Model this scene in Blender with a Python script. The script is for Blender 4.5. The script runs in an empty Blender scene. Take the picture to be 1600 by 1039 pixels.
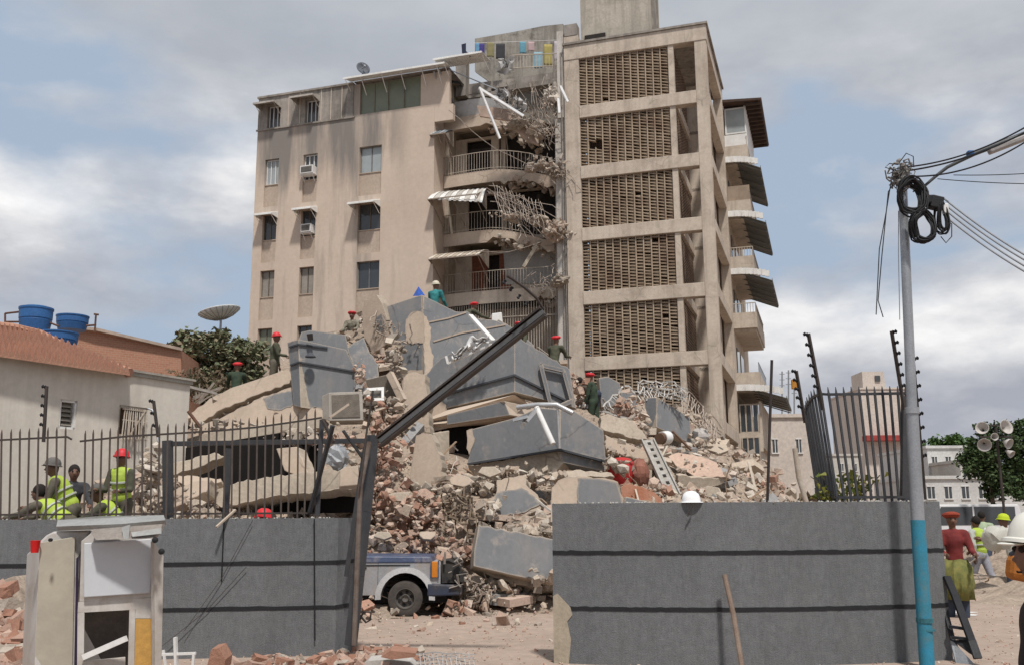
import bpy, math, random
from math import sin, cos, tan, pi, radians, sqrt, atan2
from mathutils import Vector as V, Matrix, noise as mnoise, geometry as mgeo
R = random.Random(7)
SC = bpy.context.scene
COL = SC.collection

# ------------------------------------------------------------------ camera
T, ROLL, F = 0.1881, 0.006, 1509.7
EYE = V((0, 0, 1.6))
R0, U0, FW = V((1, 0, 0)), V((0, -sin(T), cos(T))), V((0, cos(T), sin(T)))
CR = R0*cos(ROLL) - U0*sin(ROLL)
CU = R0*sin(ROLL) + U0*cos(ROLL)
cam = bpy.data.cameras.new('camera'); camo = bpy.data.objects.new('camera', cam); COL.objects.link(camo)
cam.sensor_width = 36; cam.lens = 36*F/1600; cam.clip_start = 0.1; cam.clip_end = 3000
mw = Matrix.Identity(4)
for i, ax in enumerate((CR, CU, -FW)):
    for j in range(3): mw[j][i] = ax[j]
mw.translation = EYE
camo.matrix_world = mw
SC.camera = camo

# ------------------------------------------------------------------ light
SUN = V((0.12, -0.47, 0.87)).normalized()
sl = bpy.data.lights.new('sun', 'SUN'); sl.energy = 3.1; sl.angle = radians(4); sl.color = (1, .965, .92)
so = bpy.data.objects.new('sun', sl); COL.objects.link(so)
so.rotation_euler = SUN.to_track_quat('Z', 'Y').to_euler()
so.location = SUN*60
SC.view_settings.view_transform = 'Standard'; SC.view_settings.look = 'None'
SC.view_settings.exposure = 0.37; SC.view_settings.gamma = 1
w = bpy.data.worlds.new('World'); SC.world = w; w.use_nodes = True
nt = w.node_tree; nt.nodes.clear()
def N(nt, t, **k):
    n = nt.nodes.new(t)
    for a, b in k.items():
        if a in n.inputs.keys(): n.inputs[a].default_value = b
        else: setattr(n, a, b)
    return n
def L(nt, a, b): nt.links.new(a, b)
def ramp(nt, src, stops):
    r = N(nt, 'ShaderNodeValToRGB'); L(nt, src, r.inputs[0])
    e = r.color_ramp.elements
    while len(e) < len(stops): e.new(.5)
    for x, (p, c) in zip(e, stops):
        x.position = p; x.color = (c, c, c, 1) if isinstance(c, (int, float)) else (*c, 1)
    return r.outputs[0]
def mixc(nt, fac, a, b, mode='MIX'):
    m = N(nt, 'ShaderNodeMix', data_type='RGBA', blend_type=mode)
    for s, x in ((0, fac), (6, a), (7, b)):
        if hasattr(x, 'links'): L(nt, x, m.inputs[s])
        elif s == 0: m.inputs[0].default_value = x
        else: m.inputs[s].default_value = (*x, 1) if len(x) == 3 else x
    return m.outputs[2]
sky = N(nt, 'ShaderNodeTexSky', sky_type='NISHITA', sun_disc=False, sun_elevation=math.asin(SUN.z),
        sun_rotation=atan2(SUN.x, SUN.y), air_density=1.2, dust_density=2.5, ozone_density=1.5)
tc = N(nt, 'ShaderNodeTexCoord')
mp = N(nt, 'ShaderNodeMapping'); mp.inputs['Scale'].default_value = (1, 1, 2.3); mp.inputs['Location'].default_value = (0.35, 0.2, 0.62)
L(nt, tc.outputs['Generated'], mp.inputs[0])
n1 = N(nt, 'ShaderNodeTexNoise', Scale=2.6, Detail=9.0, Roughness=.52, Distortion=.15); L(nt, mp.outputs[0], n1.inputs[0])
n2 = N(nt, 'ShaderNodeTexNoise', Scale=5.0, Detail=8.0, Roughness=.55); L(nt, mp.outputs[0], n2.inputs[0])
sx = N(nt, 'ShaderNodeSeparateXYZ'); L(nt, tc.outputs['Generated'], sx.inputs[0])
# low cumulus bank near the horizon: lower the threshold with elevation
def math_(nt, op, a, b=None, c=None, clamp=False):
    m = N(nt, 'ShaderNodeMath', operation=op, use_clamp=clamp)
    for i, x in enumerate((a, b, c)):
        if x is None: continue
        if hasattr(x, 'links'): L(nt, x, m.inputs[i])
        else: m.inputs[i].default_value = x
    return m.outputs[0]
X_, Z_ = sx.outputs[0], sx.outputs[2]
lb = math_(nt, 'MULTIPLY', ramp(nt, Z_, [(.12, 0), (.22, .7), (.29, 1), (.34, .9), (.40, .0)]), ramp(nt, math_(nt, 'ADD', X_, 1), [(.60, 1), (.92, .25), (1.05, 0)]))
rb = math_(nt, 'MULTIPLY', ramp(nt, Z_, [(.0, .5), (.10, .8), (.16, 1), (.20, .8), (.245, 0)]), ramp(nt, X_, [(.12, 0), (.24, 1)]))
lowl = math_(nt, 'MULTIPLY', ramp(nt, Z_, [(.0, .6), (.08, .5), (.16, .1), (.2, 0)]), .6)
top = ramp(nt, Z_, [(.35, 0), (.47, 1)])
dens = math_(nt, 'ADD', n1.outputs[0], math_(nt, 'MULTIPLY', lb, .26))
dens = math_(nt, 'ADD', dens, math_(nt, 'MULTIPLY', rb, .30))
dens = math_(nt, 'ADD', dens, math_(nt, 'MULTIPLY', top, .34))
dens = math_(nt, 'ADD', dens, math_(nt, 'MULTIPLY', lowl, .15))
mask = ramp(nt, dens, [(.565, 0), (.625, .6), (.70, 1)])
grad = math_(nt, 'ADD', math_(nt, 'MULTIPLY', rb, ramp(nt, Z_, [(.08, 0), (.125, .05), (.165, .75), (.21, 1)])), math_(nt, 'MULTIPLY', lb, ramp(nt, Z_, [(.20, -.0), (.27, .15), (.34, .4)])))
sh = math_(nt, 'ADD', math_(nt, 'MULTIPLY', grad, .75), math_(nt, 'MULTIPLY', math_(nt, 'SUBTRACT', n2.outputs[0], .5), 2.6))
shade = ramp(nt, math_(nt, 'ADD', sh, .3), [(0, (3.1, 3.25, 3.7)), (.4, (4.5, 4.6, 4.9)), (1, (8.2, 8.1, 8.0))])
shade2 = mixc(nt, top, shade, ramp(nt, n2.outputs[0], [(.3, (3.35, 3.6, 4.0)), (.7, (4.4, 4.6, 4.9))]))
base = mixc(nt, .93, sky.outputs[0], (3.1, 3.8, 4.8))
skc = mixc(nt, mask, base, shade2)
bg = N(nt, 'ShaderNodeBackground'); bg.inputs[1].default_value = 0.1
L(nt, skc, bg.inputs[0])
wo = N(nt, 'ShaderNodeOutputWorld'); L(nt, bg.outputs[0], wo.inputs[0])

# ------------------------------------------------------------------ pixel -> place helpers (pixels of the 1600x1039 photograph)
def ray(px, py):
    return (CR*(px-800) + CU*(519.5-py) + FW*F).normalized()
def P(px, py, Y):
    d = ray(px, py); return EYE + d*(Y/d.y)
def G(px, py, z=0.0):
    d = ray(px, py); return EYE + d*((z-EYE.z)/d.z)
def onpl(px, py, p0, n):
    d = ray(px, py); return EYE + d*((p0-EYE).dot(n)/d.dot(n))
def nrm(az, el=0):
    az, el = radians(az), radians(el)
    return V((sin(az)*cos(el), -cos(az)*cos(el), sin(el)))

# building frame
YW = -0.3111
BC = V((8.665, 39.667, 0)); BL = V((-cos(YW), -sin(YW), 0)); BD = V((-sin(YW), cos(YW), 0))
def B(a, b, z): return BC + BL*a + BD*b + V((0, 0, z))
def FB(px, py, b=0):
    p = onpl(px, py, B(0, b, 0), BD); q = p-BC
    return q.dot(BL), p.z
def SB(px, py, a=0):
    p = onpl(px, py, B(a, 0, 0), BL); q = p-BC
    return q.dot(BD), p.z

# ------------------------------------------------------------------ mesh collector
class MB:
    def __init__(s): s.v = []; s.f = []; s.m = []
    def add(s, vs, fs, mi=0):
        k = len(s.v); s.v += [V(x) for x in vs]
        for f in fs: s.f.append([i+k for i in f]); s.m.append(mi)
        return s
    def hexa(s, p, mi=0):      # 8 points: bottom 4, top 4
        return s.add(p, [(3, 2, 1, 0), (4, 5, 6, 7), (0, 1, 5, 4), (1, 2, 6, 5), (2, 3, 7, 6), (3, 0, 4, 7)], mi)
    def box(s, c, d, rot=None, mi=0):
        x, y, z = d[0]/2, d[1]/2, d[2]/2
        p = [V(q) for q in ((-x,-y,-z),(x,-y,-z),(x,y,-z),(-x,y,-z),(-x,-y,z),(x,-y,z),(x,y,z),(-x,y,z))]
        if rot is not None: p = [rot @ q for q in p]
        return s.hexa([q+V(c) for q in p], mi)
    def bb(s, a0, a1, b0, b1, z0, z1, mi=0):   # box in the building's frame
        return s.hexa([B(a1,b0,z0),B(a0,b0,z0),B(a0,b1,z0),B(a1,b1,z0),B(a1,b0,z1),B(a0,b0,z1),B(a0,b1,z1),B(a1,b1,z1)], mi)
    def bar(s, p, q, w, h=None, up=V((0,0,1)), mi=0):
        p, q = V(p), V(q); h = h or w; d = (q-p).normalized()
        x = d.cross(up)
        if x.length < 1e-4: x = V((1,0,0))
        x.normalize(); y = x.cross(d)
        x *= w/2; y *= h/2
        return s.hexa([p-x-y,p+x-y,q+x-y,q-x-y,p-x+y,p+x+y,q+x+y,q-x+y], mi)
    def tube(s, pts, r, n=6, mi=0, cap=True):
        pts = [V(p) for p in pts]; k = len(pts); rs = r if isinstance(r, (list, tuple)) else [r]*k
        vs = []; ref = None
        for i, p in enumerate(pts):
            d = (pts[min(i+1, k-1)]-pts[max(i-1, 0)])
            if d.length < 1e-7: d = V((0,0,1))
            d.normalize()
            if ref is None: ref = d.orthogonal().normalized()
            else:
                ref = ref - d*ref.dot(d)
                ref = ref.normalized() if ref.length > 1e-5 else d.orthogonal().normalized()
            e = d.cross(ref)
            vs += [p + (ref*cos(2*pi*j/n)+e*sin(2*pi*j/n))*rs[i] for j in range(n)]
        fs = [(i*n+j, i*n+(j+1)%n, (i+1)*n+(j+1)%n, (i+1)*n+j) for i in range(k-1) for j in range(n)]
        if cap: fs += [tuple(range(n-1, -1, -1)), tuple(range((k-1)*n, k*n))]
        return s.add(vs, fs, mi)
    def lathe(s, c, prof, n=20, axis=V((0,0,1)), mi=0, cap=True):
        axis = V(axis).normalized(); x = axis.orthogonal().normalized(); y = axis.cross(x); c = V(c)
        vs = [c + axis*h + (x*cos(2*pi*j/n)+y*sin(2*pi*j/n))*r for r, h in prof for j in range(n)]
        k = len(prof)
        fs = [(i*n+j, i*n+(j+1)%n, (i+1)*n+(j+1)%n, (i+1)*n+j) for i in range(k-1) for j in range(n)]
        if cap: fs += [tuple(range(n-1, -1, -1)), tuple(range((k-1)*n, k*n))]
        return s.add(vs, fs, mi)
    def ball(s, c, r, n=8, mi=0, sq=(1,1,1), rot=None):
        vs = []; fs = []
        for i in range(n+1):
            t = pi*i/n
            for j in range(2*n):
                p = V((sin(t)*cos(pi*j/n)*r*sq[0], sin(t)*sin(pi*j/n)*r*sq[1], cos(t)*r*sq[2]))
                vs.append((rot @ p if rot is not None else p)+V(c))
        for i in range(n):
            for j in range(2*n):
                fs.append((i*2*n+j, (i+1)*2*n+j, (i+1)*2*n+(j+1)%(2*n), i*2*n+(j+1)%(2*n)))
        return s.add(vs, fs, mi)
    def prism(s, pts, vec, mi=0, mis=None):      # front polygon pts, back = pts+vec
        k = len(pts); pts = [V(p) for p in pts]; vec = V(vec)
        tr = mgeo.tessellate_polygon([pts])
        n = mgeo.normal(pts)
        fl = n.dot(vec) > 0
        fr = [tuple(t) for t in tr]; out = []
        for t in fr:
            tn = (pts[t[1]]-pts[t[0]]).cross(pts[t[2]]-pts[t[0]])
            if tn.dot(vec) > 0: t = t[::-1]
            out.append(t)
        bk = [tuple(i+k for i in t[::-1]) for t in out]
        sd = [((i, (i+1) % k, (i+1) % k+k, i+k) if fl else ((i+1) % k, i, i+k, (i+1) % k+k)) for i in range(k)]
        s.add(pts+[p+vec for p in pts], out, mi)
        base = len(s.v)-2*k
        for f in bk+sd: s.f.append([i+base for i in f]); s.m.append(mi if mis is None else mis)
        return s
    def grid(s, g, mi=0):
        n, k = len(g), len(g[0])
        return s.add([p for row in g for p in row], [(i*k+j, i*k+j+1, (i+1)*k+j+1, (i+1)*k+j) for i in range(n-1) for j in range(k-1)], mi)
    def chunk(s, c, r, rng, sq=(1, 1, 1), mi=0):
        c = V(c)
        if rng.random() < .55:
            p = [V((x*sq[0], y*sq[1], z*sq[2]))*r*rng.uniform(.6, 1.1) + V((rng.uniform(-.15,.15), rng.uniform(-.15,.15), rng.uniform(-.15,.15)))*r
                 for x, y, z in ((-1,-1,-1),(1,-1,-1),(1,1,-1),(-1,1,-1),(-1,-1,1),(1,-1,1),(1,1,1),(-1,1,1))]
            rot = Matrix.Rotation(rng.uniform(0, 6.3), 3, V((rng.uniform(-1,1), rng.uniform(-1,1), rng.uniform(-1,1))).normalized())
            return s.hexa([rot @ (q*.75)+c for q in p], mi)
        g = (1+5**.5)/2
        p = [V(q).normalized() for q in ((-1,g,0),(1,g,0),(-1,-g,0),(1,-g,0),(0,-1,g),(0,1,g),(0,-1,-g),(0,1,-g),(g,0,-1),(g,0,1),(-g,0,-1),(-g,0,1))]
        rot = Matrix.Rotation(rng.uniform(0, 6.3), 3, V((rng.uniform(-1,1), rng.uniform(-1,1), rng.uniform(-1,1))).normalized())
        p = [rot @ V((q.x*sq[0], q.y*sq[1], q.z*sq[2]))*r*rng.uniform(.65, 1.15)+c for q in p]
        return s.add(p, ((0,11,5),(0,5,1),(0,1,7),(0,7,10),(0,10,11),(1,5,9),(5,11,4),(11,10,2),(10,7,6),(7,1,8),(3,9,4),(3,4,2),(3,2,6),(3,6,8),(3,8,9),(4,9,5),(2,4,11),(6,2,10),(8,6,7),(9,8,1)), mi)
ORG = {}
def build(mb, name, mats, parent=None, smooth=False, bevel=0, loc=None, ang=40, solid=0):
    if not isinstance(mats, (list, tuple)): mats = [mats]
    if parent is not None: o0 = ORG[parent.name]
    elif loc is not None: o0 = V(loc)
    else:
        xs = [p.x for p in mb.v]; ys = [p.y for p in mb.v]; zs = [p.z for p in mb.v]
        o0 = V(((min(xs)+max(xs))/2, (min(ys)+max(ys))/2, min(zs)))
    me = bpy.data.meshes.new(name)
    me.from_pydata([p-o0 for p in mb.v], [], mb.f)
    for m in mats: me.materials.append(m)
    if len(mats) > 1: me.polygons.foreach_set('material_index', mb.m)
    o = bpy.data.objects.new(name, me); COL.objects.link(o)
    if smooth:
        me.shade_smooth()
        if ang:
            try: me.set_sharp_from_angle(angle=radians(ang))
            except Exception: pass
    if parent is None: o.location = o0
    else: o.parent = parent
    ORG[o.name] = o0
    if solid:
        so_ = o.modifiers.new('solid', 'SOLIDIFY'); so_.thickness = solid; so_.offset = 0
    if bevel:
        b = o.modifiers.new('bevel', 'BEVEL'); b.width = bevel; b.segments = 2; b.limit_method = 'ANGLE'; b.angle_limit = radians(35)
    return o
def thing(name, label, cat, loc, group=None):
    o = bpy.data.objects.new(name, None); COL.objects.link(o); o.location = V(loc); o.empty_display_size = .3
    ORG[o.name] = V(loc); tag(o, label, cat, group); return o
def tag(o, label, cat, group=None):
    o['label'] = label; o['category'] = cat; o['kind'] = 'thing'
    if group: o['group'] = group
    return o
def struct(o): o['kind'] = 'structure'; return o
def stuff(o, label=None, cat=None):
    o['kind'] = 'stuff'
    if label: o['label'] = label; o['category'] = cat
    return o
def copytree(o, parent=None):
    c = o.copy(); COL.objects.link(c); c.parent = parent
    ORG[c.name] = ORG[o.name]
    for ch in list(o.children): copytree(ch, c)
    return c

# ------------------------------------------------------------------ materials
MATS = {}
def mat(name, c1, c2=None, scale=3.0, rough=.85, bump=.15, bscale=None, streak=None, grime=None, metal=0, fine=.12, island=None, spec=.3, extra=None):
    if name in MATS: return MATS[name]
    m = bpy.data.materials.new(name); m.use_nodes = True; t = m.node_tree; t.nodes.clear()
    out = N(t, 'ShaderNodeOutputMaterial'); b = N(t, 'ShaderNodeBsdfPrincipled')
    L(t, b.outputs[0], out.inputs[0])
    b.inputs['Roughness'].default_value = rough; b.inputs['Metallic'].default_value = metal
    b.inputs['Specular IOR Level'].default_value = spec
    tcn = N(t, 'ShaderNodeTexCoord'); co = tcn.outputs['Object']
    c2 = c2 or tuple(x*.75 for x in c1)
    na = N(t, 'ShaderNodeTexNoise', Scale=scale, Detail=6.0, Roughness=.6); L(t, co, na.inputs[0])
    col = mixc(t, ramp(t, na.outputs[0], [(.35, 0), (.65, 1)]), c1, c2)
    nf = N(t, 'ShaderNodeTexNoise', Scale=scale*14, Detail=3.0, Roughness=.7); L(t, co, nf.inputs[0])
    f = ramp(t, nf.outputs[0], [(.3, 1-fine*1.6), (.7, 1+fine*.6)])
    col = mixc(t, 1.0, col, f, 'MULTIPLY')
    if streak:      # rain streaks: colour, amount
        ms = N(t, 'ShaderNodeMapping'); ms.inputs['Scale'].default_value = (2.2, 2.2, .16); L(t, co, ms.inputs[0])
        ns = N(t, 'ShaderNodeTexNoise', Scale=1.3, Detail=7.0, Roughness=.65); L(t, ms.outputs[0], ns.inputs[0])
        col = mixc(t, math_(t, 'MULTIPLY', ramp(t, ns.outputs[0], [(.48, 0), (.72, 1)]), streak[1]), col, streak[0])
    if grime:       # soft soot / dirt blotches
        ng = N(t, 'ShaderNodeTexNoise', Scale=grime[2], Detail=9.0, Roughness=.7, Distortion=.4); L(t, co, ng.inputs[0])
        col = mixc(t, math_(t, 'MULTIPLY', ramp(t, ng.outputs[0], [(.50, 0), (.66, 1)]), grime[1]), col, grime[0])
    if island:
        ge = N(t, 'ShaderNodeNewGeometry')
        k = len(island); r = ramp(t, ge.outputs['Random Per Island'], [(i/k, c) for i, c in enumerate(island)])
        r.node.color_ramp.interpolation = 'CONSTANT'
        col = mixc(t, .8, col, r); col = mixc(t, 1.0, col, f, 'MULTIPLY')
    if extra: col = extra(t, co, col)
    L(t, col, b.inputs['Base Color'])
    if bump:
        bs = bscale or scale*9
        nb = N(t, 'ShaderNodeTexNoise', Scale=bs, Detail=5.0, Roughness=.65); L(t, co, nb.inputs[0])
        bn = N(t, 'ShaderNodeBump', Strength=bump, Distance=.03); L(t, nb.outputs[0], bn.inputs['Height'])
        L(t, bn.outputs[0], b.inputs['Normal'])
    MATS[name] = m; return m
def glass(name, c, rough=.12):
    m = mat(name, c, tuple(x*.8 for x in c), 1.5, rough, 0, fine=.03, spec=.6); return m

def wear(rad, edgecol, cracks=.5, dust=(.44, .36, .285)):
    def f(t, co, col):
        # chipped edges: bevelled normal against the true one
        bv = N(t, 'ShaderNodeBevel', Radius=rad); bv.samples = 3; ge = N(t, 'ShaderNodeNewGeometry')
        dt = N(t, 'ShaderNodeVectorMath', operation='DOT_PRODUCT'); L(t, bv.outputs[0], dt.inputs[0]); L(t, ge.outputs['Normal'], dt.inputs[1])
        n = N(t, 'ShaderNodeTexNoise', Scale=4.5, Detail=6.0, Roughness=.7); L(t, co, n.inputs[0])
        e = math_(t, 'MULTIPLY', math_(t, 'SUBTRACT', 1.0, dt.outputs['Value']), 6.0)
        k = ramp(t, math_(t, 'ADD', math_(t, 'MULTIPLY', e, .55), math_(t, 'SUBTRACT', n.outputs[0], .5)), [(.16, 0), (.30, 1)])
        col = mixc(t, k, col, edgecol)
        # fine cracks
        wv = N(t, 'ShaderNodeTexNoise', Scale=1.7, Detail=5.0); L(t, co, wv.inputs[0])
        wc = mixc(t, .22, co, wv.outputs[1])
        vo = N(t, 'ShaderNodeTexVoronoi', feature='DISTANCE_TO_EDGE', Scale=.8); L(t, wc, vo.inputs[0])
        nm = N(t, 'ShaderNodeTexNoise', Scale=.9, Detail=3.0); L(t, co, nm.inputs[0])
        c = math_(t, 'MULTIPLY', ramp(t, vo.outputs[0], [(.0, 1), (.012, 0)]), ramp(t, nm.outputs[0], [(.48, 0), (.56, cracks)]))
        col = mixc(t, c, col, (.06, .05, .045))
        # settled dust: thicker on faces that look up
        sp = N(t, 'ShaderNodeSeparateXYZ'); L(t, ge.outputs['Normal'], sp.inputs[0])
        nd = N(t, 'ShaderNodeTexNoise', Scale=2.4, Detail=8.0, Roughness=.7); L(t, co, nd.inputs[0])
        d = ramp(t, math_(t, 'ADD', math_(t, 'MULTIPLY', sp.outputs[2], .38), nd.outputs[0]), [(.60, 0), (.86, .75)])
        return mixc(t, d, col, dust)
    return f
def topstain(t, co, col):
    sp = N(t, 'ShaderNodeSeparateXYZ'); L(t, co, sp.inputs[0])
    ms = N(t, 'ShaderNodeMapping'); ms.inputs['Scale'].default_value = (1.0, 1.0, .11); L(t, co, ms.inputs[0])
    ns = N(t, 'ShaderNodeTexNoise', Scale=.85, Detail=8.0, Roughness=.62); L(t, ms.outputs[0], ns.inputs[0])
    g = ramp(t, math_(t, 'MULTIPLY', sp.outputs[2], 1/24.0), [(.50, -.22), (.72, .03), (.80, .2)])
    k = ramp(t, math_(t, 'ADD', ns.outputs[0], g), [(.50, 0), (.74, .85)])
    xr = math_(t, 'MULTIPLY_ADD', sp.outputs[0], -.7, -3.6, clamp=True)
    k = math_(t, 'MULTIPLY', k, xr)
    col = mixc(t, k, col, (.15, .14, .13))
    # fresher pink-beige paint to the right of the wing
    return col
def grain(t, co, col):
    ms = N(t, 'ShaderNodeMapping'); ms.inputs['Scale'].default_value = (60, 60, 9); L(t, co, ms.inputs[0])
    ns = N(t, 'ShaderNodeTexNoise', Scale=1.0, Detail=4.0, Roughness=.7); L(t, ms.outputs[0], ns.inputs[0])
    return mixc(t, 1.0, col, ramp(t, ns.outputs[0], [(.3, .82), (.7, 1.08)]), 'MULTIPLY')
BEIGE = mat('beige_plaster', (.54, .44, .355), (.50, .40, .32), .35, .9, .12, 14, streak=((.44, .35, .28), .10), grime=((.45, .36, .285), .25, .5), fine=.05, extra=topstain)
BEIGE2 = mat('pale_concrete_frame', (.54, .46, .375), (.47, .395, .32), .6, .9, .15, 14, streak=((.22, .175, .14), .55), grime=((.25, .2, .155), .55, .9), fine=.08, extra=wear(.04, (.40, .34, .28), .35))
WEATHERED = mat('weathered_concrete', (.36, .32, .28), (.22, .195, .17), .9, .92, .2, 12, streak=((.08, .07, .06), .8), grime=((.12, .11, .09), .5, .8), fine=.1)
GREYP = mat('grey_paint', (.18, .186, .194), (.158, .163, .171), .7, .75, .06, 16, streak=((.27, .245, .22), .30), grime=((.27, .24, .21), .45, .9), fine=.07, extra=wear(.05, (.42, .35, .28)))
GREYD = mat('dark_grey_shade_and_stub', (.07, .075, .085), None, 2, .8, .05)  # dark grey put in for shadow lines at ledges, also colours the lamp stub
CONC = mat('bare_concrete', (.46, .39, .31), (.34, .285, .225), 1.3, .95, .3, 9, grime=((.22, .18, .14), .45, 1.7), fine=.13, extra=wear(.04, (.50, .43, .35)))
PLAST = mat('exposed_plaster', (.52, .42, .33), (.45, .36, .28), .9, .95, .15, 12, grime=((.36, .28, .215), .4, 1.5), fine=.08, extra=wear(.05, (.38, .31, .25)))
BRICKC = [(.38, .22, .16), (.46, .33, .26), (.31, .18, .13), (.52, .41, .33), (.44, .34, .27), (.53, .46, .39), (.38, .28, .22), (.48, .40, .32)]
CONCC = [(.42, .35, .28), (.50, .43, .35), (.33, .27, .22), (.46, .37, .29), (.27, .23, .19), (.55, .49, .42), (.40, .30, .23)]
BRK = mat('brick_rubble', (.46, .27, .19), (.38, .21, .15), 2.5, .95, .35, 14, island=BRICKC, fine=.16)
RUB = mat('concrete_rubble', (.44, .37, .30), (.33, .27, .215), 2.5, .95, .35, 14, island=CONCC, fine=.16)
DIRT = mat('debris_dirt', (.40, .32, .25), (.29, .225, .175), 1.2, 1, .6, 7, grime=((.12, .09, .07), .6, 2.2), fine=.25)
WALLG = mat('rough_grey_render', (.158, .162, .166), (.14, .144, .148), 1.0, .9, .35, 70, streak=((.09, .09, .09), .35), grime=((.18, .18, .178), .35, .8), fine=.10, extra=grain)
BLACK = mat('black_band', (.018, .018, .02), None, 4, .7, .2)
IRON = mat('dark_iron', (.045, .038, .036), (.065, .05, .042), 6, .6, .1, metal=.2)
IRONG = mat('grey_iron', (.05, .052, .058), (.07, .068, .07), 5, .5, .1, metal=.3)
RUST = mat('rusty_steel', (.16, .075, .045), (.09, .05, .035), 8, .85, .2)
REBAR = mat('bent_steel', (.38, .33, .28), (.24, .18, .14), 9, .6, .1, metal=.2)
WHITE = mat('white_paint', (.70, .69, .67), (.60, .58, .55), 2, .6, .05, fine=.05)
ALU = mat('aluminium', (.60, .60, .60), (.48, .47, .46), 5, .35, .05, metal=.6)
GALV = mat('galvanised_steel', (.36, .37, .385), (.29, .30, .315), 4, .42, .06, metal=.5)
CREAMSHEET = mat('awning_sheet', (.62, .56, .48), (.52, .46, .38), 2, .6, .05, fine=.05, streak=((.3, .25, .2), .4))
WSHEET = mat('white_awning_sheet', (.78, .77, .74), (.68, .66, .62), 2, .5, .05, streak=((.4, .36, .32), .4))
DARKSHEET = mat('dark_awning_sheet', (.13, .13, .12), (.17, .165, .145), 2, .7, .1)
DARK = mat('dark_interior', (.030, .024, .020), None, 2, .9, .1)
BRN = mat('brown_interior', (.16, .105, .075), (.09, .06, .045), 1.2, .95, .2)
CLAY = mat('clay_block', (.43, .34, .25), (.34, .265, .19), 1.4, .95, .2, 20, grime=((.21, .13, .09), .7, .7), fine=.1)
GLASS = glass('dark_window_glass', (.05, .055, .06))
GLASSL = glass('pale_window_glass', (.34, .37, .37), .3)
GLASSG = glass('green_window_glass', (.15, .165, .11), .35)
CURT = mat('curtain', (.30, .27, .235), (.22, .2, .175), 2, .9, .1)
GROUND = mat('dusty_ground', (.375, .29, .235), (.325, .25, .20), .35, 1, .3, 9, grime=((.27, .205, .165), .5, .6), fine=.12)
# ------------------------------------------------------------------ ground
mb = MB(); n = 60
for i in range(n):
    for j in range(n): pass
mb.add([(-800, -30, 0), (900, -30, 0), (900, 2200, 0), (-800, 2200, 0)], [(0, 1, 2, 3)])
struct(build(mb, 'ground', GROUND, None, loc=(0, 0, 0)))
# ================================================================== the damaged apartment block
AB = thing('apartment_block', 'damaged beige apartment block of eight storeys with its middle balconies torn open', 'apartment block', B(10, 4, 0))
ZW = [10.7+2.9*k for k in range(5)]            # window tops, 10.7 .. 22.3
ROOFZ = 22.9
def holes_wall(mb, a0, a1, z0, z1, b0, b1, holes, mi=0):
    zs = sorted({z0, z1, *[h[2] for h in holes], *[h[3] for h in holes]})
    for i in range(len(zs)-1):
        lo, hi = zs[i], zs[i+1]
        if hi <= z0 or lo >= z1: continue
        hs = sorted([h for h in holes if h[2] <= lo+1e-6 and h[3] >= hi-1e-6])
        x = a0
        for h in hs:
            if h[0] > x+1e-6: mb.bb(x, h[0], b0, b1, lo, hi, mi)
            x = h[1]
        if x < a1-1e-6: mb.bb(x, a1, b0, b1, lo, hi, mi)
COLS = [(21.38, 22.18), (19.2, 20.0), (15.7, 16.9)]
holes = []
wins = []
for ci, (x0, x1) in enumerate(COLS):
    for k, zt in enumerate(ZW):
        zb = zt-1.32
        if k == 4:
            if ci == 2: continue
            holes.append((x0+.02, x1-.02, zb+.03, zt)); wins.append((x0+.02, x1-.02, zb+.03, zt, ci, k)); continue
        holes.append((x0, x1, zb-1.18, zt)); wins.append((x0, x1, zb, zt, ci, k))
    holes.append((x0, x1, 6.4, 7.8)); wins.append((x0, x1, 6.6, 7.8, ci, -1))
w1 = MB(); holes_wall(w1, 12.95, 22.7, 0, 21.0, 0, .32, [h for h in holes if h[3] < 21.1])
w1.bb(12.95, 13.15, .32, 8, 0, 20.9); w1.bb(22.5, 22.7, .32, 9, 0, 22.7)
build(w1, 'wing_wall', BEIGE, AB)
w1 = MB()
holes_wall(w1, 17.3, 22.7, 21.06, ROOFZ-.15, -.02, .3, [h for h in holes if h[3] > 21.1])
build(w1, 'top_storey_wall', WEATHERED, AB)
w1 = MB(); w1.bb(17.3, 22.75, -.1, .36, ROOFZ-.15, ROOFZ-.05); w1.bb(17.2, 22.76, -.07, .0, 20.98, 21.06)
w1.bb(12.2, 17.3, .0, 9, ROOFZ-.02, ROOFZ+.0)
w1.bb(17.25, 22.7, .36, 9, ROOFZ-.25, ROOFZ-.15)
build(w1, 'roof_edge', WEATHERED, AB)
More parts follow.
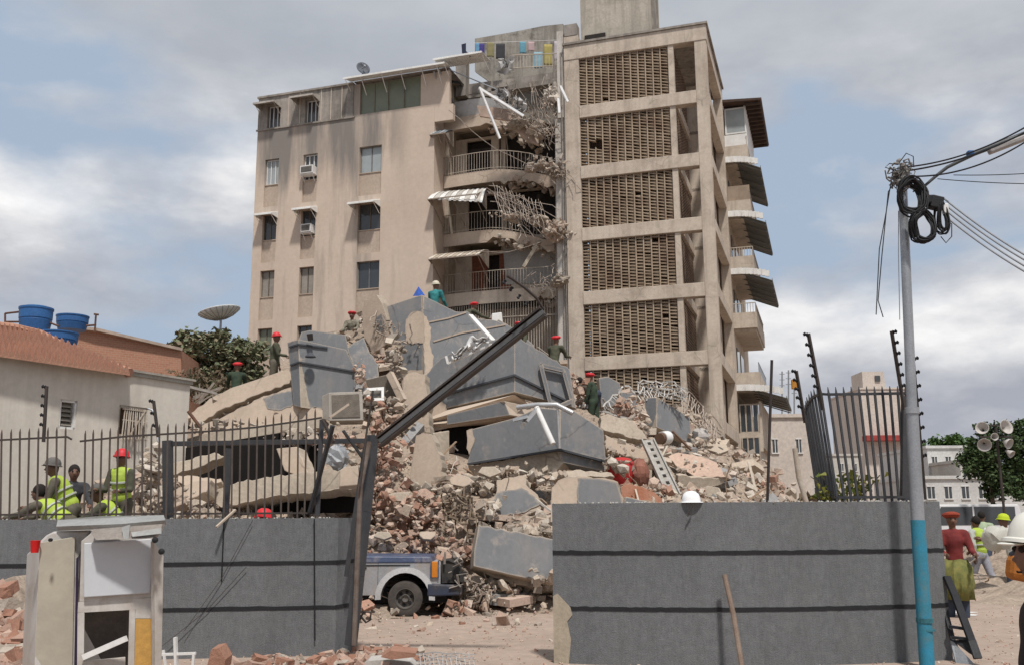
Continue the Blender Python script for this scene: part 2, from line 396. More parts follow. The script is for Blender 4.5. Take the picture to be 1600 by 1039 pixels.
# joints in the top storey: thin vertical pilaster lines
w1 = MB()
for x in (17.9, 18.5, 19.05, 20.25, 20.9): w1.bb(x, x+.05, -.04, -.02, 21.06, ROOFZ-.15)
build(w1, 'wall_joint', BEIGE2, AB)
SPM = mat('spandrel_plaster', (.46, .37, .295), (.41, .325, .255), .6, .9, .1, 14, streak=((.33, .26, .20), .5), grime=((.37, .29, .22), .35, .8))
for (x0, x1, zb, zt, ci, k) in wins:
    if k == 4: continue
    w1 = MB()
    w1.bb(x0, x1, .10 if k >= 0 else .2, .30, zb-1.18 if k >= 0 else 6.4, zb-.04)
    w1.bb(x0-.03*(k >= 0), x1+.03*(k >= 0), .06, .3, zb-.04, zb)
    build(w1, 'spandrel', SPM, AB)
def window(parent, x0, x1, z0, z1, b, g, nm=2, fr=WHITE, t=.035, open_=None):
    f = MB()
    f.bb(x0, x1, b, b+.07, z1-t, z1); f.bb(x0, x1, b, b+.07, z0, z0+t)
    f.bb(x0, x0+t, b, b+.07, z0+t, z1-t); f.bb(x1-t, x1, b, b+.07, z0+t, z1-t)
    for i in range(1, nm):
        x = x0+(x1-x0)*i/nm; f.bb(x-t/2, x+t/2, b, b+.07, z0+t, z1-t)
    o = build(f, 'window', fr, parent)
    p = MB()
    for i in range(nm):
        if open_ is not None and i == open_: continue
        xa, xb = x0+(x1-x0)*i/nm+t, x0+(x1-x0)*(i+1)/nm-t
        p.bb(xa, xb, b+.03, b+.04, z0+t, z1-t)
    build(p, 'pane', g, o)
    return o
for (x0, x1, z0, z1, ci, k) in wins:
    g = {(0, 2): GLASS, (0, 3): GLASSL, (2, 3): GLASSL, (1, 1): CURT, (0, 1): CURT, (2, 1): GLASS, (0, 0): GLASSG}.get((ci, k), GLASS)
    fr = WHITE if (k in (3, 4) and ci < 2) else mat('brown_frame', (.16, .13, .10), None, 3)
    if ci == 2 and k in (1, 3): fr = mat('grey_frame', (.22, .21, .2), None, 3)
    window(AB, x0+.02, x1-.02, z0, z1-.01, .16, g, 3 if (ci < 2 and k > 2) else 2, fr, .045 if fr is WHITE else .03)
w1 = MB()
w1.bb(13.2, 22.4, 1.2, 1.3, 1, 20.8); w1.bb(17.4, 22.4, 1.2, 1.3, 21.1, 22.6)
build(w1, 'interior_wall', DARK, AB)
# awnings: sheet sloping out and down with side cheeks
def awning(x0, x1, zt, out=.8, drop=.3, b=0, m=WSHEET, par=AB, cheeks=True, ribs=True, back=.0, thick=.02, name='awning'):
    mb = MB(); n = max(4, int((x1-x0)/.11)); K = n*2
    pts = []
    for i in range(K+1):
        a = x0+(x1-x0)*i/K; dz = .022 if (i % 2) else 0.0
        pts.append((a, dz))
    for i in range(K):
        (a0, d0), (a1, d1) = pts[i], pts[i+1]
        q = [B(a1, b-.003, zt+d1), B(a0, b-.003, zt+d0), B(a0, b-out, zt-drop+d0), B(a1, b-out, zt-drop+d1)]
        mb.hexa([p-V((0, 0, thick)) for p in q]+q)
    o = build(mb, name, m, par)
    mb = MB()
    mb.bb(x0, x1, b-out-.02, b-out+.004, zt-drop-.09, zt-drop-.0)
    if cheeks:
        for a in (x0, x1-.02):
            mb.prism([B(a, b-.003, zt-.02), B(a, b-.003, zt-drop-.12), B(a, b-out, zt-drop-.07), B(a, b-out, zt-drop-.02)], BL*.02)
    for a in (x0+.05, x1-.07): mb.bar(B(a, b-.01, zt-drop-.45), B(a, b-out+.04, zt-drop-.06), .02)
    build(mb, 'awning_bracket', m, o)
    return o
GREYSHEET = mat('stained_awning_sheet', (.50, .46, .41), (.36, .32, .28), 2.2, .6, .06, streak=((.14, .12, .1), .8))
awning(21.35, 22.55, ZW[4]+.12, .75, .22, -.02, GREYSHEET); awning(19.15, 20.45, ZW[4]+.16, .75, .22, -.02, GREYSHEET)
awning(21.3, 22.3, ZW[2]+.06, .65, .2, 0, WSHEET); awning(19.1, 20.15, ZW[2]+.12, .7, .22, 0, WSHEET); awning(15.7, 17.1, ZW[2]+.1, .75, .25, 0, WSHEET)
def ac_unit(x0, x1, z0, z1, b, par=AB, m=WHITE):
    mb = MB(); mb.bb(x0, x1, b-.36, b+.1, z0, z1); mb.bb(x0-.05, x1+.05, b-.3, b+.1, z0-.05, z0)
    for s in (0, 1):
        x = x0+.05+(x1-x0-.13)*s; mb.bar(B(x, b, z0-.35), B(x, b-.3, z0-.05), .03)
    o = build(mb, 'air_conditioner', m, par, bevel=.012)
    g = MB(); g.bb(x0+.05, x1-.05, b-.366, b-.361, z0+.05, z1-.05)
    for i in range(5): g.bb(x0+.06, x1-.06, b-.375, b-.366, z0+.07+i*(z1-z0-.14)/5, z0+.09+i*(z1-z0-.14)/5)
    build(g, 'grille', mat('ac_grille', (.13, .12, .11), (.18, .17, .15), 4), o)
ac_unit(19.25, 19.95, ZW[3]-1.12, ZW[3]-.72, .0); ac_unit(19.3, 19.85, ZW[2]-1.2, ZW[2]-.8, .08)
# penthouse strip on the right of the wing
w1 = MB(); w1.bb(12.2, 17.3, .02, .3, 21.0, 21.12); w1.bb(16.95, 17.3, .02, .3, 21.12, 22.75); w1.bb(12.2, 13.7, .05, .3, 21.12, 22.75)
w1.bb(12.0, 12.95, .02, .3, 20.2, 21.0)
build(w1, 'penthouse_wall', BEIGE, AB)
for (x0, x1, g) in ((15.45, 16.93, GLASSG), (14.6, 15.42, GLASSG), (13.72, 14.57, GLASSG)):
    window(AB, x0, x1, 21.13, 22.72, .1, g, 1 if x1-x0 < 1.2 else 2, mat('olive_frame', (.22, .21, .15), None, 3))
awning(12.15, 17.5, 22.98, .85, .17, .1, WSHEET, cheeks=False)
for x in (16.6, 15.5, 14.5, 13.4, 12.6): build(MB().bar(B(x, .04, 22.1), B(x, -.62, 22.76), .03), 'eave_strut', WHITE, AB)
# ------------------------------------------------------------------ torn middle bay (a 6.5 .. 12.95)
SL = [11.95, 14.9, 17.85, 20.75]     # balcony slab tops
SLH = .62
mid = MB()
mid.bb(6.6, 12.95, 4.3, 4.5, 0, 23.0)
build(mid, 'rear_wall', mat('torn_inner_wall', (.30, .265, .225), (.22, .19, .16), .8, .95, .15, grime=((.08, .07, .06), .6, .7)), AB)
mid = MB()
for z in SL[1:]:
    mid.bb(6.9, 12.9, 2.6, 4.25, z-.2, z)
mid.bb(12.75, 12.94, 1.4, 4.3, 9, 22.9); 
mid.bb(10.2, 10.45, 2.55, 4.25, 9, 22.6)
build(mid, 'inner_floor', CONC, AB)
# window wall of each floor behind the balconies (b 2.4), with dark door openings
for z, m, hs in ((SL[0], BEIGE2, [(9.9, 11.9, SL[0]+.0, SL[0]+2.1)]),
                 (SL[1], BEIGE2, [(6.9, 12.1, SL[1]+.0, SL[1]+2.2)]),
                 (SL[2], BEIGE2, [(6.9, 10.5, SL[2], SL[2]+2.24), (10.9, 12.2, SL[2]+.0, SL[2]+2.15)]),
                 (SL[3], WEATHERED, [(10.0, 12.6, SL[3]+.3, SL[3]+1.9)])):
    mb = MB(); holes_wall(mb, 6.9, 12.75, z, z+2.28, 2.4, 2.55, hs); build(mb, 'balcony_wall', m, AB)
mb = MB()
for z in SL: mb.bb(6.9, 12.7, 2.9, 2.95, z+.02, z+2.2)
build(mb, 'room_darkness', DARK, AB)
# timber louvred doors of the lowest balcony
mb = MB()
for x0, x1 in ((11.1, 11.9), (9.9, 10.5)):
    mb.bb(x0, x1, 2.42, 2.48, SL[0], SL[0]+2.1)
    for i in range(9):
        mb.bb(x0+.06, x0+(x1-x0)/2-.03, 2.39, 2.42, SL[0]+.15+i*.21, SL[0]+.27+i*.21)
        mb.bb(x0+(x1-x0)/2+.03, x1-.06, 2.39, 2.42, SL[0]+.15+i*.21, SL[0]+.27+i*.21)
build(mb, 'timber_door', mat('red_timber', (.20, .07, .035), (.13, .045, .025), 4, .7), AB)
# balcony slabs: sound left part, sagging/broken right part
def sag_slab(z, a_l, a_r, a_k, dz, br=1.2, h=SLH, jag=.25, rot=0):
    mb = MB()
    n = 10; rng = random.Random(int(z*10))
    xs = [a_l-(a_l-a_k)*0] + [a_l+(a_k-a_l)*i/3 for i in range(1, 4)]
    prof = [(a_l, 0)]+[(a_l+(a_k-a_l)*i/3, -.02*i) for i in (1, 2, 3)]
    for i in range(1, n+1):
        u = i/n; prof.append((a_k+(a_r-a_k)*u, -.06-dz*u**1.6))
    bf = []
    for i, (a, d) in enumerate(prof):
        bow = .35*sin(pi*min(1, (a_l-a)/(a_l-a_r)))       # curved front
        bf.append((a, d, br-bow, h*(1 if i < 4 else rng.uniform(.55, 1.0))))
    for (a0, d0, f0, h0), (a1, d1, f1, h1) in zip(bf[:-1], bf[1:]):
        p = [B(a1, f1, z+d1-h1), B(a1, 2.4, z+d1-.2), B(a0, 2.4, z+d0-.2), B(a0, f0, z+d0-h0),
             B(a1, f1, z+d1), B(a1, 2.4, z+d1), B(a0, 2.4, z+d0), B(a0, f0, z+d0)]
        mb.hexa([p[3], p[0], p[1], p[2], p[7], p[4], p[5], p[6]])
    return mb, bf
def railing(bf, z, hgt, parent, name='railing', m=None, lim=0, bentf=0, step=.13, rr=.012):
    mb = MB(); rng = random.Random(int(z*7)); top = []; bot = []
    pts = []
    for (a0, d0, f0, h0), (a1, d1, f1, h1) in zip(bf[lim:-1], bf[lim+1:]):
        L_ = max(1, int(abs(a1-a0)/step))
        for i in range(L_):
            u = i/L_; a = a0+(a1-a0)*u; u2 = (bf[0][0]-a)/(bf[0][0]-bf[-1][0])
            be = bentf*max(0, u2-.45)**1.3
            p = B(a, f0+(f1-f0)*u-.03, z+d0+(d1-d0)*u); q = p+V((rng.uniform(-.4, .4)*be, -.5*be, hgt*(1-.35*be)))
            mb.tube([p, (p+q)/2+V((rng.uniform(-.25, .25)*be, 0, 0)), q], rr, 4); top.append(q); pts.append(p)
    mb.tube(top, rr*1.7, 4); mb.tube([p+V((0, 0, .08)) for p in pts], rr*1.3, 4)
    return build(mb, name, m or WHITE, parent)
CRAIL = mat('cream_rail', (.46, .41, .34), (.35, .28, .22), 4, .6)
for i, (z, ar, ak, dz, jr) in enumerate(((SL[0], 6.62, 8.4, -.12, 0), (SL[1], 7.4, 10.6, .85, 0), (SL[2], 7.0, 10.4, .75, 0), (SL[3], 8.1, 10.9, 1.4, 0))):
    mb, bf = sag_slab(z, 12.93, ar, ak, dz)
    s_ = build(mb, 'balcony_slab', PLAST if i else BEIGE2, AB)
    if i < 3:
        railing(bf, z, .92, s_, 'balcony_railing', CRAIL, 0, [0, .9, 1.3][i])
    else:
        mb = MB()       # solid white parapet panels
        for (a0, d0, f0, h0), (a1, d1, f1, h1) in list(zip(bf[:-1], bf[1:]))[:9]:
            mb.hexa([B(a0, f0+.05, z+d0), B(a1, f1+.05, z+d1), B(a1, f1+.1, z+d1), B(a0, f0+.1, z+d0),
                     B(a0, f0-.1, z+d0+.78), B(a1, f1-.1, z+d1+.74), B(a1, f1-.05, z+d1+.74), B(a0, f0-.05, z+d0+.78)])
        build(mb, 'parapet_panel', mat('dirty_white_sheet', (.50, .49, .47), (.38, .37, .35), 1.6, .6, .1, grime=((.2, .17, .15), .5, 1.5)), s_)
    # ragged broken soffit
    mb = MB(); rng = random.Random(i)
    for k in range(60):
        j = rng.randrange(5, len(bf)-1); a, d, f, h = bf[j]
        mb.chunk(B(a+rng.uniform(-.3, .3), f+rng.uniform(-.1, 1), z+d-h+rng.uniform(-.15, .2)), rng.uniform(.06, .2), rng)
    build(mb, 'broken_edge', RUB, s_)['kind'] = 'stuff'
# cage of vertical bars under the lowest balcony
mb = MB()
for i in range(52):
    a = 12.9-6.25*i/51; f = 1.25-.35*sin(pi*i/51)
    mb.tube([B(a, f, 7.6), B(a, f, 9.9), B(a, f+.03, 11.3)], .022, 4)
for z in (8.6, 10.6): mb.tube([B(12.9-6.25*i/10, 1.25-.35*sin(pi*i/10)-.02, z) for i in range(11)], .03, 4)
build(mb, 'window_cage', CRAIL, AB)
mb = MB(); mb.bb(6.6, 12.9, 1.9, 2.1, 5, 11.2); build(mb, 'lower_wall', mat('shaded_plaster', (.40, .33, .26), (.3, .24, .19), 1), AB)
# striped balcony awnings
def bow_awning(aL, aR, z, out, drop, b, m, m2, curl=0):
    mb = MB(); n = int((aL-aR)/.11); K = 6
    rng = random.Random(int(z*3))
    for i in range(n):
        a0 = aL-(aL-aR)*i/n; a1 = aL-(aL-aR)*(i+1)/n; dz = .035 if i % 2 else 0
        for k in range(K):
            def pt(a, u, dd):
                uu = (aL-a)/(aL-aR)
                return B(a-curl*.3*uu*u, b-out*u+.0, z-drop*(u**1.7)+dd-curl*.45*uu*u)
            q = [pt(a1, k/K, dz), pt(a0, k/K, dz), pt(a0, (k+1)/K, dz), pt(a1, (k+1)/K, dz)]
            mb.hexa([p-V((0, 0, .02)) for p in q]+q, 1 if (i//2) % 2 and m2 is not m else 0)
    o = build(mb, 'balcony_awning', [m, m2], AB)
    f = MB()
    for a in (aL, aR):
        f.prism([B(a, b, z-.03), B(a, b, z-drop-.35), B(a, b-out, z-drop-.04)], BL*.02)
    f.bar(B(aL, b-out, z-drop-.03), B(aR, b-out, z-drop-.03), .05)
    for a in (aL-.1, (aL+aR)/2, aR+.1): f.bar(B(a, b+.3, z-drop-.9), B(a, b-out+.1, z-drop-.05), .025)
    build(f, 'awning_frame', mat('awning_cheek', (.33, .27, .22), (.25, .2, .16), 2), o)
bow_awning(13.0, 10.6, SL[1]+2.15-.15, 1.5, .75, .9, WSHEET, mat('awning_stripe', (.50, .46, .41), (.4, .37, .33), 2, .6), 1)
bow_awning(13.0, 10.5, SL[0]+1.85, 1.35, .5, .9, CREAMSHEET, mat('cream_stripe', (.50, .42, .33), (.42, .35, .27), 2, .6), 0)
bow_awning(13.1, 12.3, SL[2]+2.15, 1.1, .5, .9, mat('bluish_sheet', (.38, .42, .44), (.3, .3, .3), 2, .5), mat('bluish_sheet2', (.22, .25, .27), None, 2, .5), 0)
awning(10.4, 12.9, SL[3]+2.62, 1.3, .12, .9, WSHEET, cheeks=False, name='penthouse_awning')
mb = MB()
mb.bar(B(12.7, .9, SL[3]+.0), B(12.95, -.1, SL[3]+2.0), .06); mb.bar(B(12.4, 1.1, SL[3]+.8), B(12.7, -.2, SL[3]+2.1), .05)
mb.bar(B(12.3, .1, SL[3]+2.1), B(10.0, .8, SL[3]+1.0), .04)
build(mb, 'awning_post', GALV, AB)
# upper terrace: parapet wall behind the laundry, floor edge, stub column
tz = 22.6
mb = MB()
tw = [B(*(lambda q: (q[0], 4.6, q[1]))(FB(x, y, 4.6))) for x, y in ((742, 61), (800, 51), (850, 41), (880, 38), (880, 150), (790, 150), (764, 128), (742, 112))]
mb.prism(tw, BD*.2)
build(mb, 'terrace_wall', mat('stained_terrace_wall', (.36, .33, .285), (.27, .24, .2), .9, .9, .2, grime=((.08, .07, .06), .75, 1.3), streak=((.1, .09, .08), .7)), AB)
mb = MB(); mb.bb(6.6, 9.8, 1.7, 5.2, tz-.5, tz-.25); mb.bb(9.8, 12.9, 2.4, 5.2, tz-.3, tz-.1)
mb.bb(10.9, 12.9, 2.38, 2.5, tz-.1, tz+.45)
build(mb, 'terrace_slab', WEATHERED, AB)
mb = MB(); mb.bb(12.1, 12.65, 2.0, 2.5, tz-.3, tz+1.7); build(mb, 'roof_pier', WEATHERED, AB)
mb = MB()
mb.prism([B(9.7, 2.2, SL[3]+.2), B(6.6, 2.2, SL[3]-.9), B(6.6, 2.2, tz-.3), B(9.7, 2.2, tz-.4)], BD*.15)
build(mb, 'torn_wall', mat('torn_grey_wall', (.27, .25, .215), (.2, .18, .155), 1.1, .95, .25, grime=((.1, .085, .07), .6, 1.2)), AB)
# pier between the torn bay and the block, with pipes
mb = MB(); mb.bb(6.6, 7.02, .22, .7, 4, 19.6); mb.bb(6.55, 6.86, .12, .5, 19.6, 23.9)
build(mb, 'service_pier', mat('pale_pier', (.56, .52, .47), (.46, .42, .37), 1, .9, .15, streak=((.2, .17, .14), .5)), AB)
mb = MB()
for a, b_ in ((6.56, .1), (6.68, .1), (7.06, .3)):
    mb.tube([B(a, b_, 5), B(a+.02, b_, 12), B(a-.03, b_, 18), B(a, b_, 22.8)], .035, 6)
build(mb, 'drain_pipe', mat('old_pipe', (.30, .27, .24), (.2, .17, .15), 3), AB)
# tangle of bars and cables hanging in the gap
mb = MB(); rng = random.Random(5)
def strand(mb, p, q, r=.015, sag=.3, n=7, j=.12, rng=rng):
    mb.tube([p.lerp(q, i/n)+V((rng.uniform(-j, j), rng.uniform(-j, j), rng.uniform(-j, j)-sag*sin(pi*i/n))) for i in range(n+1)], r, 4)
for i in range(34):
    p = P(rng.uniform(775, 850), rng.uniform(120, 175), 41.5); q = P(rng.uniform(800, 885), rng.uniform(180, 235), 41.8)
    strand(mb, p, q, .018, rng.uniform(-.3, .5))
for i in range(30):
    u = rng.random(); p = P(760+60*u, 295+25*u, 41.6); q = P(rng.uniform(800, 880), rng.uniform(325, 375), 41.5)
    strand(mb, p, q, .018, rng.uniform(-.3, .2))
for i in range(16):
    x = 770+i*5; strand(mb, P(x, 288+i*1.8, 41.4), P(x+10, 330+i*2, 41.2), .016, 0, 5, .06)
for k in range(3): strand(mb, P(765, 290+k*12, 41.4), P(880, 345+k*14, 41.3), .02, -.1, 12, .1)
for i in range(16):
    p = P(rng.uniform(820, 880), rng.uniform(240, 262), 41.5); strand(mb, p, p+V((rng.uniform(-.8, .8), -.1, rng.uniform(-1.4, -.2))), .016, 0)
for i in range(12):
    p = P(rng.uniform(830, 885), rng.uniform(410, 440), 41.5); strand(mb, p, p+V((rng.uniform(-.5, .5), -.1, rng.uniform(-.9, -.2))), .016, 0)
strand(mb, P(700, 172, 41.6), P(875, 275, 41.6), .02, .5, 9, .05); strand(mb, P(745, 395, 41.6), P(890, 360, 41.6), .015, .3, 9, .05)
build(mb, 'bent_bars', REBAR, AB)['kind'] = 'stuff'
mb = MB(); rng = random.Random(8)
def clump(mb, px, py, Y, n, sx_, sy_, r0, r1, rng, dy=.5):
    for i in range(n):
        
        if rng.random() < .5: continue
        mb.chunk(P(px+rng.gauss(0, sx_*.75), py+rng.gauss(0, sy_*.75), Y+rng.uniform(-dy, dy)*.6), rng.uniform(r0, r1), rng, (1, rng.uniform(.2, .8), rng.uniform(.2, .7)))
def lump(mb, px, py, Y, rx, rz, seed):
    c = P(px, py, Y); k = len(mb.v); mb.ball(c, 1, 14, sq=(rx, .45, rz))
    for i in range(k, len(mb.v)):
        d = mb.v[i]-c; mb.v[i] = c+d*(.95+.8*mnoise.noise(mb.v[i]*2.6+V((seed, 0, 0)))+.55*mnoise.noise(mb.v[i]*7))
for q in ((868,362,41.7,.5,.42,1), (846,345,41.8,.4,.25,2), (866,268,41.8,.45,.25,3), (840,262,41.7,.45,.18,4), (864,150,42.3,.35,.5,5), (840,205,42,.45,.3,6), (872,440,41.6,.4,.2,7), (812,196,41.9,.5,.16,8), (805,340,41.6,.5,.13,9)): lump(mb, *q)
clump(mb, 862, 150, 42, 110, 14, 18, .04, .16, rng); clump(mb, 850, 208, 41.6, 60, 18, 9, .04, .14, rng)
clump(mb, 866, 268, 41.4, 70, 14, 7, .04, .15, rng); clump(mb, 868, 360, 41.3, 110, 15, 10, .05, .18, rng); clump(mb, 835, 345, 41.3, 30, 12, 8, .04, .12, rng)
clump(mb, 850, 250, 41.3, 40, 20, 5, .06, .16, rng); clump(mb, 790, 335, 41.2, 40, 12, 4, .06, .14, rng)
clump(mb, 868, 440, 41.2, 24, 14, 6, .04, .12, rng); clump(mb, 800, 190, 41.6, 30, 25, 6, .04, .12, rng)
build(mb, 'hanging_debris', RUB, AB)['kind'] = 'stuff'
mb = MB(); rng = random.Random(18)
for k in range(2):
    pts = [P(x, y, 42.2-k*.2) for x, y in (((806, 190), (828, 202), (842, 228), (826, 222), (808, 206)), ((745, 165), (800, 172), (830, 200), (800, 190), (750, 182)), ((835, 120), (868, 100), (862, 170), (845, 175)))[k]]
    mb.prism(pts, V((0, .12, 0)))
build(mb, 'broken_panel', mat('pink_plaster_panel', (.46, .34, .27), (.36, .27, .215), 1.5, .95, .2, grime=((.2, .15, .12), .6, 1.8)), AB)
TUBE = mat('bright_white_tube', (.85, .85, .84), None, 2, .4, 0, fine=.02)
for q in ((P(749, 137, 39.8), P(781, 217, 40.2), .09, .09), (P(748, 138, 40), P(818, 182, 40.2), .1, .1), (P(875, 135, 40.5), P(887, 160, 40.6), .1, .1), (P(872, 155, 40.5), P(874, 178, 40.5), .2, .1)): build(MB().bar(*q), 'loose_tube', TUBE, AB)
rng = random.Random(2)   # crumpled white sheets at the torn top
for c, r_ in (((790, 103), .5), ((783, 150), .42), ((812, 165), .4)):
    mb = MB(); p0 = P(c[0], c[1], 41); n = 6
    g = [[p0+V(((i/n-.5)*r_*1.3+rng.uniform(-.1, .1), rng.uniform(-.25, .25), (j/n-.5)*r_*1.5+rng.uniform(-.1, .1))) for j in range(n+1)] for i in range(n+1)]
    mb.grid(g)
    build(mb, 'crumpled_sheet', mat('crumpled_white', (.5, .49, .47), (.36, .35, .34), 2, .6, .1), AB, solid=.02)
mb = MB()    # slanting torn stair beam of the lowest balcony
mb.bar(P(838, 385, 42.3), P(818, 418, 42.3), .22, .15); build(mb, 'fallen_beam', CONC, AB); mb = MB()
mb.prism([B(*(lambda q: (q[0], 2.36, q[1]))(FB(x, y, 2.36))) for x, y in ((786, 385), (868, 376), (886, 375), (886, 440), (790, 445))], BD*.03)
build(mb, 'pale_inner_wall', mat('whitish_wall', (.42, .41, .39), (.33, .32, .30), 1, .9, .1), AB)

# ------------------------------------------------------------------ stair block with clay screens
BZ = [20.005-2.9*k for k in range(7)]         # beam tops
mb = MB()
mb.bb(0, .52, 0, .5, 0, 23.04); build(mb, 'corner_column', BEIGE2, AB, bevel=.02)
mb = MB(); mb.bb(5.8, 6.5, 0, .55, 0, 23.5); build(mb, 'corner_column', BEIGE2, AB, bevel=.02)
mb = MB(); mb.bb(5.85, 6.45, -.02, .5, 23.5, 24.1); build(mb, 'column_head', WEATHERED, AB, bevel=.02)
mb = MB(); mb.bb(-.02, .42, 6.6, 7.07, 0, 23.0); build(mb, 'rear_column', BEIGE2, AB, bevel=.02)
mb = MB(); mb.bb(-.03, 6.5, -.03, .45, 22.3, 23.04); mb.bb(0, .4, .45, 6.6, 22.35, 23.0)
build(mb, 'roof_beam', BEIGE2, AB, bevel=.02)
mb = MB(); mb.bb(-.1, 6.55, -.1, 7.1, 23.04, 23.14); mb.bb(.45, 6.4, .5, 7, 22.5, 23.0); build(mb, 'roof_slab', WEATHERED, AB)
for z in BZ:
    mb = MB(); mb.bb(.52, 5.8, -.04, .4, z-.62, z-.02); build(mb, 'floor_beam', BEIGE2, AB, bevel=.02)
    mb = MB(); mb.bb(-.015, .36, .5, 6.6, z-.58, z-.03); build(mb, 'side_beam', BEIGE2, AB, bevel=.02)
    mb = MB(); mb.bb(1.45, 5.6, .42, 6.9, z-.22, z-.06); mb.bb(.4, 1.45, 4.6, 6.9, z-.22, z-.06); mb.bb(1.42, 1.72, .42, 4.6, z-.5, z-.05)
    build(mb, 'floor_slab', BEIGE2, AB)
mb = MB()
for k, z in enumerate(BZ):
    zt = 22.3 if k == 0 else BZ[k-1]-.62
    mb.bb(1.45, 1.70, .03, .3, z, zt)
build(mb, 'mullion', BEIGE2, AB)
rng = random.Random(3)
hole = {1: [(1, 6), (1, 7), (2, 6), (2, 7), (2, 8)]}
for k, z in enumerate(BZ[:6]):
    zt = 22.3 if k == 0 else BZ[k-1]-.62
    z0 = z-.02; H_ = zt-z0
    a0, a1 = 1.72, 5.79; NC, NR = 12, 16; cw = (a1-a0)/NC; rh = H_/NR
    mb = MB()
    # columns run from the left (large a) to the right
    skip = set(hole.get(k, []))
    for c in range(NC):
        aL = a1-c*cw; aR = aL-cw
        off = (c % 2)*rh*.45
        if c: mb.bb(aL-.022, aL+.022, .06, .34, z0, zt) if not (k == 1 and c in (2,)) else (mb.bb(aL-.018, aL+.018, .10, .34, z0, z0+rh*6), mb.bb(aL-.018, aL+.018, .10, .34, z0+rh*8.6, zt))
        tilt = .045 if k < 3 else .02
        for r in range(NR+1):
            if (c, r) in skip: continue
            if rng.random() < .006: continue
            zz = z0+r*rh+off+rng.uniform(-.008, .008)
            if zz > zt-.03 or zz < z0: continue
            th = .016; t0 = tilt+rng.uniform(-.008, .008)
            mb.hexa([B(aL, .11, zz-th+t0), B(aR, .11, zz-th-t0), B(aR, .34, zz-th-t0), B(aL, .34, zz-th+t0),
                     B(aL, .11, zz+th+t0), B(aR, .11, zz+th-t0), B(aR, .34, zz+th-t0), B(aL, .34, zz+th+t0)])
            # hollow block's inner web set back
            if rng.random() < .9 and (k != 1 or c not in (1, 2) or r > 9 or r < 5):
                mb.bb(aR+.02, aL-.02, .17, .20, zz+th, min(zt-.01, zz+th+(rh-th)*rng.uniform(.38, .62)))
    o = build(mb, 'clay_screen', CLAY, AB)
    # side return screen seen through the open bay
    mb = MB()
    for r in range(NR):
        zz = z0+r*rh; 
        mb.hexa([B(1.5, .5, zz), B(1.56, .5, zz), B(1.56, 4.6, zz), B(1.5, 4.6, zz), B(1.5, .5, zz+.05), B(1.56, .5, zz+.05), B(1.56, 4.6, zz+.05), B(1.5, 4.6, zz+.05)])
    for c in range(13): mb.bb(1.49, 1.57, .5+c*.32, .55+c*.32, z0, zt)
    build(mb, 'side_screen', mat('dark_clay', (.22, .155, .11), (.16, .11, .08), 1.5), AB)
mb = MB(); mb.bb(1.8, 5.7, .9, 1.0, 2, 22.3); mb.bb(1.62, 1.7, .5, 4.6, 2, 22.3); build(mb, 'stair_core', BRN, AB)
mb = MB(); mb.bb(.36, 1.6, 4.6, 4.8, 2, 22.3); mb.bb(.5, .62, 4.8, 6.9, 2, 22.3); build(mb, 'recess_wall', BEIGE2, AB)
# rooftop lift house
mb = MB(); mb.bb(2.7, 5.95, 1.2, 4.6, 23.14, 27.5); mb.bb(5.95, 6.4, .6, 1.2, 23.14, 23.4)
build(mb, 'lift_house', mat('lift_house_plaster', (.46, .41, .34), (.38, .34, .28), .7, .9, .15, streak=((.22, .19, .16), .7), grime=((.2, .17, .14), .5, .8)), AB)
mb = MB(); mb.bb(4.75, 5.75, 1.1, 1.19, 23.2, 24.0); build(mb, 'lift_house_opening', DARK, AB)
mb = MB(); mb.bb(2.6, 2.7, 2.2, 3.0, 23.2, 27.2); mb.bb(2.62, 2.7, 3.5, 3.8, 23.2, 27.4); build(mb, 'roof_ladder', WEATHERED, AB)
mb = MB(); mb.bb(.3, 1.0, 5.6, 6.6, 23.14, 24.6); build(mb, 'roof_vent', WEATHERED, AB)

# ------------------------------------------------------------------ rear wing with balconies on the right
mb = MB(); mb.bb(0, .3, 7.1, 16.5, 0, 22.2); mb.bb(-.0, .8, 7.07, 7.1, 0, 22.0); build(mb, 'rear_wing_wall', BEIGE2, AB)
def rear_balcony(z, k):
    s_ = MB(); s_.bb(-1.12, 0, 7.3, 13.5, z-.15, z); s_.bb(-1.12, 0, 7.3, 7.42, z, z+.62); s_.bb(-1.12, -1.0, 7.42, 13.5, z, z+.62)
    s_.bb(-1.05, 0, 7.5, 13.4, z-.3, z-.15)
    o = build(s_, 'rear_balcony', BEIGE2, AB)
    r = MB()
    if k in (2, 3, 5):
        for i in range(9): r.bar(B(-.06-i*.13, 7.34, z+.62), B(-.06-i*.13, 7.34, z+1.08), .025)
        r.bar(B(0, 7.34, z+1.08), B(-1.1, 7.34, z+1.08), .04)
    for i in range(26): r.bar(B(-1.08, 7.4+i*.23, z+.62), B(-1.08, 7.4+i*.23, z+1.08), .025)
    r.bar(B(-1.08, 7.34, z+1.08), B(-1.08, 13.4, z+1.08), .04)
    build(r, 'railing', CRAIL if k < 4 else GALV, o)
    d = MB(); d.bb(-.04, 0, 8.2, 9.6, z, z+2.0); d.bb(-.04, 0, 10.4, 12.2, z, z+2.0)
    build(d, 'balcony_door', GLASS, o)
RZ = [19.4, 16.5, 13.6, 10.75, 7.8]
for k, z in enumerate(RZ): rear_balcony(z, k+0)
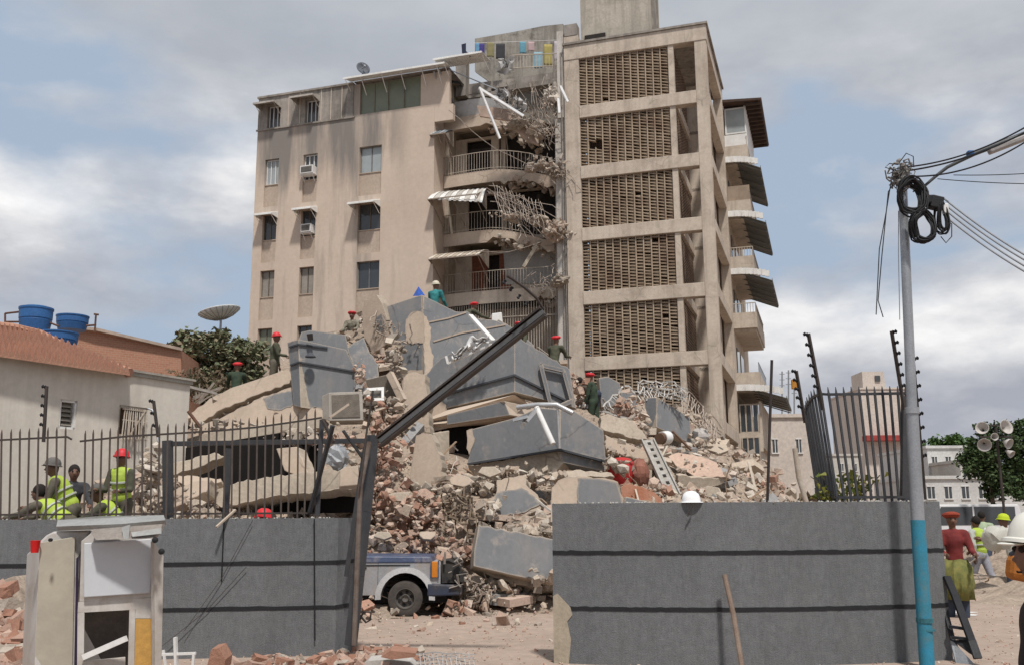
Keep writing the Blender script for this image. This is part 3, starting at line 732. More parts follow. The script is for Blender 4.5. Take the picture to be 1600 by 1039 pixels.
# enclosed top loggia
mb = MB(); mb.bb(-1.12, -.0, 7.4, 13.0, 19.85, 20.65); mb.bb(-1.12, -1.02, 7.5, 13, 20.65, 22.2); mb.bb(-1.0, 0, 7.55, 12.9, 22.0, 22.15)
build(mb, 'loggia_wall', WHITE, AB)
window(AB, -1.1, -.05, 20.7, 22.1, 7.42, GLASSL, 1, WHITE, .07)
mb = MB(); mb.hexa([B(.0, 6.9, 22.25), B(-1.9, 6.9, 22.15), B(-1.9, 13.6, 22.15), B(0, 13.6, 22.3), B(.0, 6.9, 22.4), B(-1.95, 6.9, 22.25), B(-1.95, 13.6, 22.25), B(0, 13.6, 22.45)])
for i in range(12): mb.bb(-1.85, -1.1, 7.1+i*.55, 7.2+i*.55, 22.02, 22.14)
build(mb, 'loggia_roof', mat('dark_timber', (.05, .035, .028), (.09, .05, .035), 3), AB)
mb = MB()
mb.bb(-1.1, -.02, 7.36, 7.4, 16.95, 17.9); build(mb, 'reed_panel', mat('reed_brown', (.33, .255, .19), (.26, .2, .15), 3), AB)
def side_awning(z, out, k):
    mb = MB(); n = 10
    for i in range(n):      # white scalloped front valance
        a0 = -.0-(out-.1)*i/n; a1 = -(out-.1)*(i+1)/n
        z0_ = z-.3*(i/n)**2.2; mb.bb(a1, a0, 6.95+(.02 if i % 2 else 0), 7.05, z0_-.30, z0_-.0)
    o = build(mb, 'side_awning', WSHEET, AB)
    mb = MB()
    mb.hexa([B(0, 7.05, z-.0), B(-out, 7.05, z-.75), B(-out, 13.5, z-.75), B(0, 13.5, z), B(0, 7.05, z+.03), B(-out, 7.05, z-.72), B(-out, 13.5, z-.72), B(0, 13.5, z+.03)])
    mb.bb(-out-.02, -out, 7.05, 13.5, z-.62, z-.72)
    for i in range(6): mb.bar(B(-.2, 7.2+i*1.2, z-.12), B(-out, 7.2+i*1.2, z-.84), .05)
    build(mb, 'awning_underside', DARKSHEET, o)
side_awning(19.35, 1.7, 0); side_awning(16.5, 1.8, 1); side_awning(13.55, 1.95, 2); side_awning(7.8, 2.3, 3)
mb = MB(); mb.bb(-1.1, 0, 7.5, 14.5, 4.8, 5.4); mb.bb(-1.1, -.98, 7.5, 14.5, 5.4, 7.0); mb.bb(-1.1, 0, 7.45, 7.5, 4.6, 5.5); mb.bb(-.9, 0, 7.6, 14, 0, 4.8)
build(mb, 'rear_lower_wall', BEIGE2, AB)
window(AB, -.95, -.05, 5.5, 6.9, 7.46, GLASS, 3, CRAIL, .06)
window(AB, -.95, -.1, 4.0, 5.3, 7.4, GLASS, 3, CRAIL, .05)

# ------------------------------------------------------------------ things up on the building
def dish(name, label, c, r, aim, m, pole_to, dp=.28, feed=.75):
    t = thing(name, label, 'satellite dish', pole_to)
    aim = V(aim).normalized(); mb = MB()
    prof = [(.02, 0)]+[(r*u, r*dp*u*u) for u in (.2, .4, .6, .8, 1.0)]
    mb.lathe(c, prof, 28, aim, cap=False)
    build(mb, 'reflector', m, t, smooth=True, solid=.02)
    mb = MB(); f = V(c)+aim*r*feed
    x = aim.orthogonal().normalized(); y = aim.cross(x)
    for k in range(3):
        e = x*cos(k*2.1)+y*sin(k*2.1); mb.tube([V(c)+e*r*.95+aim*r*dp*.9, f], .012, 5)
    mb.lathe(f-aim*.08, [(.05, 0), (.05, .14)], 10, aim)
    build(mb, 'feed_horn', GALV, t)
    mb = MB(); mb.tube([V(pole_to), V(c)-aim*.05], .04, 8); build(mb, 'mount', GALV, t)
    return t
c_ = B(17.45, 1.2, 24.15)
dish('satellite_dish', 'small dark satellite dish standing on the flat roof of the damaged block', c_, .36, (.5, -.9, .25), mat('dish_grey', (.13, .14, .16), (.1, .1, .12), 2), B(17.45, 1.5, 22.7))
mb = MB(); mb.lathe(B(12.75, 1.8, 22.75), [(.02, .28), (.3, .26), (.45, .15), (.47, 0)], 20, cap=False)
build(mb, 'roof_dome', mat('dark_dome', (.05, .05, .055), None, 2), AB, smooth=True)
# laundry line on the terrace
def cloth(label, px0, px1, py0, py1, m, Y=44.6, group='washing hung along the rooftop terrace', sleeves=False):
    mb = MB(); rng = random.Random(int(px0)); n, k = 6, 7
    a0, z1 = P(px0, py0, Y), None
    g = []
    for i in range(n+1):
        row = []
        for j in range(k+1):
            u, v = i/n, j/k
            p = P(px0+(px1-px0)*u, py0+(py1-py0)*v+rng.uniform(-1, 1)*(v > .9), Y)
            p += V((0, .018*sin(u*9+px0)*v, 0)); row.append(p)
        g.append(row)
    mb.grid(g)
    if sleeves:
        for sx_ in (0, n):
            p = g[sx_][0]; d = -1 if sx_ == 0 else 1
            mb.add([p, p+V((d*.18, 0, -.22)), p+V((d*.1, 0, -.34)), g[sx_][2]], [(0, 1, 2, 3)])
    o = build(mb, 'hanging_cloth', m, None, smooth=True, solid=.012); tag(o, label, 'laundry', group)
for lab, x0, x1, y0, y1, c in (
    ('light blue towel hung at the left end of the terrace line', 743, 749, 68, 90, (.13, .28, .42)),
    ('navy and purple shirt hung beside the light blue towel', 749, 757, 69, 88, (.06, .05, .20)),
    ('olive cloth hung between the navy shirt and the dark trousers', 761, 772, 67, 90, (.25, .22, .11)),
    ('dark grey trousers hung right of the olive cloth', 775, 789, 69, 93, (.05, .05, .055)),
    ('turquoise cloth hung over the terrace railing', 812, 822, 66, 84, (.14, .32, .40)),
    ('pale pink cloth hung right of the turquoise one', 825, 835, 66, 80, (.5, .36, .36)),
    ('pale blue sheet draped over the terrace railing', 834, 848, 82, 107, (.26, .40, .46)),
    ('yellow cloth hung next to the grey wall end of the terrace', 850, 863, 70, 103, (.42, .35, .12)),
    ('white sheet hung at the right end of the terrace', 866, 874, 65, 95, (.5, .44, .46))):
    cloth(lab, x0, x1, y0, y1, mat('cloth_%d' % x0, c, tuple(q*.75 for q in c), 3, .9, .1))
mb = MB(); mb.tube([P(740+i*14, 68-.5*i, 44.7) for i in range(11)], .012, 4); tag(build(mb, 'washing_line', WHITE), 'thin washing line stretched across the rooftop terrace', 'washing line')
mb = MB()
for i in range(14):
    p = P(803+i*5, 88, 42.9); mb.bar(p, p+V((0, 0, -.65)), .025)
mb.bar(P(800, 87, 42.9), P(872, 84, 42.9), .04); mb.bar(P(800, 107, 42.9), P(872, 103, 42.9), .04)
build(mb, 'terrace_railing', CRAIL, AB)
mb = MB(); mb.prism([P(721, 70, 43), P(728, 68, 43), P(728, 80, 43), P(736, 88, 43), P(722, 86, 43)], V((0, .1, 0)))
tag(build(mb, 'dark_jacket', mat('cloth_dark', (.02, .025, .05), None, 3)), 'dark jacket hung beside the concrete roof pier', 'laundry')
# ================================================================== the rubble pile
CP = [  # pixel, pixel, distance: points on the surface of the pile
 (250,800,16),(330,800,18),(430,800,18.5),(520,800,18.5),(560,930,16.4),(560,860,17.6),(640,870,18.4),(700,860,18.6),(735,925,17.2),(800,925,17.2),(865,915,17.4),
 (590,800,18.4),(650,770,19.2),(700,740,19.8),(600,720,19.6),(640,690,20.4),(700,700,25),(760,760,20),(820,800,18.8),(855,810,18.6),
 (240,740,17.5),(300,700,21.5),(380,690,22.5),(450,710,22),(500,690,22),(540,690,21.5),(580,660,21.5),(620,640,26),(560,610,24.5),(600,570,28.5),(560,500,30),(530,530,29),(640,520,30),(700,520,31),(760,520,31),(830,560,30),(890,620,27),
 (330,650,26),(380,640,27),(440,620,28),(300,670,26),(260,720,20),(470,560,30),
 (900,680,24.5),(950,650,27),(960,610,30),(1010,640,29),(1060,640,31),(1000,700,24.5),(1060,700,26),(1100,690,30),(1150,710,32),(1110,740,24),(1180,760,27),(1230,790,30),(1050,760,21),(980,770,19.5),(920,770,18.6),(1120,790,20),(1200,795,22),
 (700,560,33),(600,600,33),(500,600,33),(850,600,34),(1000,650,35),(1110,700,35),(400,640,31)]
CW = [P(*c) for c in CP]
CW += [V((x, y, 0)) for x, y in ((-14,16),(-11,15),(-9,14.3),(-6,14),(-3.5,14.3),(-2.2,15.6),(-1,17.2),(0.5,16.9),(2,15.5),(4,15),(7,15),(7.2,17),(7.6,20),(8.4,24),(9.6,28),(11,32),(12.5,36),(-13,20),(-15,24),(-12,30),(13,38),(18,30))]
CW += [V((x, 14.0, -.02)) for x in range(-14, 17)]+[V((x, 15.2, -.02)) for x in (-2.4, -1.8, -1, -.2, .4, 1.2, 2)]+[V((x, 16.3, 0)) for x in (-1.5, -.5, .5)]
CW += [V((-9.3, 18, .9)), V((-8.8, 22, 2.0)), V((-9.5, 27, 2.6)), V((3, 17.5, .5)), V((6, 17.5, .7))]
def H(x, y):
    s = t = 0
    for c in CW:
        d2 = (c.x-x)**2+(c.y-y)**2*.8+.15
        wgt = 1/(d2*d2); s += wgt*c.z; t += wgt
    return max(-.05, s/t)
NX, NY = 120, 96; X0, X1, Y0, Y1 = -14, 16.5, 14, 38
mb = MB(); hg = []
for j in range(NY+1):
    row = []
    for i in range(NX+1):
        x = X0+(X1-X0)*i/NX; y = Y0+(Y1-Y0)*j/NY
        h = H(x, y); nz = mnoise.noise(V((x*1.3, y*1.3, 0)))*.22+mnoise.noise(V((x*4, y*4, 3)))*.1
        e = min(1, max(0, (h-.03)*2)); row.append(V((x, y, (h-.14+nz*e) if h > .04 else h-.06)))
    hg.append(row)
vs = [p for r in hg for p in r]
fs = [(j*(NX+1)+i, j*(NX+1)+i+1, (j+1)*(NX+1)+i+1, (j+1)*(NX+1)+i) for j in range(NY) for i in range(NX)]
mb.add(vs, fs)
stuff(build(mb, 'rubble', DIRT, smooth=False), 'pile of dusty earth and crushed masonry under the fallen slabs', 'rubble')
def topx(p):
    q = p-EYE; z = q.dot(FW); return 800+F*q.dot(CR)/z, 519.5-F*q.dot(CU)/z
rng = random.Random(11)
brk, con = MB(), MB(); nb = nc = 0
for k in range(17000):
    x = rng.uniform(-10.5, 13.5); y = 14.5+(35-14.5)*rng.random()**1.25
    h = H(x, y)
    if h < .05 and rng.random() < .8: continue
    px, py = topx(V((x, y, h)))
    if px > 1235 or (335 < px < 560 and 690 < py < 806 and rng.random() < .75) or (695 < px < 732 and 670 < py < 722) or (952 < px < 1012 and 712 < py < 765): continue
    redz = (565 < px < 735 and py > 690) 
    if redz: red = rng.random() < .6
    else: red = rng.random() < (.28 if px > 900 else .16)
    u = rng.random(); r = .02+.15*u**5+(.2*rng.random() if rng.random() < .02 else 0)
    if red:
        if redz: r = min(r, .15)
        brk.chunk(V((x, y, h+r*.1+rng.uniform(-.1, .06))), r, rng, (1, rng.uniform(.45, .9), rng.uniform(.35, .8)))
    else: con.chunk(V((x, y, h+r*.1+rng.uniform(-.1, .06))), r, rng, (1, rng.uniform(.4, 1), rng.uniform(.25, .8)))
# extra heaps where the picture shows them bare
def heap(mb, px, py, Y, n, sx_, sy_, r0, r1, dy=.4, flat=.6):
    for i in range(n):
        mb.chunk(P(px+rng.gauss(0, sx_), py+rng.gauss(0, sy_), Y+rng.uniform(-dy, dy)), (r0*.6+(r1*1.5-r0*.6)*rng.random()**2.6), rng, (1, rng.uniform(.5, 1), rng.uniform(.35, 1)*flat*1.4))
for px, py, Y, n, a, b_ in ((600,700,19.4,170,14,28),(595,760,18.9,200,16,20),(645,800,18.5,230,32,16),(620,850,18.1,180,30,14),(680,840,18.2,110,20,14),(600,805,18.5,90,14,24),(570,880,17.6,40,10,10),(720,870,17.6,40,14,8)):
    heap(brk, px, py, Y, int(n*.9), a, b_, .03, .10)
for px, py, Y, n, a, b_ in ((605,645,22,150,16,14),(575,640,22,80,10,10),(580,500,28.5,60,12,10),(618,560,26.4,60,6,16),(690,770,19.3,70,20,10),(740,760,20,90,25,8),(790,740,20.2,60,20,6),(850,745,20.3,50,18,6),(760,800,19,50,18,10),(830,830,17.9,70,30,4),
      (770,920,17.2,110,35,8),(850,905,17.1,40,14,8),(240,760,16.4,130,12,28),(265,790,15.6,80,16,12),(300,800,15.3,60,25,8),(560,740,19,40,10,25),(570,540,28.5,40,10,10),(400,640,25,50,40,8),(960,720,21,50,14,14),(1090,735,23,70,25,10),(1150,755,24,110,30,12),(1190,780,23,80,25,8),
      (1060,780,19.5,60,40,8),(1100,700,27,50,20,10),(980,670,25,40,20,8),(1060,650,27.5,60,18,9),(480,680,19,60,25,6),(360,670,22,50,30,6)):
    heap(con, px, py, Y, int(n*1.3), a, b_, .03, .12)
heap(brk, 975, 640, 26, 60, 10, 12, .05, .13); heap(brk, 995, 655, 25.5, 40, 6, 12, .05, .12); heap(brk, 590, 560, 26, 20, 6, 6, .04, .1); heap(brk, 561, 585, 23.3, 40, 4, 9, .04, .1)
heap(brk, 905, 620, 26.3, 40, 8, 18, .05, .12); heap(brk, 1010, 765, 19.5, 40, 14, 5, .05, .11); heap(brk, 1180, 760, 24, 40, 20, 8, .05, .12); heap(brk, 520, 690, 19, 40, 22, 6, .05, .12)
heap(brk, 720, 945, 16.6, 30, 18, 4, .03, .08)
stuff(build(brk, 'brick_rubble', BRK), 'loose reddish broken brick and clay block spilled over the pile', 'rubble')
stuff(build(con, 'concrete_rubble', RUB), 'loose grey beige broken concrete and plaster lumps', 'rubble')

# ------------------------------------------------------------------ big pieces, each traced at its own distance
def jag(pts, amp=2.0, step=9, edges=None, seed=0):
    rg = random.Random(seed+int(pts[0][0])); out = []; k = len(pts)
    for i in range(k):
        a, b_ = pts[i], pts[(i+1) % k]; out.append(a)
        if edges is not None and i not in edges: continue
        d = math.hypot(b_[0]-a[0], b_[1]-a[1]); n = int(d/step)
        nx, ny = -(b_[1]-a[1])/max(d, .1), (b_[0]-a[0])/max(d, .1)
        for j in range(1, n+1):
            u = j/(n+1)+rg.uniform(-.2, .2)/(n+1); o = rg.uniform(-amp, amp)
            out.append((a[0]+(b_[0]-a[0])*u+nx*o, a[1]+(b_[1]-a[1])*u+ny*o))
    return out
def face(mb, pts, anc, n, th, mi=0, j=None, amp=2, mis=None, proud=0):
    p0 = P(*anc)+n*proud
    if j is not None: pts = jag(pts, amp, 8, None if j == 'all' else j)
    mb.prism([onpl(x, y, p0, n) for x, y in pts], -n*th, mi, mis); return p0
def slab(name, label, cat, faces, mats, group=None, bevel=.015):
    """faces: (pts, anchor, normal, thickness, material index, jagged edges)"""
    mb = MB()
    for f in faces:
        pts, anc, n, th = f[:4]; mi = f[4] if len(f) > 4 else 0
        face(mb, pts, anc, n, th, mi, f[5] if len(f) > 5 else None, f[6] if len(f) > 6 else 1.8, len(mats)-1)
    o = build(mb, name, mats, None, bevel=bevel); tag(o, label, cat, group); return o
def on(parent, name, pts, anc, n, m, proud=.012, j='all', amp=1.5, th=None):
    mb = MB(); p0 = P(*anc)+n*proud
    if j is not None: pts = jag(pts, amp, 6, None if j == 'all' else j)
    mb.prism([onpl(x, y, p0, n) for x, y in pts], -n*(th or proud*.9))
    return build(mb, name, m, parent)
def line(parent, name, pts, anc, n, wpx, m, proud=.05, back=.04):
    p0 = P(*anc)+n*proud; mb = MB(); q = [onpl(x, y, p0, n) for x, y in pts]; h = wpx*P(*anc).y/F
    for a, b_ in zip(q[:-1], q[1:]): mb.bar(a-n*(proud+back)/2, b_-n*(proud+back)/2, proud+back, h, up=n.cross(b_-a).normalized() if False else V((0, 0, 1)))
    return build(mb, name, m, parent)
SLB = 'large pieces of fallen concrete in the rubble pile'
EDGE = CONC
# left leaning slabs
n1 = nrm(-8, 12)
GAPSHADE = mat('gap_shade', (.012, .010, .009), None, 2, 1, .1)  # near-black colour put in for the shade in gaps and openings
a_ = slab('fallen_slab', 'long bare beige slab sloping down left of the grey tiered block', 'concrete slab', [([(290,662),(298,645),(340,615),(372,602),(450,576),(457,590),(452,599),(415,611),(345,640),(300,668)], (400,600,24.6), n1, .5, 0, (0,1,2,5,6,7,8))], [PLAST, EDGE], SLB)
a_ = slab('fallen_slab', 'lower bare slab with a grey painted end, below the long sloping slab', 'concrete slab', [([(296,690),(310,668),(350,650),(412,618),(458,604),(475,634),(505,640),(505,664),(420,668),(330,690)], (400,645,23.6), n1, .5, 0, 'all')], [PLAST, EDGE], SLB)
on(a_, 'paint_patch', [(411,622),(440,612),(459,610),(462,630),(440,640),(418,638)], (400,645,23.6), n1, GREYP)
slab('fallen_slab', 'thin slab edge lying along the top rail of the left fence', 'concrete slab', [([(258,722),(262,694),(320,676),(430,660),(503,650),(503,668),(430,690),(340,708)], (400,680,20.5), nrm(-6, 10), .6, 0, (0,4,5,6,7))], [CONC, EDGE], SLB)
slab('fallen_slab', 'lowest broad slab just above the left wall, darker gaps above and below', 'concrete slab', [([(331,783),(333,765),(372,752),(430,743),(560,728),(562,762),(430,774),(345,792)], (440,760,17.2), nrm(4, 8), .8, 0, 'all')], [CONC, EDGE], SLB)
slab('concrete_block', 'short pale squared block resting on the lowest broad slab beside the gate', 'concrete block', [([(531,734),(540,728),(560,731),(562,757),(530,760)], (540,745,16.4), nrm(10, 5), .5, 0)], [PLAST, EDGE], SLB)
slab('fallen_slab', 'upright tilted beige chunk in the dark gap behind the left fence', 'concrete slab', [([(431,700),(464,697),(481,738),(460,742),(444,734)], (450,720,17.8), nrm(-20, 10), .35, 0, (1,2,3))], [PLAST, EDGE], SLB)
slab('fallen_slab', 'small white edged slab behind the fence left of the square post', 'concrete slab', [([(279,742),(345,747),(346,752),(300,765),(278,752)], (310,750,17.6), nrm(-10, 35), .2, 0, 'all')], [PLAST, EDGE], SLB)
slab('fallen_slab', 'brownish tilted slab edge in the upper gap beside the thick square post', 'concrete slab', [([(262,726),(335,706),(352,712),(300,733),(262,742)], (300,722,18.6), nrm(-8, 20), .3, 0, 'all')], [CONC, EDGE], SLB)
slab('fallen_slab', 'short slanting slab in the lower gap left of the lowest broad slab', 'concrete slab', [([(262,770),(300,752),(330,748),(322,768),(270,792)], (295,770,16.8), nrm(-15, 25), .3, 0, 'all')], [PLAST, EDGE], SLB)
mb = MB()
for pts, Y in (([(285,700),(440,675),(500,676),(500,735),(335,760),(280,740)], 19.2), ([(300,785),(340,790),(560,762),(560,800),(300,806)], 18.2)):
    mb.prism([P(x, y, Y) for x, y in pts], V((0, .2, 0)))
tag(build(mb, 'gap_shade_sheet', GAPSHADE), 'near-black sheet standing for the shade deep in the gaps between the fallen slabs by the left fence', 'wall')  # flat dark sheets stand in for the shade between the slabs
# grey tiered block A
nl, nr_ = nrm(-42, 2), nrm(14, 3); an = (466, 560, 23.4)
o = slab('fallen_parapet', 'grey balcony corner with two painted shade lines standing at the left end of the pile', 'balcony parapet',
   [([(449,535),(466,530),(470,636),(459,633)], an, nl, .3, 0), ([(466,530),(541,546),(557,580),(555,607),(554,640),(470,636)], an, nr_, .3, 0, (2,3,4))], [GREYP, EDGE], SLB)
mb = MB(); face(mb, [(471,519),(484,516),(540,523),(546,552),(466,533)], (466,560,24.0), nr_, .3); build(mb, 'upper_tier', GREYP, o)
for pl, nn in (([(451,542),(466,537.5)], nl), ([(466,537.5),(512,543)], nr_), ([(453,570),(467,565)], nl), ([(467,565),(556,580)], nr_)):
    line(o, 'shade_line', pl, an, nn, 2.4, GREYD, .045)  # projecting strips, coloured dark for the shadow lines of the tiers
mb = MB(); p = P(486, 556, 23.1); mb.lathe(P(485, 558, 23.2), [(.0, .14), (.05, .1), (.13, .02), (.13, 0)], 12); mb.bar(P(485,548,23.2), P(485,556,23.2), .05); build(mb, 'lamp_stub', GREYD, o)
mb = MB(); mb.prism([P(479,522,23.3), P(488,521,23.3), P(489,531,23.3), P(481,532,23.3)], V((0, .05, 0))); build(mb, 'socket_hole', DARK, o)
slab('fallen_parapet', 'small mauve grey wedge between the tiered corner and the leaning plaster chunk', 'balcony parapet', [([(541,544),(568,527),(578,552),(592,570),(590,592),(560,600),(556,578)], (565,560,25), nrm(5, 15), .4, 0, (0,2,3,4,5))], [GREYP, EDGE], SLB)
a_ = slab('fallen_wall_piece', 'tall leaning beige plaster chunk left of the highest grey corner', 'wall fragment', [([(569,470),(589,461),(597,474),(616,531),(603,539),(583,553),(569,522),(566,496)], (590,500,27.6), nrm(-20, -8), .4, 0, (0,3,4,5,6,7))], [PLAST, EDGE], SLB)
on(a_, 'paint_patch', [(586,500),(596,490),(602,512),(594,520),(588,512)], (590,500,27.6), nrm(-20, -8), GREYP)
# highest grey ridge
an = (659, 500, 27.2); nl, nr_ = nrm(-24, 4), nrm(24, 10)
o = slab('fallen_parapet', 'highest grey corner of the pile with a worn beige patch down its edge', 'balcony parapet',
   [([(601,480),(659,461),(664,640),(640,640),(628,600),(630,560),(617,532)], an, nl, .4, 0, (2,3,4,5)), ([(659,461),(712,487),(730,486),(745,497),(790,505),(835,540),(780,600),(690,640),(664,640)], an, nr_, .4, 0, (1,2,3,4,5,6))], [GREYP, EDGE], SLB)
on(o, 'worn_patch', [(634,500),(642,489),(652,486),(661,490),(663,536),(634,536)], an, nl, PLAST, .02)
on(o, 'worn_patch', [(629,582),(645,578),(664,578),(664,640),(641,640),(628,605)], an, nl, PLAST, .02)
on(o, 'worn_patch', [(661,488),(668,500),(674,512),(672,540),(678,556),(672,600),(664,640),(663,560)], an, nr_, PLAST, .02)
line(o, 'paint_edge', [(670,503),(700,497),(728,488)], an, nr_, 2.2, PLAST, .03); line(o, 'paint_edge', [(677,533),(720,520),(790,507)], an, nr_, 2.4, PLAST, .03)
slab('fallen_parapet', 'small grey peak behind the white capped stub, right of the highest corner', 'balcony parapet', [([(764,511),(779,499),(812,520),(812,545),(764,545)], (780,520,28.5), nrm(10, 5), .4)], [GREYP, EDGE], SLB)
# central V block
an = (804, 560, 23.6); nl, nr_ = nrm(-28, 6), nrm(33, 6)
o = slab('fallen_parapet', 'broad grey balcony corner in the middle with a painted shade line and a leaning frame', 'balcony parapet',
   [([(664,640),(666,585),(689,559),(735,540),(772,531),(804,522),(804,612),(698,637),(694,660),(660,668)], an, nl, .35, 0, (0,1,2,9)), ([(804,522),(857,557),(890,577),(900,637),(804,612)], an, nr_, .35, 0, (0,1))], [GREYP, EDGE], SLB)
line(o, 'shade_line', [(699,614),(804,585)], an, nl, 3, GREYD, .07); line(o, 'shade_line', [(804,585),(893,629)], an, nr_, 3, GREYD, .07)  # shadow line along the corner painted as a dark projecting strip
on(o, 'worn_patch', [(664,640),(666,612),(697,632),(698,650),(690,668),(660,668)], an, nl, PLAST, .03)
mb = MB(); q = [onpl(x, y, P(*an)+nr_*.12, nr_) for x, y in ((845,571),(880,579),(893,626),(862,640))]
for a, b_ in zip(q, q[1:]+q[:1]): mb.bar(a, b_, .10, .10)
mb.bar(q[3], onpl(870, 655, P(*an)+nr_*.12, nr_), .1)
build(mb, 'leaning_frame', GREYP, o)
# slab nose under V block
an2 = (790, 640, 22.3)
o = slab('fallen_slab', 'thick beige floor slab with a grey front edge jutting out below the broad grey corner', 'concrete slab',
   [([(698,648),(788,626),(797,648),(698,663)], an2, nrm(-28, 0), 1.6, 0), ([(788,626),(822,633),(802,650),(797,648)], an2, nrm(50, 0), .5, 1)], [GREYP, PLAST, PLAST], SLB)
mb = MB(); mb.prism([P(640,665,23.4), P(700,640,23.5), P(804,616,22.9), P(830,634,23.4), P(802,652,22.6), P(700,668,23.25), P(672,674,23.3)], V((0, 1.4, .1))); build(mb, 'slab_body', PLAST, o)
slab('fallen_wall_piece', 'flat beige plaster piece between the highest grey corner and the column stump', 'wall fragment', [([(630,590),(640,582),(664,584),(668,620),(670,655),(672,676),(650,678),(634,668),(628,640)], (650,640,22.9), nrm(-12, 6), .4, 0, 'all')], [PLAST, EDGE], SLB)
slab('broken_column', 'beige tapering column stump with a broken top above the brick spill', 'column', [([(650,680),(660,676),(673,677),(680,690),(690,722),(693,765),(688,782),(655,778),(640,745)], (665,730,19.6), nrm(-6, 0), .55, 0, (0,1,2,3,4,5,6))], [PLAST, EDGE], SLB)
slab('door_jamb', 'shaded jamb of the dark opening under the middle slab', 'wall fragment', [([(676,676),(702,672),(702,718),(690,722)], (690,700,22), nrm(20, 0), .3)], [CONC, EDGE], SLB)
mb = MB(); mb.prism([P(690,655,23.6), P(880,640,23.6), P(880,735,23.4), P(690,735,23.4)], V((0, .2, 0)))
tag(build(mb, 'opening_shade_sheet', GAPSHADE), 'near-black sheet standing for the shade behind the opening below the middle slab', 'wall')  # dark sheet added to fill the opening with shade
# block C
an = (875, 690, 20.6); nl, nr_ = nrm(-24, 4), nrm(28, 6)
o = slab('fallen_parapet', 'grey balcony corner under the overhanging slab with pale pipes leaning on it', 'balcony parapet',
   [([(729,672),(802,653),(842,636),(875,639),(875,702),(730,724),(735,700)], an, nl, .35, 0, (5,6)), ([(875,639),(897,641),(943,671),(947,719),(875,702)], an, nr_, .35, 0)], [GREYP, EDGE], SLB)
line(o, 'ledge_shade', [(730,724),(875,701)], an, nl, 3, GREYD, .1); line(o, 'ledge_shade', [(875,701),(947,720)], an, nr_, 3, GREYD, .1)  # ledge strip given a dark colour for the shade line along it
mb = MB(); face(mb, [(875,705),(946,722),(946,736),(880,722)], (875,690,20.64), nr_, .5); build(mb, 'lower_band', GREYP, o)
mb = MB(); face(mb, [(731,727),(872,704),(880,722),(868,742),(800,744),(748,757),(736,745)], (875,690,20.66), nl, .5, 0, 'all', 2.5); build(mb, 'worn_base', CONC, o)
on(o, 'worn_patch', [(729,672),(738,669),(741,690),(733,710),(729,700)], an, nl, PLAST, .015)
slab('fallen_slab', 'thin dusty slab edge running under the grey corner towards the red tank', 'concrete slab', [([(862,738),(900,733),(955,738),(960,744),(900,745),(866,748)], (900,740,20.2), nrm(10, 30), .3, 0, 'all')], [CONC, EDGE], SLB)
a_ = slab('fallen_wall_piece', 'grey painted fragment with a torn beige top above the boundary wall gap', 'wall fragment', [([(760,795),(776,766),(776,749),(795,745),(820,742),(822,757),(835,768),(848,785),(842,805),(800,812),(772,812)], (800,780,19.2), nrm(-10, 15), .4, 0, 'all')], [PLAST, EDGE], SLB)
on(a_, 'paint_patch', [(762,795),(777,769),(815,761),(832,773),(845,787),(820,800),(775,808)], (800,780,19.2), nrm(-10, 15), GREYP, .02)
a_ = slab('fallen_slab', 'smooth grey slab lying tilted just left of the right boundary wall', 'concrete slab', [([(748,819),(790,828),(868,842),(868,912),(800,898),(740,884),(741,860)], (800,860,16.9), nrm(12, 12), .35, 0, (0,1))], [GREYP, EDGE], SLB)
mb = MB(); face(mb, [(742,886),(868,914),(868,925),(800,912),(760,896)], (800,860,17.2), nrm(12, 12), .4, 0, 'all'); build(mb, 'broken_underside', CONC, a_)
a_ = slab('fallen_wall_piece', 'rounded beige and grey wall piece rising behind the left end of the right wall', 'wall fragment', [([(860,815),(862,762),(872,750),(890,744),(935,746),(965,752),(978,800),(978,815)], (900,780,18.0), nrm(-12, 10), .4, 0, (1,2,3,4,5))], [PLAST, EDGE], SLB)
on(a_, 'paint_patch', [(903,815),(903,746),(935,747),(964,753),(977,800),(977,815)], (900,780,18.0), nrm(-12, 10), GREYP, .02, (0,))
slab('brick_wall_piece', 'low red brick wall piece beside the red tank', 'wall fragment', [([(974,792),(970,760),(985,754),(1022,768),(1035,778),(1035,800)], (1000,775,19.0), nrm(8, 5), .3, 0, (1,2,3))], [mat('brick_red', (.36, .15, .09), (.42, .22, .15), 3, .95, .4, 12, grime=((.4, .3, .23), .6, 2)), EDGE], SLB)
slab('fallen_slab', 'grey low slab under the red brick piece', 'concrete slab', [([(972,800),(978,775),(1020,785),(1020,805),(975,805)], (1000,790,18.6), nrm(8, 5), .3)], [GREYP, EDGE], SLB)
# right part
slab('fallen_parapet', 'flat grey panel behind the soldier standing on the right of the pile', 'balcony parapet', [([(936,590),(950,588),(969,598),(970,632),(940,636)], (955,610,28), nrm(15, 5), .25, 0, (3,))], [GREYP, EDGE], SLB)
slab('fallen_parapet', 'narrow grey panel framed by bent white bars', 'balcony parapet', [([(970,612),(993,613),(997,632),(988,650),(976,645)], (980,630,26.5), nrm(25, 5), .25, 0, (2,3))], [GREYP, EDGE], SLB)
an = (1026, 645, 26.5)
slab('fallen_parapet', 'grey boxed corner at the right of the pile below the crushed wire cage', 'balcony parapet', [([(1007,621),(1026,620),(1026,667),(1008,664)], an, nrm(-30, 0), .25), ([(1026,620),(1050,634),(1078,652),(1081,694),(1054,680),(1026,667)], an, nrm(35, 8), .25)], [GREYP, EDGE], SLB)
slab('fallen_slab', 'bare slab sloping down right under the feet of the standing soldier', 'concrete slab', [([(938,650),(950,646),(989,656),(1012,686),(985,684),(938,668)], (970,665,24), nrm(10, 20), .3, 0, 'all')], [CONC, EDGE], SLB)
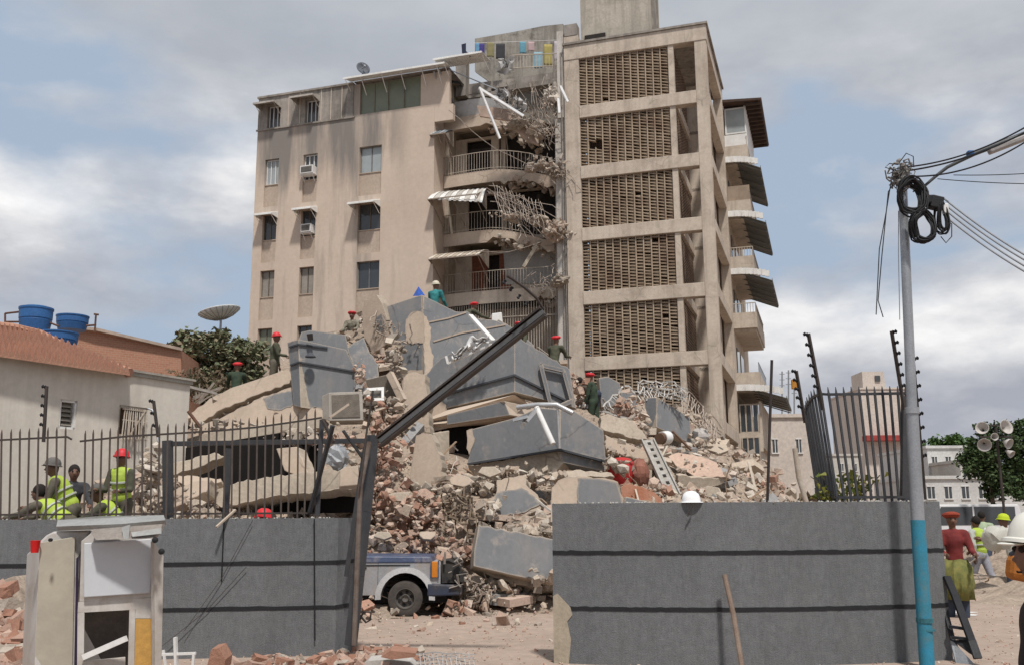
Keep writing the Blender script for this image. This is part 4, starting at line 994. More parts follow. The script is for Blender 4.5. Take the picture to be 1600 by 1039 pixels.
slab('fallen_slab', 'second bare slab below, ending at the perforated steel channel', 'concrete slab', [([(945,678),(1011,705),(1013,722),(948,704)], (980,700,22.6), nrm(10, 10), .5, 0, 'all')], [PLAST, EDGE], SLB)
slab('tiled_slab', 'flat pinkish slab tilted to show its top on the right of the pile', 'concrete slab', [([(1044,712),(1060,706),(1082,709),(1120,722),(1134,744),(1086,744),(1060,730)], (1090,725,22.8), nrm(-15, 42), .14, 0, 'all')], [mat('pink_slab', (.54, .39, .30), (.46, .33, .26), 1.2, .9, .1), EDGE], SLB)
slab('fallen_slab', 'dark undersided slab right below the flat pinkish slab', 'concrete slab', [([(1060,742),(1086,745),(1134,746),(1128,756),(1080,768),(1062,772)], (1090,750,22.4), nrm(5, -10), .25, 0, 'all')], [CONC, EDGE], SLB)
for i, (px, py, Y, s, lab) in enumerate(((1110,768,21.5,17,'tilted plaster shard near the white hard hat'),(1165,745,24.5,18,'pink plaster shard near the foot of the block'),(1210,785,23,16,'pale flat shard at the right foot of the pile'),(1125,700,27,16,'greenish ribbed shard leaning by the block column'),
        (745,905,17,13,'small sharp shard by the crushed front of the car'),(858,905,16.9,9,'upright pale shard near the gap in the boundary wall'),(690,800,18.6,12,'pale shard among the tangled roots'),(625,775,18.2,17,'broad dusty plate among the red bricks above the car'),(668,835,17.7,13,'tilted plaster plate just above the car bonnet'),(600,835,17.6,14,'grey beige plate beside the gate post above the car'),(720,750,19.2,18,'large pale plate right of the column stump'),(765,735,19.6,15,'pale broken plate under the lower grey corner'),(655,640,22.4,14,'thin plaster shard above the column stump'),(1140,785,20.5,15,'thin flat shard lying right of the white hard hat'))):
    rg = random.Random(i+40); n = rg.randint(5, 7)
    pts = [(px+s*cos(2*pi*k/n+.3)*rg.uniform(.7, 1.4), py+s*.55*sin(2*pi*k/n+.3)*rg.uniform(.7, 1.2)) for k in range(n)]
    slab('wall_shard', lab, 'wall fragment', [(pts, (px, py, Y), nrm(rg.uniform(-30, 30), rg.uniform(10, 45)), .1)], [rg.choice((PLAST, CONC)) if i != 1 else MATS['pink_slab'], EDGE], 'thin shards scattered on the pile')
# dark slab propped above the small rubble, AC unit, sink, bag, tank, drum
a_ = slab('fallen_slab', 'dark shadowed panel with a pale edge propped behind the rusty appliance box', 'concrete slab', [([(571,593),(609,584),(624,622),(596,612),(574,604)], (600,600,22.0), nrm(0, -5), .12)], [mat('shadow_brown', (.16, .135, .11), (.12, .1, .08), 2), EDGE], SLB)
mb = MB(); mb.bar(P(609,583,21.9), P(630,626,21.7), .12, .15); build(mb, 'pale_edge', PLAST, a_)
t = thing('broken_air_conditioner', 'boxy broken air conditioner with a brown grille, lying on the pile by the fence end', 'air conditioner', P(530, 655, 20.4))
nn = nrm(10, 4); mb = MB(); face(mb, [(514,613),(566,611),(568,656),(515,657)], (540,635,20.5), nn, .55)
face(mb, [(503,618),(514,613),(515,657),(504,654)], (514,635,20.4), nrm(-40, 0), .1); build(mb, 'casing', mat('dusty_casing', (.42, .38, .33), (.33, .29, .25), 3, .6, .1), t, bevel=.01)
on(t, 'grille', [(518,617),(561,615),(563,651),(519,652)], (540,635,20.5), nn, mat('rusty_mesh', (.20, .17, .14), (.14, .12, .1), 6, .9, .5, 60), .02, None)
tag(build(MB().bar(P(515,652,19.8), P(545,631,20.0), .04), 'broken_stick', PLAST), 'short pale stick lying across the broken air conditioner', 'stick')
t = thing('white_sink', 'small white sink stuck in the rubble right of the broken air conditioner', 'sink', P(587, 622, 21.6))
mb = MB(); nn = nrm(15, 20)
for pts in ([(573,606),(600,604),(600,609),(573,610)], [(573,610),(577,610),(578,622),(573,622)], [(596,609),(600,609),(600,622),(596,622)], [(573,622),(600,621),(600,625),(573,626)]): face(mb, pts, (587,615,21.6), nn, .25)
build(mb, 'rim', WHITE, t); mb = MB(); face(mb, [(577,609),(596,609),(597,622),(577,622)], (587,615,21.8), nn, .05); build(mb, 'bowl', mat('sink_bowl', (.45, .43, .40), None, 3), t)
mb = MB(); c = P(528, 714, 16.6); rg = random.Random(4)
mb.ball(c, .17, 8, sq=(1.1, .7, 1.25)); mb.v = [v+V((rg.uniform(-.035, .035), rg.uniform(-.03, .03), rg.uniform(-.03, .03))) for v in mb.v]
tag(build(mb, 'grey_bag', mat('grey_plastic', (.33, .34, .35), (.25, .25, .26), 4, .4, .2)), 'crumpled grey plastic bag beside the gate post', 'bag')
t = thing('red_tank', 'round red plastic tank half buried right of the grey corner', 'tank', P(970, 752, 21.5))
mb = MB(); mb.lathe(P(972, 752, 21.4), [(.30, 0), (.34, .15), (.33, .35), (.26, .47), (.12, .52), (.02, .53)], 22, V((-.15, -.25, 1))); build(mb, 'body', mat('red_plastic', (.50, .03, .03), (.38, .03, .03), 2, .45, .05), t, smooth=True)
mb = MB(); mb.lathe(P(970, 724, 21.3), [(.1, 0), (.1, .06), (.02, .07)], 16, V((-.15, -.25, 1))); build(mb, 'cap', mat('dark_red', (.25, .02, .02), None, 3), t)
mb = MB(); c = P(1000, 738, 21.2); mb.ball(c, .26, 8, sq=(.8, .7, 1.15)); rg = random.Random(9); mb.v = [v+V((rg.uniform(-.03, .03), 0, rg.uniform(-.03, .03))) for v in mb.v]
tag(build(mb, 'sack', mat('reddish_sack', (.30, .13, .09), (.22, .1, .08), 3)), 'reddish brown sack slumped right of the red tank', 'sack')
t = thing('steel_channel', 'long galvanised channel with punched holes sloping down behind the white hard hat', 'steel channel', P(1056, 785, 19.8))
p, q = P(1012, 688, 22), P(1058, 786, 19.6); mb = MB(); mb.bar(p, q, .26, .05, up=V((0, -1, .2)))
s_ = (q-p).normalized().cross(V((0, -1, .2))).normalized()
mb.bar(p+s_*.13+V((0,-.03,0)), q+s_*.13+V((0,-.03,0)), .03, .12, up=V((0, -1, .2))); mb.bar(p-s_*.13+V((0,-.03,0)), q-s_*.13+V((0,-.03,0)), .03, .12, up=V((0, -1, .2)))
build(mb, 'web', mat('dirty_galvanised', (.40, .38, .35), (.30, .28, .25), 6, .7, .2, grime=((.22, .17, .13), .5, 5)), t)
mb = MB()
for i in range(9):
    c = p.lerp(q, (i+.5)/9.3)+V((0, -.05, 0)); mb.bar(c-(q-p).normalized()*.06, c+(q-p).normalized()*.06, .07, .012, up=V((0, -1, .2)))
build(mb, 'punched_holes', DARK, t)
t = thing('water_heater', 'small brown and white cylinder lying on the slab above the steel channel', 'water heater', P(1030, 692, 24))
mb = MB(); mb.lathe(P(1034, 684, 24.1), [(.16, 0), (.17, .3)], 18, V((.6, .8, .1))); build(mb, 'drum', WHITE, t, smooth=True)
mb = MB(); mb.lathe(P(1030, 685, 23.9), [(.14, 0), (.15, .12)], 18, V((.6, .8, .1))); build(mb, 'drum_end', mat('brown_lid', (.14, .08, .05), None, 3), t)
mb = MB(); c = P(1094, 682, 28); rg = random.Random(3); mb.ball(c, .26, 8, sq=(1.1, .7, .9)); mb.v = [v+V((rg.uniform(-.04, .04), 0, rg.uniform(-.04, .04))) for v in mb.v]
tag(build(mb, 'white_bundle', mat('dusty_white', (.45, .42, .39), (.36, .34, .31), 3)), 'dusty white bundle below the wire netting by the block', 'bundle')
# white bars and sheets on the pile
def tube_thing(name, label, cat, pts, r, m, group=None, n=8):
    mb = MB(); mb.tube([P(*p) for p in pts], r, n); return tag(build(mb, name, m, smooth=True, ang=50), label, cat, group)
mb = MB(); mb.bar(P(735,493,26.0), P(771,533,24.5), .13, .06); tag(build(mb, 'white_batten', WHITE), 'flat white batten lying across the top of the grey corner', 'batten')
t = thing('window_blind', 'crumpled white blind on an aluminium rail lying on the grey corner', 'blind', P(740, 560, 23.7))
mb = MB(); rg = random.Random(12); n, m_ = 16, 5; g = []
for i in range(n+1):
    row = []
    for j in range(m_+1):
        u, v = i/n, j/m_
        x = 706+58*u; yt = 549-30*u+6*sin(u*9)+3*sin(u*21); yb = 563-28*u+3*sin(u*13)
        row.append(P(x, yt+(yb-yt)*v, 23.75-.4*u+rg.uniform(-.14, .14)))
    g.append(row)
mb.grid(g)
build(mb, 'fabric', WHITE, t, smooth=True, solid=.02); mb = MB(); mb.bar(P(697,556,23.9), P(700,568,23.9), .06); mb.bar(P(700,568,23.9), P(768,538,23.3), .05); build(mb, 'rail', WHITE, t)
tube_thing('pale_pipe', 'long bent pale pipe lying along the top of the grey corner', 'pipe', [(808,636,20.4),(840,632,20.2),(870,632,20.1),(895,645,20)], .055, ALU, 'pale pipes on the lower grey corner')
tube_thing('pale_pipe', 'straight pale pipe slanting down the face of the grey corner', 'pipe', [(838,636,20.0),(864,693,19.7)], .06, WHITE, 'pale pipes on the lower grey corner')
mb = MB()
for a, b_, w_ in (((840,637),(822,658),.12), ((803,656),(825,651),.14), ((822,655),(818,662),.08)): mb.bar(P(*a, 20), P(*b_, 19.9), w_, .06)
tag(build(mb, 'torn_sheet_metal', ALU), 'torn piece of bright sheet metal at the end of the pale pipes', 'sheet metal')
tube_thing('pale_pipe', 'thin pale strip hanging on the right face of the grey corner', 'pipe', [(871,636,20.1),(874,700,20.15)], .025, ALU, 'pale pipes on the lower grey corner')
# tangled wire cage & netting
mb = MB(); rg = random.Random(21)
def strand2(mb, a, b_, r, sag=0, j=.05, n=6):
    mb.tube([a.lerp(b_, i/n)+V((rg.uniform(-j, j), rg.uniform(-j, j), rg.uniform(-j, j)-sag*sin(pi*i/n))) for i in range(n+1)], r, 4)
for i in range(14): strand2(mb, P(995+i*5.5, 597+i*.9+rg.uniform(-3, 3), 27), P(1000+i*5, 622+rg.uniform(-4, 4), 26.6), .018)
for k in range(5): strand2(mb, P(994, 598+k*5, 27), P(1073, 605+k*5, 26.6), .022, -.1, .08, 12)
for i in range(9): strand2(mb, P(940+i*3.5, 640-i*4, 26.6), P(950+i*5, 655-i*2, 26.2), .018, 0, .05)
strand2(mb, P(943,638,26), P(975,602,26.2), .03); strand2(mb, P(975,602,26.2), P(993,612,26.2), .03); strand2(mb, P(945,640,25.8), P(985,655,25.6), .03)
tag(build(mb, 'crushed_cage', mat('pale_wire', (.55, .53, .50), (.4, .38, .35), 5, .5)), 'crushed white wire cage lying against the clay screens', 'wire cage')
mb = MB()
for i in range(15): strand2(mb, P(1071+i*3.6, 606+i*4.2, 29), P(1064+i*3.9, 640+i*3.6, 28.5), .02, 0, .05)
for k in range(5): strand2(mb, P(1071-k*3, 606+k*8, 29), P(1128-k*2, 668+k*6, 29), .018, 0, .05)
tag(build(mb, 'wire_netting', REBAR), 'striped netting sagging down to the foot of the corner column', 'netting')
# bent reinforcement and cables
for i, (pts, lab) in enumerate((([(590,480,28),(596,500,27.6),(612,520,27),(630,535,26.8),(634,560,26.6)], 'bent bars hanging between the leaning plaster chunk and the highest corner'),
     ([(600,655,20.8),(590,700,19),(572,760,17.8),(600,720,18.6)], 'rusty bars dangling over the red brick spill'), ([(690,780,18.6),(715,800,18.4),(735,770,18.6),(728,840,18)], 'roots and bars twisted beside the smooth grey slab'),
     ([(700,885,17.2),(722,905,16.9),(745,930,16.8),(756,915,16.8)], 'torn strips sticking out by the front of the car'))):
    mb = MB(); rg = random.Random(i)
    for k in range(26):
        a = pts[rg.randrange(len(pts)-1)]; b_ = pts[rg.randrange(1, len(pts))]; s = 9
        p = P(a[0]+rg.gauss(0, s), a[1]+rg.gauss(0, s), a[2]+rg.uniform(-.3, .3)); q = P((a[0]+b_[0])/2+rg.gauss(0, s*1.3), (a[1]+b_[1])/2+rg.gauss(0, s*1.6), a[2]+rg.uniform(-.3, .3))
        strand2(mb, p, q, rg.choice((.012, .018, .026)), rg.uniform(-.1, .2), .07)
    stuff(build(mb, 'tangled_bars', [REBAR, RUST, mat('root_brown', (.22, .17, .12), (.15, .11, .08), 5), REBAR][i]), lab, 'bars')
rg = random.Random(404); mid_ = MB()      # middling broken plates half sunk in the pile
for k in range(330):
    x = rg.uniform(-9, 8.5); y = rg.uniform(16.5, 31); h = H(x, y)
    px, py = topx(V((x, y, h)))
    if h < .25 or px > 1215 or 565 < px < 690 and py > 690: continue
    s = rg.uniform(.18, .62); n = rg.randint(4, 7); az = Matrix.Rotation(rg.uniform(0, 6.3), 3, 'Z') @ Matrix.Rotation(rg.gauss(0, .45), 3, 'X'); ph = rg.uniform(0, 6)
    pts = [V((x, y, h+.02))+az @ V((s*cos(ph+2*pi*i/n)*rg.uniform(.6, 1.3), s*.7*sin(ph+2*pi*i/n)*rg.uniform(.6, 1.3), 0)) for i in range(n)]
    mid_.prism(pts, az @ V((0, 0, -rg.uniform(.08, .2))))
stuff(build(mid_, 'broken_plates', mat('plate_mix', (.48, .39, .31), (.4, .32, .25), 1.5, .95, .25, 12, island=[(.50, .41, .33), (.44, .35, .28), (.24, .25, .26), (.52, .43, .34), (.46, .35, .28), (.50, .37, .30)], grime=((.3, .24, .19), .4, 2))), 'broken floor and wall plates half sunk in the pile', 'rubble')
mb = MB(); rg = random.Random(77)      # scattered sticks, rods, splinters over the pile
for k in range(330):
    x = rg.uniform(-9, 12.5); y = rg.uniform(15.5, 30); h = H(x, y)
    if h < .1: continue
    p = V((x, y, h+.02)); d = V((rg.uniform(-1, 1), rg.uniform(-1, 1), rg.uniform(-.2, .7))).normalized()*rg.uniform(.2, .9)
    if rg.random() < .5: strand2(mb, p, p+d, rg.uniform(.008, .016), 0, .05, 4)
    else: mb.bar(p, p+d, rg.uniform(.03, .08), rg.uniform(.015, .04))
stuff(build(mb, 'splinters', mat('splinter_mix', (.42, .35, .27), (.25, .17, .12), 1.2, island=[(.5, .44, .36), (.3, .2, .13), (.55, .52, .47), (.2, .12, .09), (.42, .33, .24)])), 'scattered sticks, rods and splinters over the pile', 'splinters')
slab('white_stub', 'pale stub of a pillar standing behind the white batten', 'column', [([(768,508),(769,490),(784,488),(786,508)], (777,500,29), nrm(10, 0), .3)], [WHITE, WHITE], SLB)
mb = MB(); mb.add([P(645,463,28.3), P(654,448,28.3), P(664,462,28.1), P(653,463,27.8)], [(0, 1, 3), (1, 2, 3), (0, 3, 2), (0, 2, 1)])
tag(build(mb, 'blue_tarp', mat('blue_tarp', (.03, .10, .42), (.02, .07, .3), 4, .5)), 'folded blue tarpaulin poking up behind the highest grey corner', 'tarpaulin')
# ================================================================== foreground: walls, fences, gate, pole
WT = 1.74
def ring_wall(pix, h, th, name, label, zt=None):
    """pix: base line given as ground x,y points"""
    pts = [V((x, y, 0)) for x, y in pix]; mb = MB(); k = len(pts)
    nor = []
    for i in range(k):
        d = (pts[min(i+1, k-1)]-pts[max(i-1, 0)]).normalized(); nor.append(V((-d.y, d.x, 0)))
    for i in range(k-1):
        a, b_ = pts[i], pts[i+1]; na, nb_ = nor[i]*th, nor[i+1]*th
        mb.hexa([a, b_, b_+nb_, a+na, a+V((0, 0, h)), b_+V((0, 0, h)), b_+nb_+V((0, 0, h)), a+na+V((0, 0, h))])
    o = build(mb, name, WALLG); tag(o, label, 'wall'); return o, pts, nor
# left wall: plane through measured points
LB = [(-9.5, 11.35), (-5.86, 11.55), (-3.72, 11.75), (-2.12, 11.95)]
LH = 1.60
lw, lp, ln = ring_wall(LB, LH, .28, 'boundary_wall', 'grey rendered boundary wall with two black bands, left of the gateway')
mb = MB()    # returned end of the wall at the gateway
mb.hexa([V((-2.12, 11.95, 0)), V((-1.93, 12.35, 0)), V((-2.2, 12.5, 0)), V((-2.35, 12.2, 0)), V((-2.12, 11.95, LH)), V((-1.93, 12.35, LH)), V((-2.2, 12.5, LH)), V((-2.35, 12.2, LH))]); build(mb, 'end_return', WALLG, lw)
def band(parent, pts, nor, z, h=.045):
    mb = MB()
    K = 9; rz = [(mnoise.noise(V((i*.7, z*9, 1)))*.006, h*(1+.2*mnoise.noise(V((i*1.9, z*7, 5))))) for i in range(len(pts)*K)]
    for j in range((len(pts)-1)*K):
        i, u0, u1 = j//K, (j % K)/K, (j % K+1)/K
        a, b_ = pts[i].lerp(pts[i+1], u0)-nor[i]*.006, pts[i].lerp(pts[i+1], u1)-nor[i]*.006; q = nor[i]*.02
        (za, ha), (zb, hb_) = rz[j], rz[j+1]; A0_, B0_ = V((0, 0, z+za)), V((0, 0, z+zb)); A1_, B1_ = V((0, 0, z+za+ha)), V((0, 0, z+zb+hb_))
        mb.hexa([a+A0_, b_+B0_, b_+q+B0_, a+q+A0_, a+A1_, b_+B1_, b_+q+B1_, a+q+A1_])
    build(mb, 'black_band', BLACK, parent)
for z in (.53, 1.05): band(lw, lp, ln, z)
mb = MB(); mb.bar(V((-2.125, 11.94, 1.075)), V((-1.93, 12.345, 1.075)), .012, .045); build(mb, 'black_band', BLACK, lw); build(MB().bar(V((-2.125, 11.94, .555)), V((-1.93, 12.345, .555)), .012, .045), 'black_band', BLACK, lw)
# right wall, gently curved
RB = []
for px, Y in ((864, 11.25), (930, 11.1), (1000, 11.0), (1070, 10.93), (1150, 10.9), (1230, 10.92), (1310, 11.0), (1380, 11.1), (1440, 11.2), (1478, 11.32)):
    p = P(px, 900, Y); RB.append((p.x, Y))
RH = 1.745
rw, rp, rn = ring_wall(RB, RH, .26, 'boundary_wall', 'long curved grey rendered wall with two black bands, right of the gateway')
mb = MB(); e = rp[-1]
mb.hexa([e, e+V((.10, .6, 0)), e+V((-.2, .65, 0)), e+V((-.1, .26, 0)), e+V((-.0, 0, RH)), e+V((.10, .6, RH-.02)), e+V((-.2, .65, RH-.02)), e+V((-.1, .26, RH))]); build(mb, 'end_return', WALLG, rw)
for z in (.57, 1.175): band(rw, rp, rn, z)
mb = MB(); q = rp[0]; n0 = rn[0]; d0 = (rp[1]-rp[0]).normalized()
pp = [(0, 0), (.17, 0), (.2, .25), (.16, .45), (.22, .52), (.2, .6), (.05, .75), (0, .72)]
mb.prism([q-n0*.008+d0*a+V((0, 0, b_)) for a, b_ in pp], n0*.007); build(mb, 'bare_patch', mat('bare_patch', (.40, .34, .26), (.33, .28, .21), 2), rw)
mb = MB(); rg = random.Random(6)
for i in range(120):
    u = rg.random()*(len(rp)-1.01); k = int(u); c = rp[k].lerp(rp[k+1], u-k)+rn[k]*rg.uniform(0, .05); mb.chunk(c+V((0, 0, RH)), rg.uniform(.005, .02), rg)
build(mb, 'crumbling_top', mat('pale_mortar', (.42, .40, .37), (.33, .31, .28), 6), rw)['kind'] = 'stuff'
mb = MB()
for i in range(90):
    u = rg.random()*(len(lp)-1.01); k = int(u); c = lp[k].lerp(lp[k+1], u-k)+ln[k]*rg.uniform(0, .05); mb.chunk(c+V((0, 0, LH)), rg.uniform(.005, .02), rg)
build(mb, 'crumbling_top', MATS['pale_mortar'], lw)['kind'] = 'stuff'
# ---- left picket fence
def lwp(px, off=.14):   # point on left wall centre line above pixel column
    best = None
    for i in range(len(lp)-1):
        n = ln[i]; a = lp[i]+n*off
        p = onpl(px, 810, a, n)
        if lp[i].x-.02 <= p.x <= lp[i+1].x+.02 or best is None: best = (p, n)
    return best
t = thing('picket_fence', 'rusty brown iron picket fence bolted on top of the left wall', 'fence', V((-5, 11.8, LH)))
rail_t = [(-20,688),(60,684),(105,682),(112,686)]; rail_b = [(125,689),(200,681),(270,677),(345,672),(400,667),(450,660),(503,652)]
def ypx(rail, x):
    for (x0, y0), (x1, y1) in zip(rail[:-1], rail[1:]):
        if x0 <= x <= x1: return y0+(y1-y0)*(x-x0)/(x1-x0)
    return rail[-1][1] if x > rail[-1][0] else rail[0][1]
rg = random.Random(14)
def wallpt(px, py):
    p, n = lwp(px); return onpl(px, py, p, n)
x = -14
while x < 500:
    if 108 < x < 124: x += 8; continue
    rail = rail_t if x < 115 else rail_b
    yt = ypx(rail, x)-10; lean = rg.uniform(-1.5, 1.5)+(0 if x > 125 else 0)
    bot = wallpt(x+lean, 808); top = wallpt(x+2, yt)
    bot.z = LH-.0
    mb = MB(); mb.tube([bot, top+V((0, 0, 0)), top+V((0, 0, .05))], [.012, .012, .003], 6)
    build(mb, 'picket', mat('picket_brown', (.10, .08, .07), (.075, .058, .048), 6, .6), t); x += 14.2+rg.uniform(-.8, .8) if x < 130 else 13.0+rg.uniform(-.8, .8)
mb = MB()
for rail in (rail_t, rail_b):
    q = [wallpt(a, b_) for a, b_ in rail]
    mb = MB()
    for a, b_ in zip(q[:-1], q[1:]): mb.bar(a, b_, .022, .022)
    build(mb, 'rail', IRON, t)
for x0, x1 in ((-20, 112), (125, 500)):
    a, b_ = wallpt(x0, 800), wallpt(x1, 800); a.z = b_.z = LH+.06; build(MB().bar(a, b_, .022, .022), 'rail', IRON, t)
# square posts & broken bars near the gate
def bar_thing(name, label, cat, a, b_, w_, m, h=None, group=None):
    mb = MB(); mb.bar(P(*a), P(*b_), w_, h); return tag(build(mb, name, m, bevel=.003), label, cat, group)
IG = 'bent iron bars around the broken gateway'
bar_thing('square_post', 'thick dark square post standing behind the left fence', 'post', (263,812,12.4), (262,688,12.4), .11, IRONG)
bar_thing('square_post', 'thinner dark post behind the fence between square post and gateway', 'post', (352,812,12.4), (358,700,12.4), .07, IRONG)
bar_thing('iron_rail', 'thick dark horizontal rail behind the left fence', 'rail', (258,693,12.45), (585,688,12.2), .06, IRONG)
bar_thing('iron_bar', 'leaning grey bar crossing the fence end from lower left', 'iron bar', (484,800,12.0), (520,664,11.6), .045, IRONG, None, IG)
bar_thing('iron_bar', 'upright dark bar at the very end of the left fence', 'iron bar', (496,806,12.0), (503,655,12.0), .05, IRONG, None, IG)
bar_thing('iron_bar', 'short thin bar slanting down to the gate post', 'iron bar', (536,672,11.6), (572,722,11.8), .03, IRONG, None, IG)
bar_thing('iron_bar', 'black bar bent over the broken fence end', 'iron bar', (503,655,11.9), (522,690,11.8), .035, IRON, None, IG)
def gate_post(name, label, pts, w0):
    mb = MB(); q = [P(*p) for p in pts]
    for a, b_ in zip(q[:-1], q[1:]): mb.bar(a, b_, w0, w0)
    return tag(build(mb, name, IRONG, bevel=.004), label, 'post', 'bent gate posts')
gate_post('gate_post', 'main dark gate post bent and leaning by the left wall end', [(548,1008,11.5),(560,900,11.6),(571,800,11.7),(583,680,11.8)], .105)
t = thing('gate_post', 'rust-streaked thin post leaning beside the main gate post', 'post', P(550, 1008, 11.4), 'bent gate posts')
mb = MB(); q = [P(*p) for p in ((553,1008,11.4),(558,880,11.45),(563,760,11.5),(577,690,11.6))]
mb.tube(q, .03, 8); build(mb, 'shaft', mat('rust_grey', (.17, .14, .12), (.1, .07, .055), 5), t)
bar_thing('gate_hinge_bar', 'slim bar leaning left of the main gate post', 'iron bar', (541,900,11.9), (570,700,11.9), .05, IRONG, None, IG)
# the fallen gate beam with its bent insulator rod
t = thing('gate_beam', 'heavy dark steel beam snapped up diagonally from the gate post towards the balconies', 'steel beam', P(592, 690, 11.6))
A, Bq = P(594, 690, 11.6), P(849, 489, 10.6)
mb = MB(); up = V((0, 0, 1)); mb.bar(A, Bq, .14, .028, up=up)
d = (Bq-A).normalized(); x_ = d.cross(up).normalized(); y_ = x_.cross(d)
for s in (-1, 1): mb.bar(A+y_*.055*s+V((0, -.04, 0)), Bq+y_*.055*s+V((0, -.04, 0)), .09, .022)
mb.bar(A+V((0, .04, 0)), Bq+V((0, .04, 0)), .03, .11)
build(mb, 'flange', IRON, t)
mb = MB(); mb.bar(A+y_*.0+V((0, -.075, 0)), Bq+V((0, -.075, 0)), .012, .05); build(mb, 'track', mat('gate_track', (.12, .12, .12), None, 4, .4), t)
rod = [(848,482,10.6),(838,466,10.55),(820,450,10.5),(803,438,10.45),(792,431,10.4)]
mb = MB(); mb.tube([P(*p) for p in rod], .018, 6); o = build(mb, 'insulator_rod', IRON, t)
for (px, py) in ((825,477),(813,466),(801,454),(790,443)):
    mb = MB(); c = P(px-2, py-2, 10.5); ax = (P(px+6, py-12, 10.5)-c).normalized(); mb.lathe(c, [(.008, -.03), (.022, -.02), (.012, 0), (.022, .02), (.008, .03)], 8, ax); build(mb, 'insulator', BLACK, o)
tube_thing('thin_rod', 'thin rod rising from the gateway rubble in front of the brick spill', 'rod', [(562,760,11.4),(572,680,11.5),(583,610,11.5)], .012, IRON)
# ---- insulator posts (electric fence)
def insul(label, a, b_, n, side=1, r=.02, group='electric fence posts with black insulators'):
    p, q = P(*a), P(*b_); t = thing('fence_post', label, 'post', p, group)
    mb = MB(); mb.bar(p, q, r*1.6, r*1.6); build(mb, 'upright', IRON, t)
    for i in range(n):
        c = p.lerp(q, .3+.68*i/(n-1) if n > 1 else .9); mb = MB()
        c = c+V((side*(r+.015), 0, 0)); mb.lathe(c-V((side*.03, 0, 0)), [(.012, 0), (.026, .012), (.014, .03), (.026, .045), (.008, .06)], 8, V((side, 0, .25))); build(mb, 'insulator', BLACK, t)
insul('tall insulator post at the outer corner of the curved railing', (1286,640,11.1), (1263,521,11.0), 6, -1)
insul('tall insulator post behind the top of the blue based pole', (1413,640,11.1), (1393,517,11.0), 6, 1)
insul('lower insulator post left of the curved railing', (1258,660,11.9), (1244,579,11.8), 5, -1)
insul('insulator post just right of the galvanised pole', (1446,780,11.5), (1427,556,11.4), 8, 1)
insul('insulator post in front of the pale house, left of its louvred window', (68,690,11.9), (73,603,11.9), 5, -1)
insul('stubby insulator post in front of the barred house window', (247,682,12), (240,626,12), 3, -1)
tube_thing('bent_rod', 'short bent rod above the fence at the left edge of the pile', 'rod', [(313,680,12),(314,668,12),(294,642,12)], .02, RUST)
tube_thing('steel_rod', 'tall thin rod rising straight from behind the right wall', 'rod', [(1199,785,11.4),(1203,660,11.3),(1206,562,11.2)], .017, IRON)
# ---- curved railing on the right wall
t = thing('curved_railing', 'dark outward-leaning iron railing curving round on top of the right wall', 'railing', P(1340, 785, 11.2))
tops, bots = [], []
K = 14
path = [((1258,648,13.2),(1279,783,13.2)), ((1261,632,12.6),(1288,783,12.6)), ((1270,620,12.0),(1298,783,12.0)), ((1283,615,11.45),(1309,783,11.3))]
for i in range(9):
    u = i/8*3; k = min(2, int(u)); f = u-k
    a = [P(*path[k][s]).lerp(P(*path[k+1][s]), f) for s in (0, 1)]; tops.append(a[0]); bots.append(a[1])
for i in range(1, 12):
    u = i/11; tops.append(P(1283+132*u, 616-2*u+0*sin(pi*u), 11.4-.25*sin(pi*u)*.5)); bots.append(P(1309+117*u, 784, 11.3-.12*sin(pi*u)))
for a, b_ in zip(tops, bots):
    b_.z = max(RH, min(b_.z, RH+.05)) 
    mb = MB(); d = (a-b_).normalized(); mb.tube([b_, a, a+d*.09], [.016, .016, .004], 6); build(mb, 'picket', IRONG, t)
mb = MB()
for a, b_ in zip(tops[:-1], tops[1:]): mb.bar(a, b_, .03, .03)
for a, b_ in zip(bots[:-1], bots[1:]): mb.bar(a+V((0, 0, .05)), b_+V((0, 0, .05)), .03, .03)
build(mb, 'rail', IRONG, t)
mb = MB(); a, b_ = P(1424, 784, 11.2), P(1419, 612, 11.2); b2 = P(1411, 612, 11.2); mb.prism([P(1410,784,11.25), P(1440,784,11.25), P(1430,618,11.25), P(1412,618,11.25)], V((0, .08, 0))); build(mb, 'end_plate', IRONG, t)
# ---- pole with cables
t = thing('utility_pole', 'galvanised pole painted blue at the foot, in front of the right wall', 'pole', P(1451, 1055, 10.7))
def pr(a, b_, r0, r1, m, name, n=18):
    mb = MB(); mb.tube([P(*a), P(*b_)], [r0, r1], n); return build(mb, name, m, t, smooth=True, ang=60)
pr((1450,1060,10.7), (1434,812,10.7), .079, .076, mat('blue_paint', (.03, .22, .34), (.04, .18, .24), 5, .6, .1, grime=((.10, .17, .18), .7, 6)), 'painted_base')
pr((1434,812,10.7), (1425,640,10.7), .071, .065, GALV, 'lower_tube'); pr((1425,640,10.7), (1409,262,10.7), .056, .050, GALV, 'upper_tube')
mb = MB(); mb.tube([P(1425.3,646,10.7), P(1424.8,636,10.7)], .078, 18); build(mb, 'collar', GALV, t, smooth=True)
mb = MB(); mb.tube([P(1445,972,10.7), P(1444.5,965,10.7)], .088, 16); mb.tube([P(1448,985,10.7), P(1447.8,982,10.7)], .085, 16); build(mb, 'strap', mat('teal_strap', (.05, .2, .24), (.03, .1, .12), 6), t)
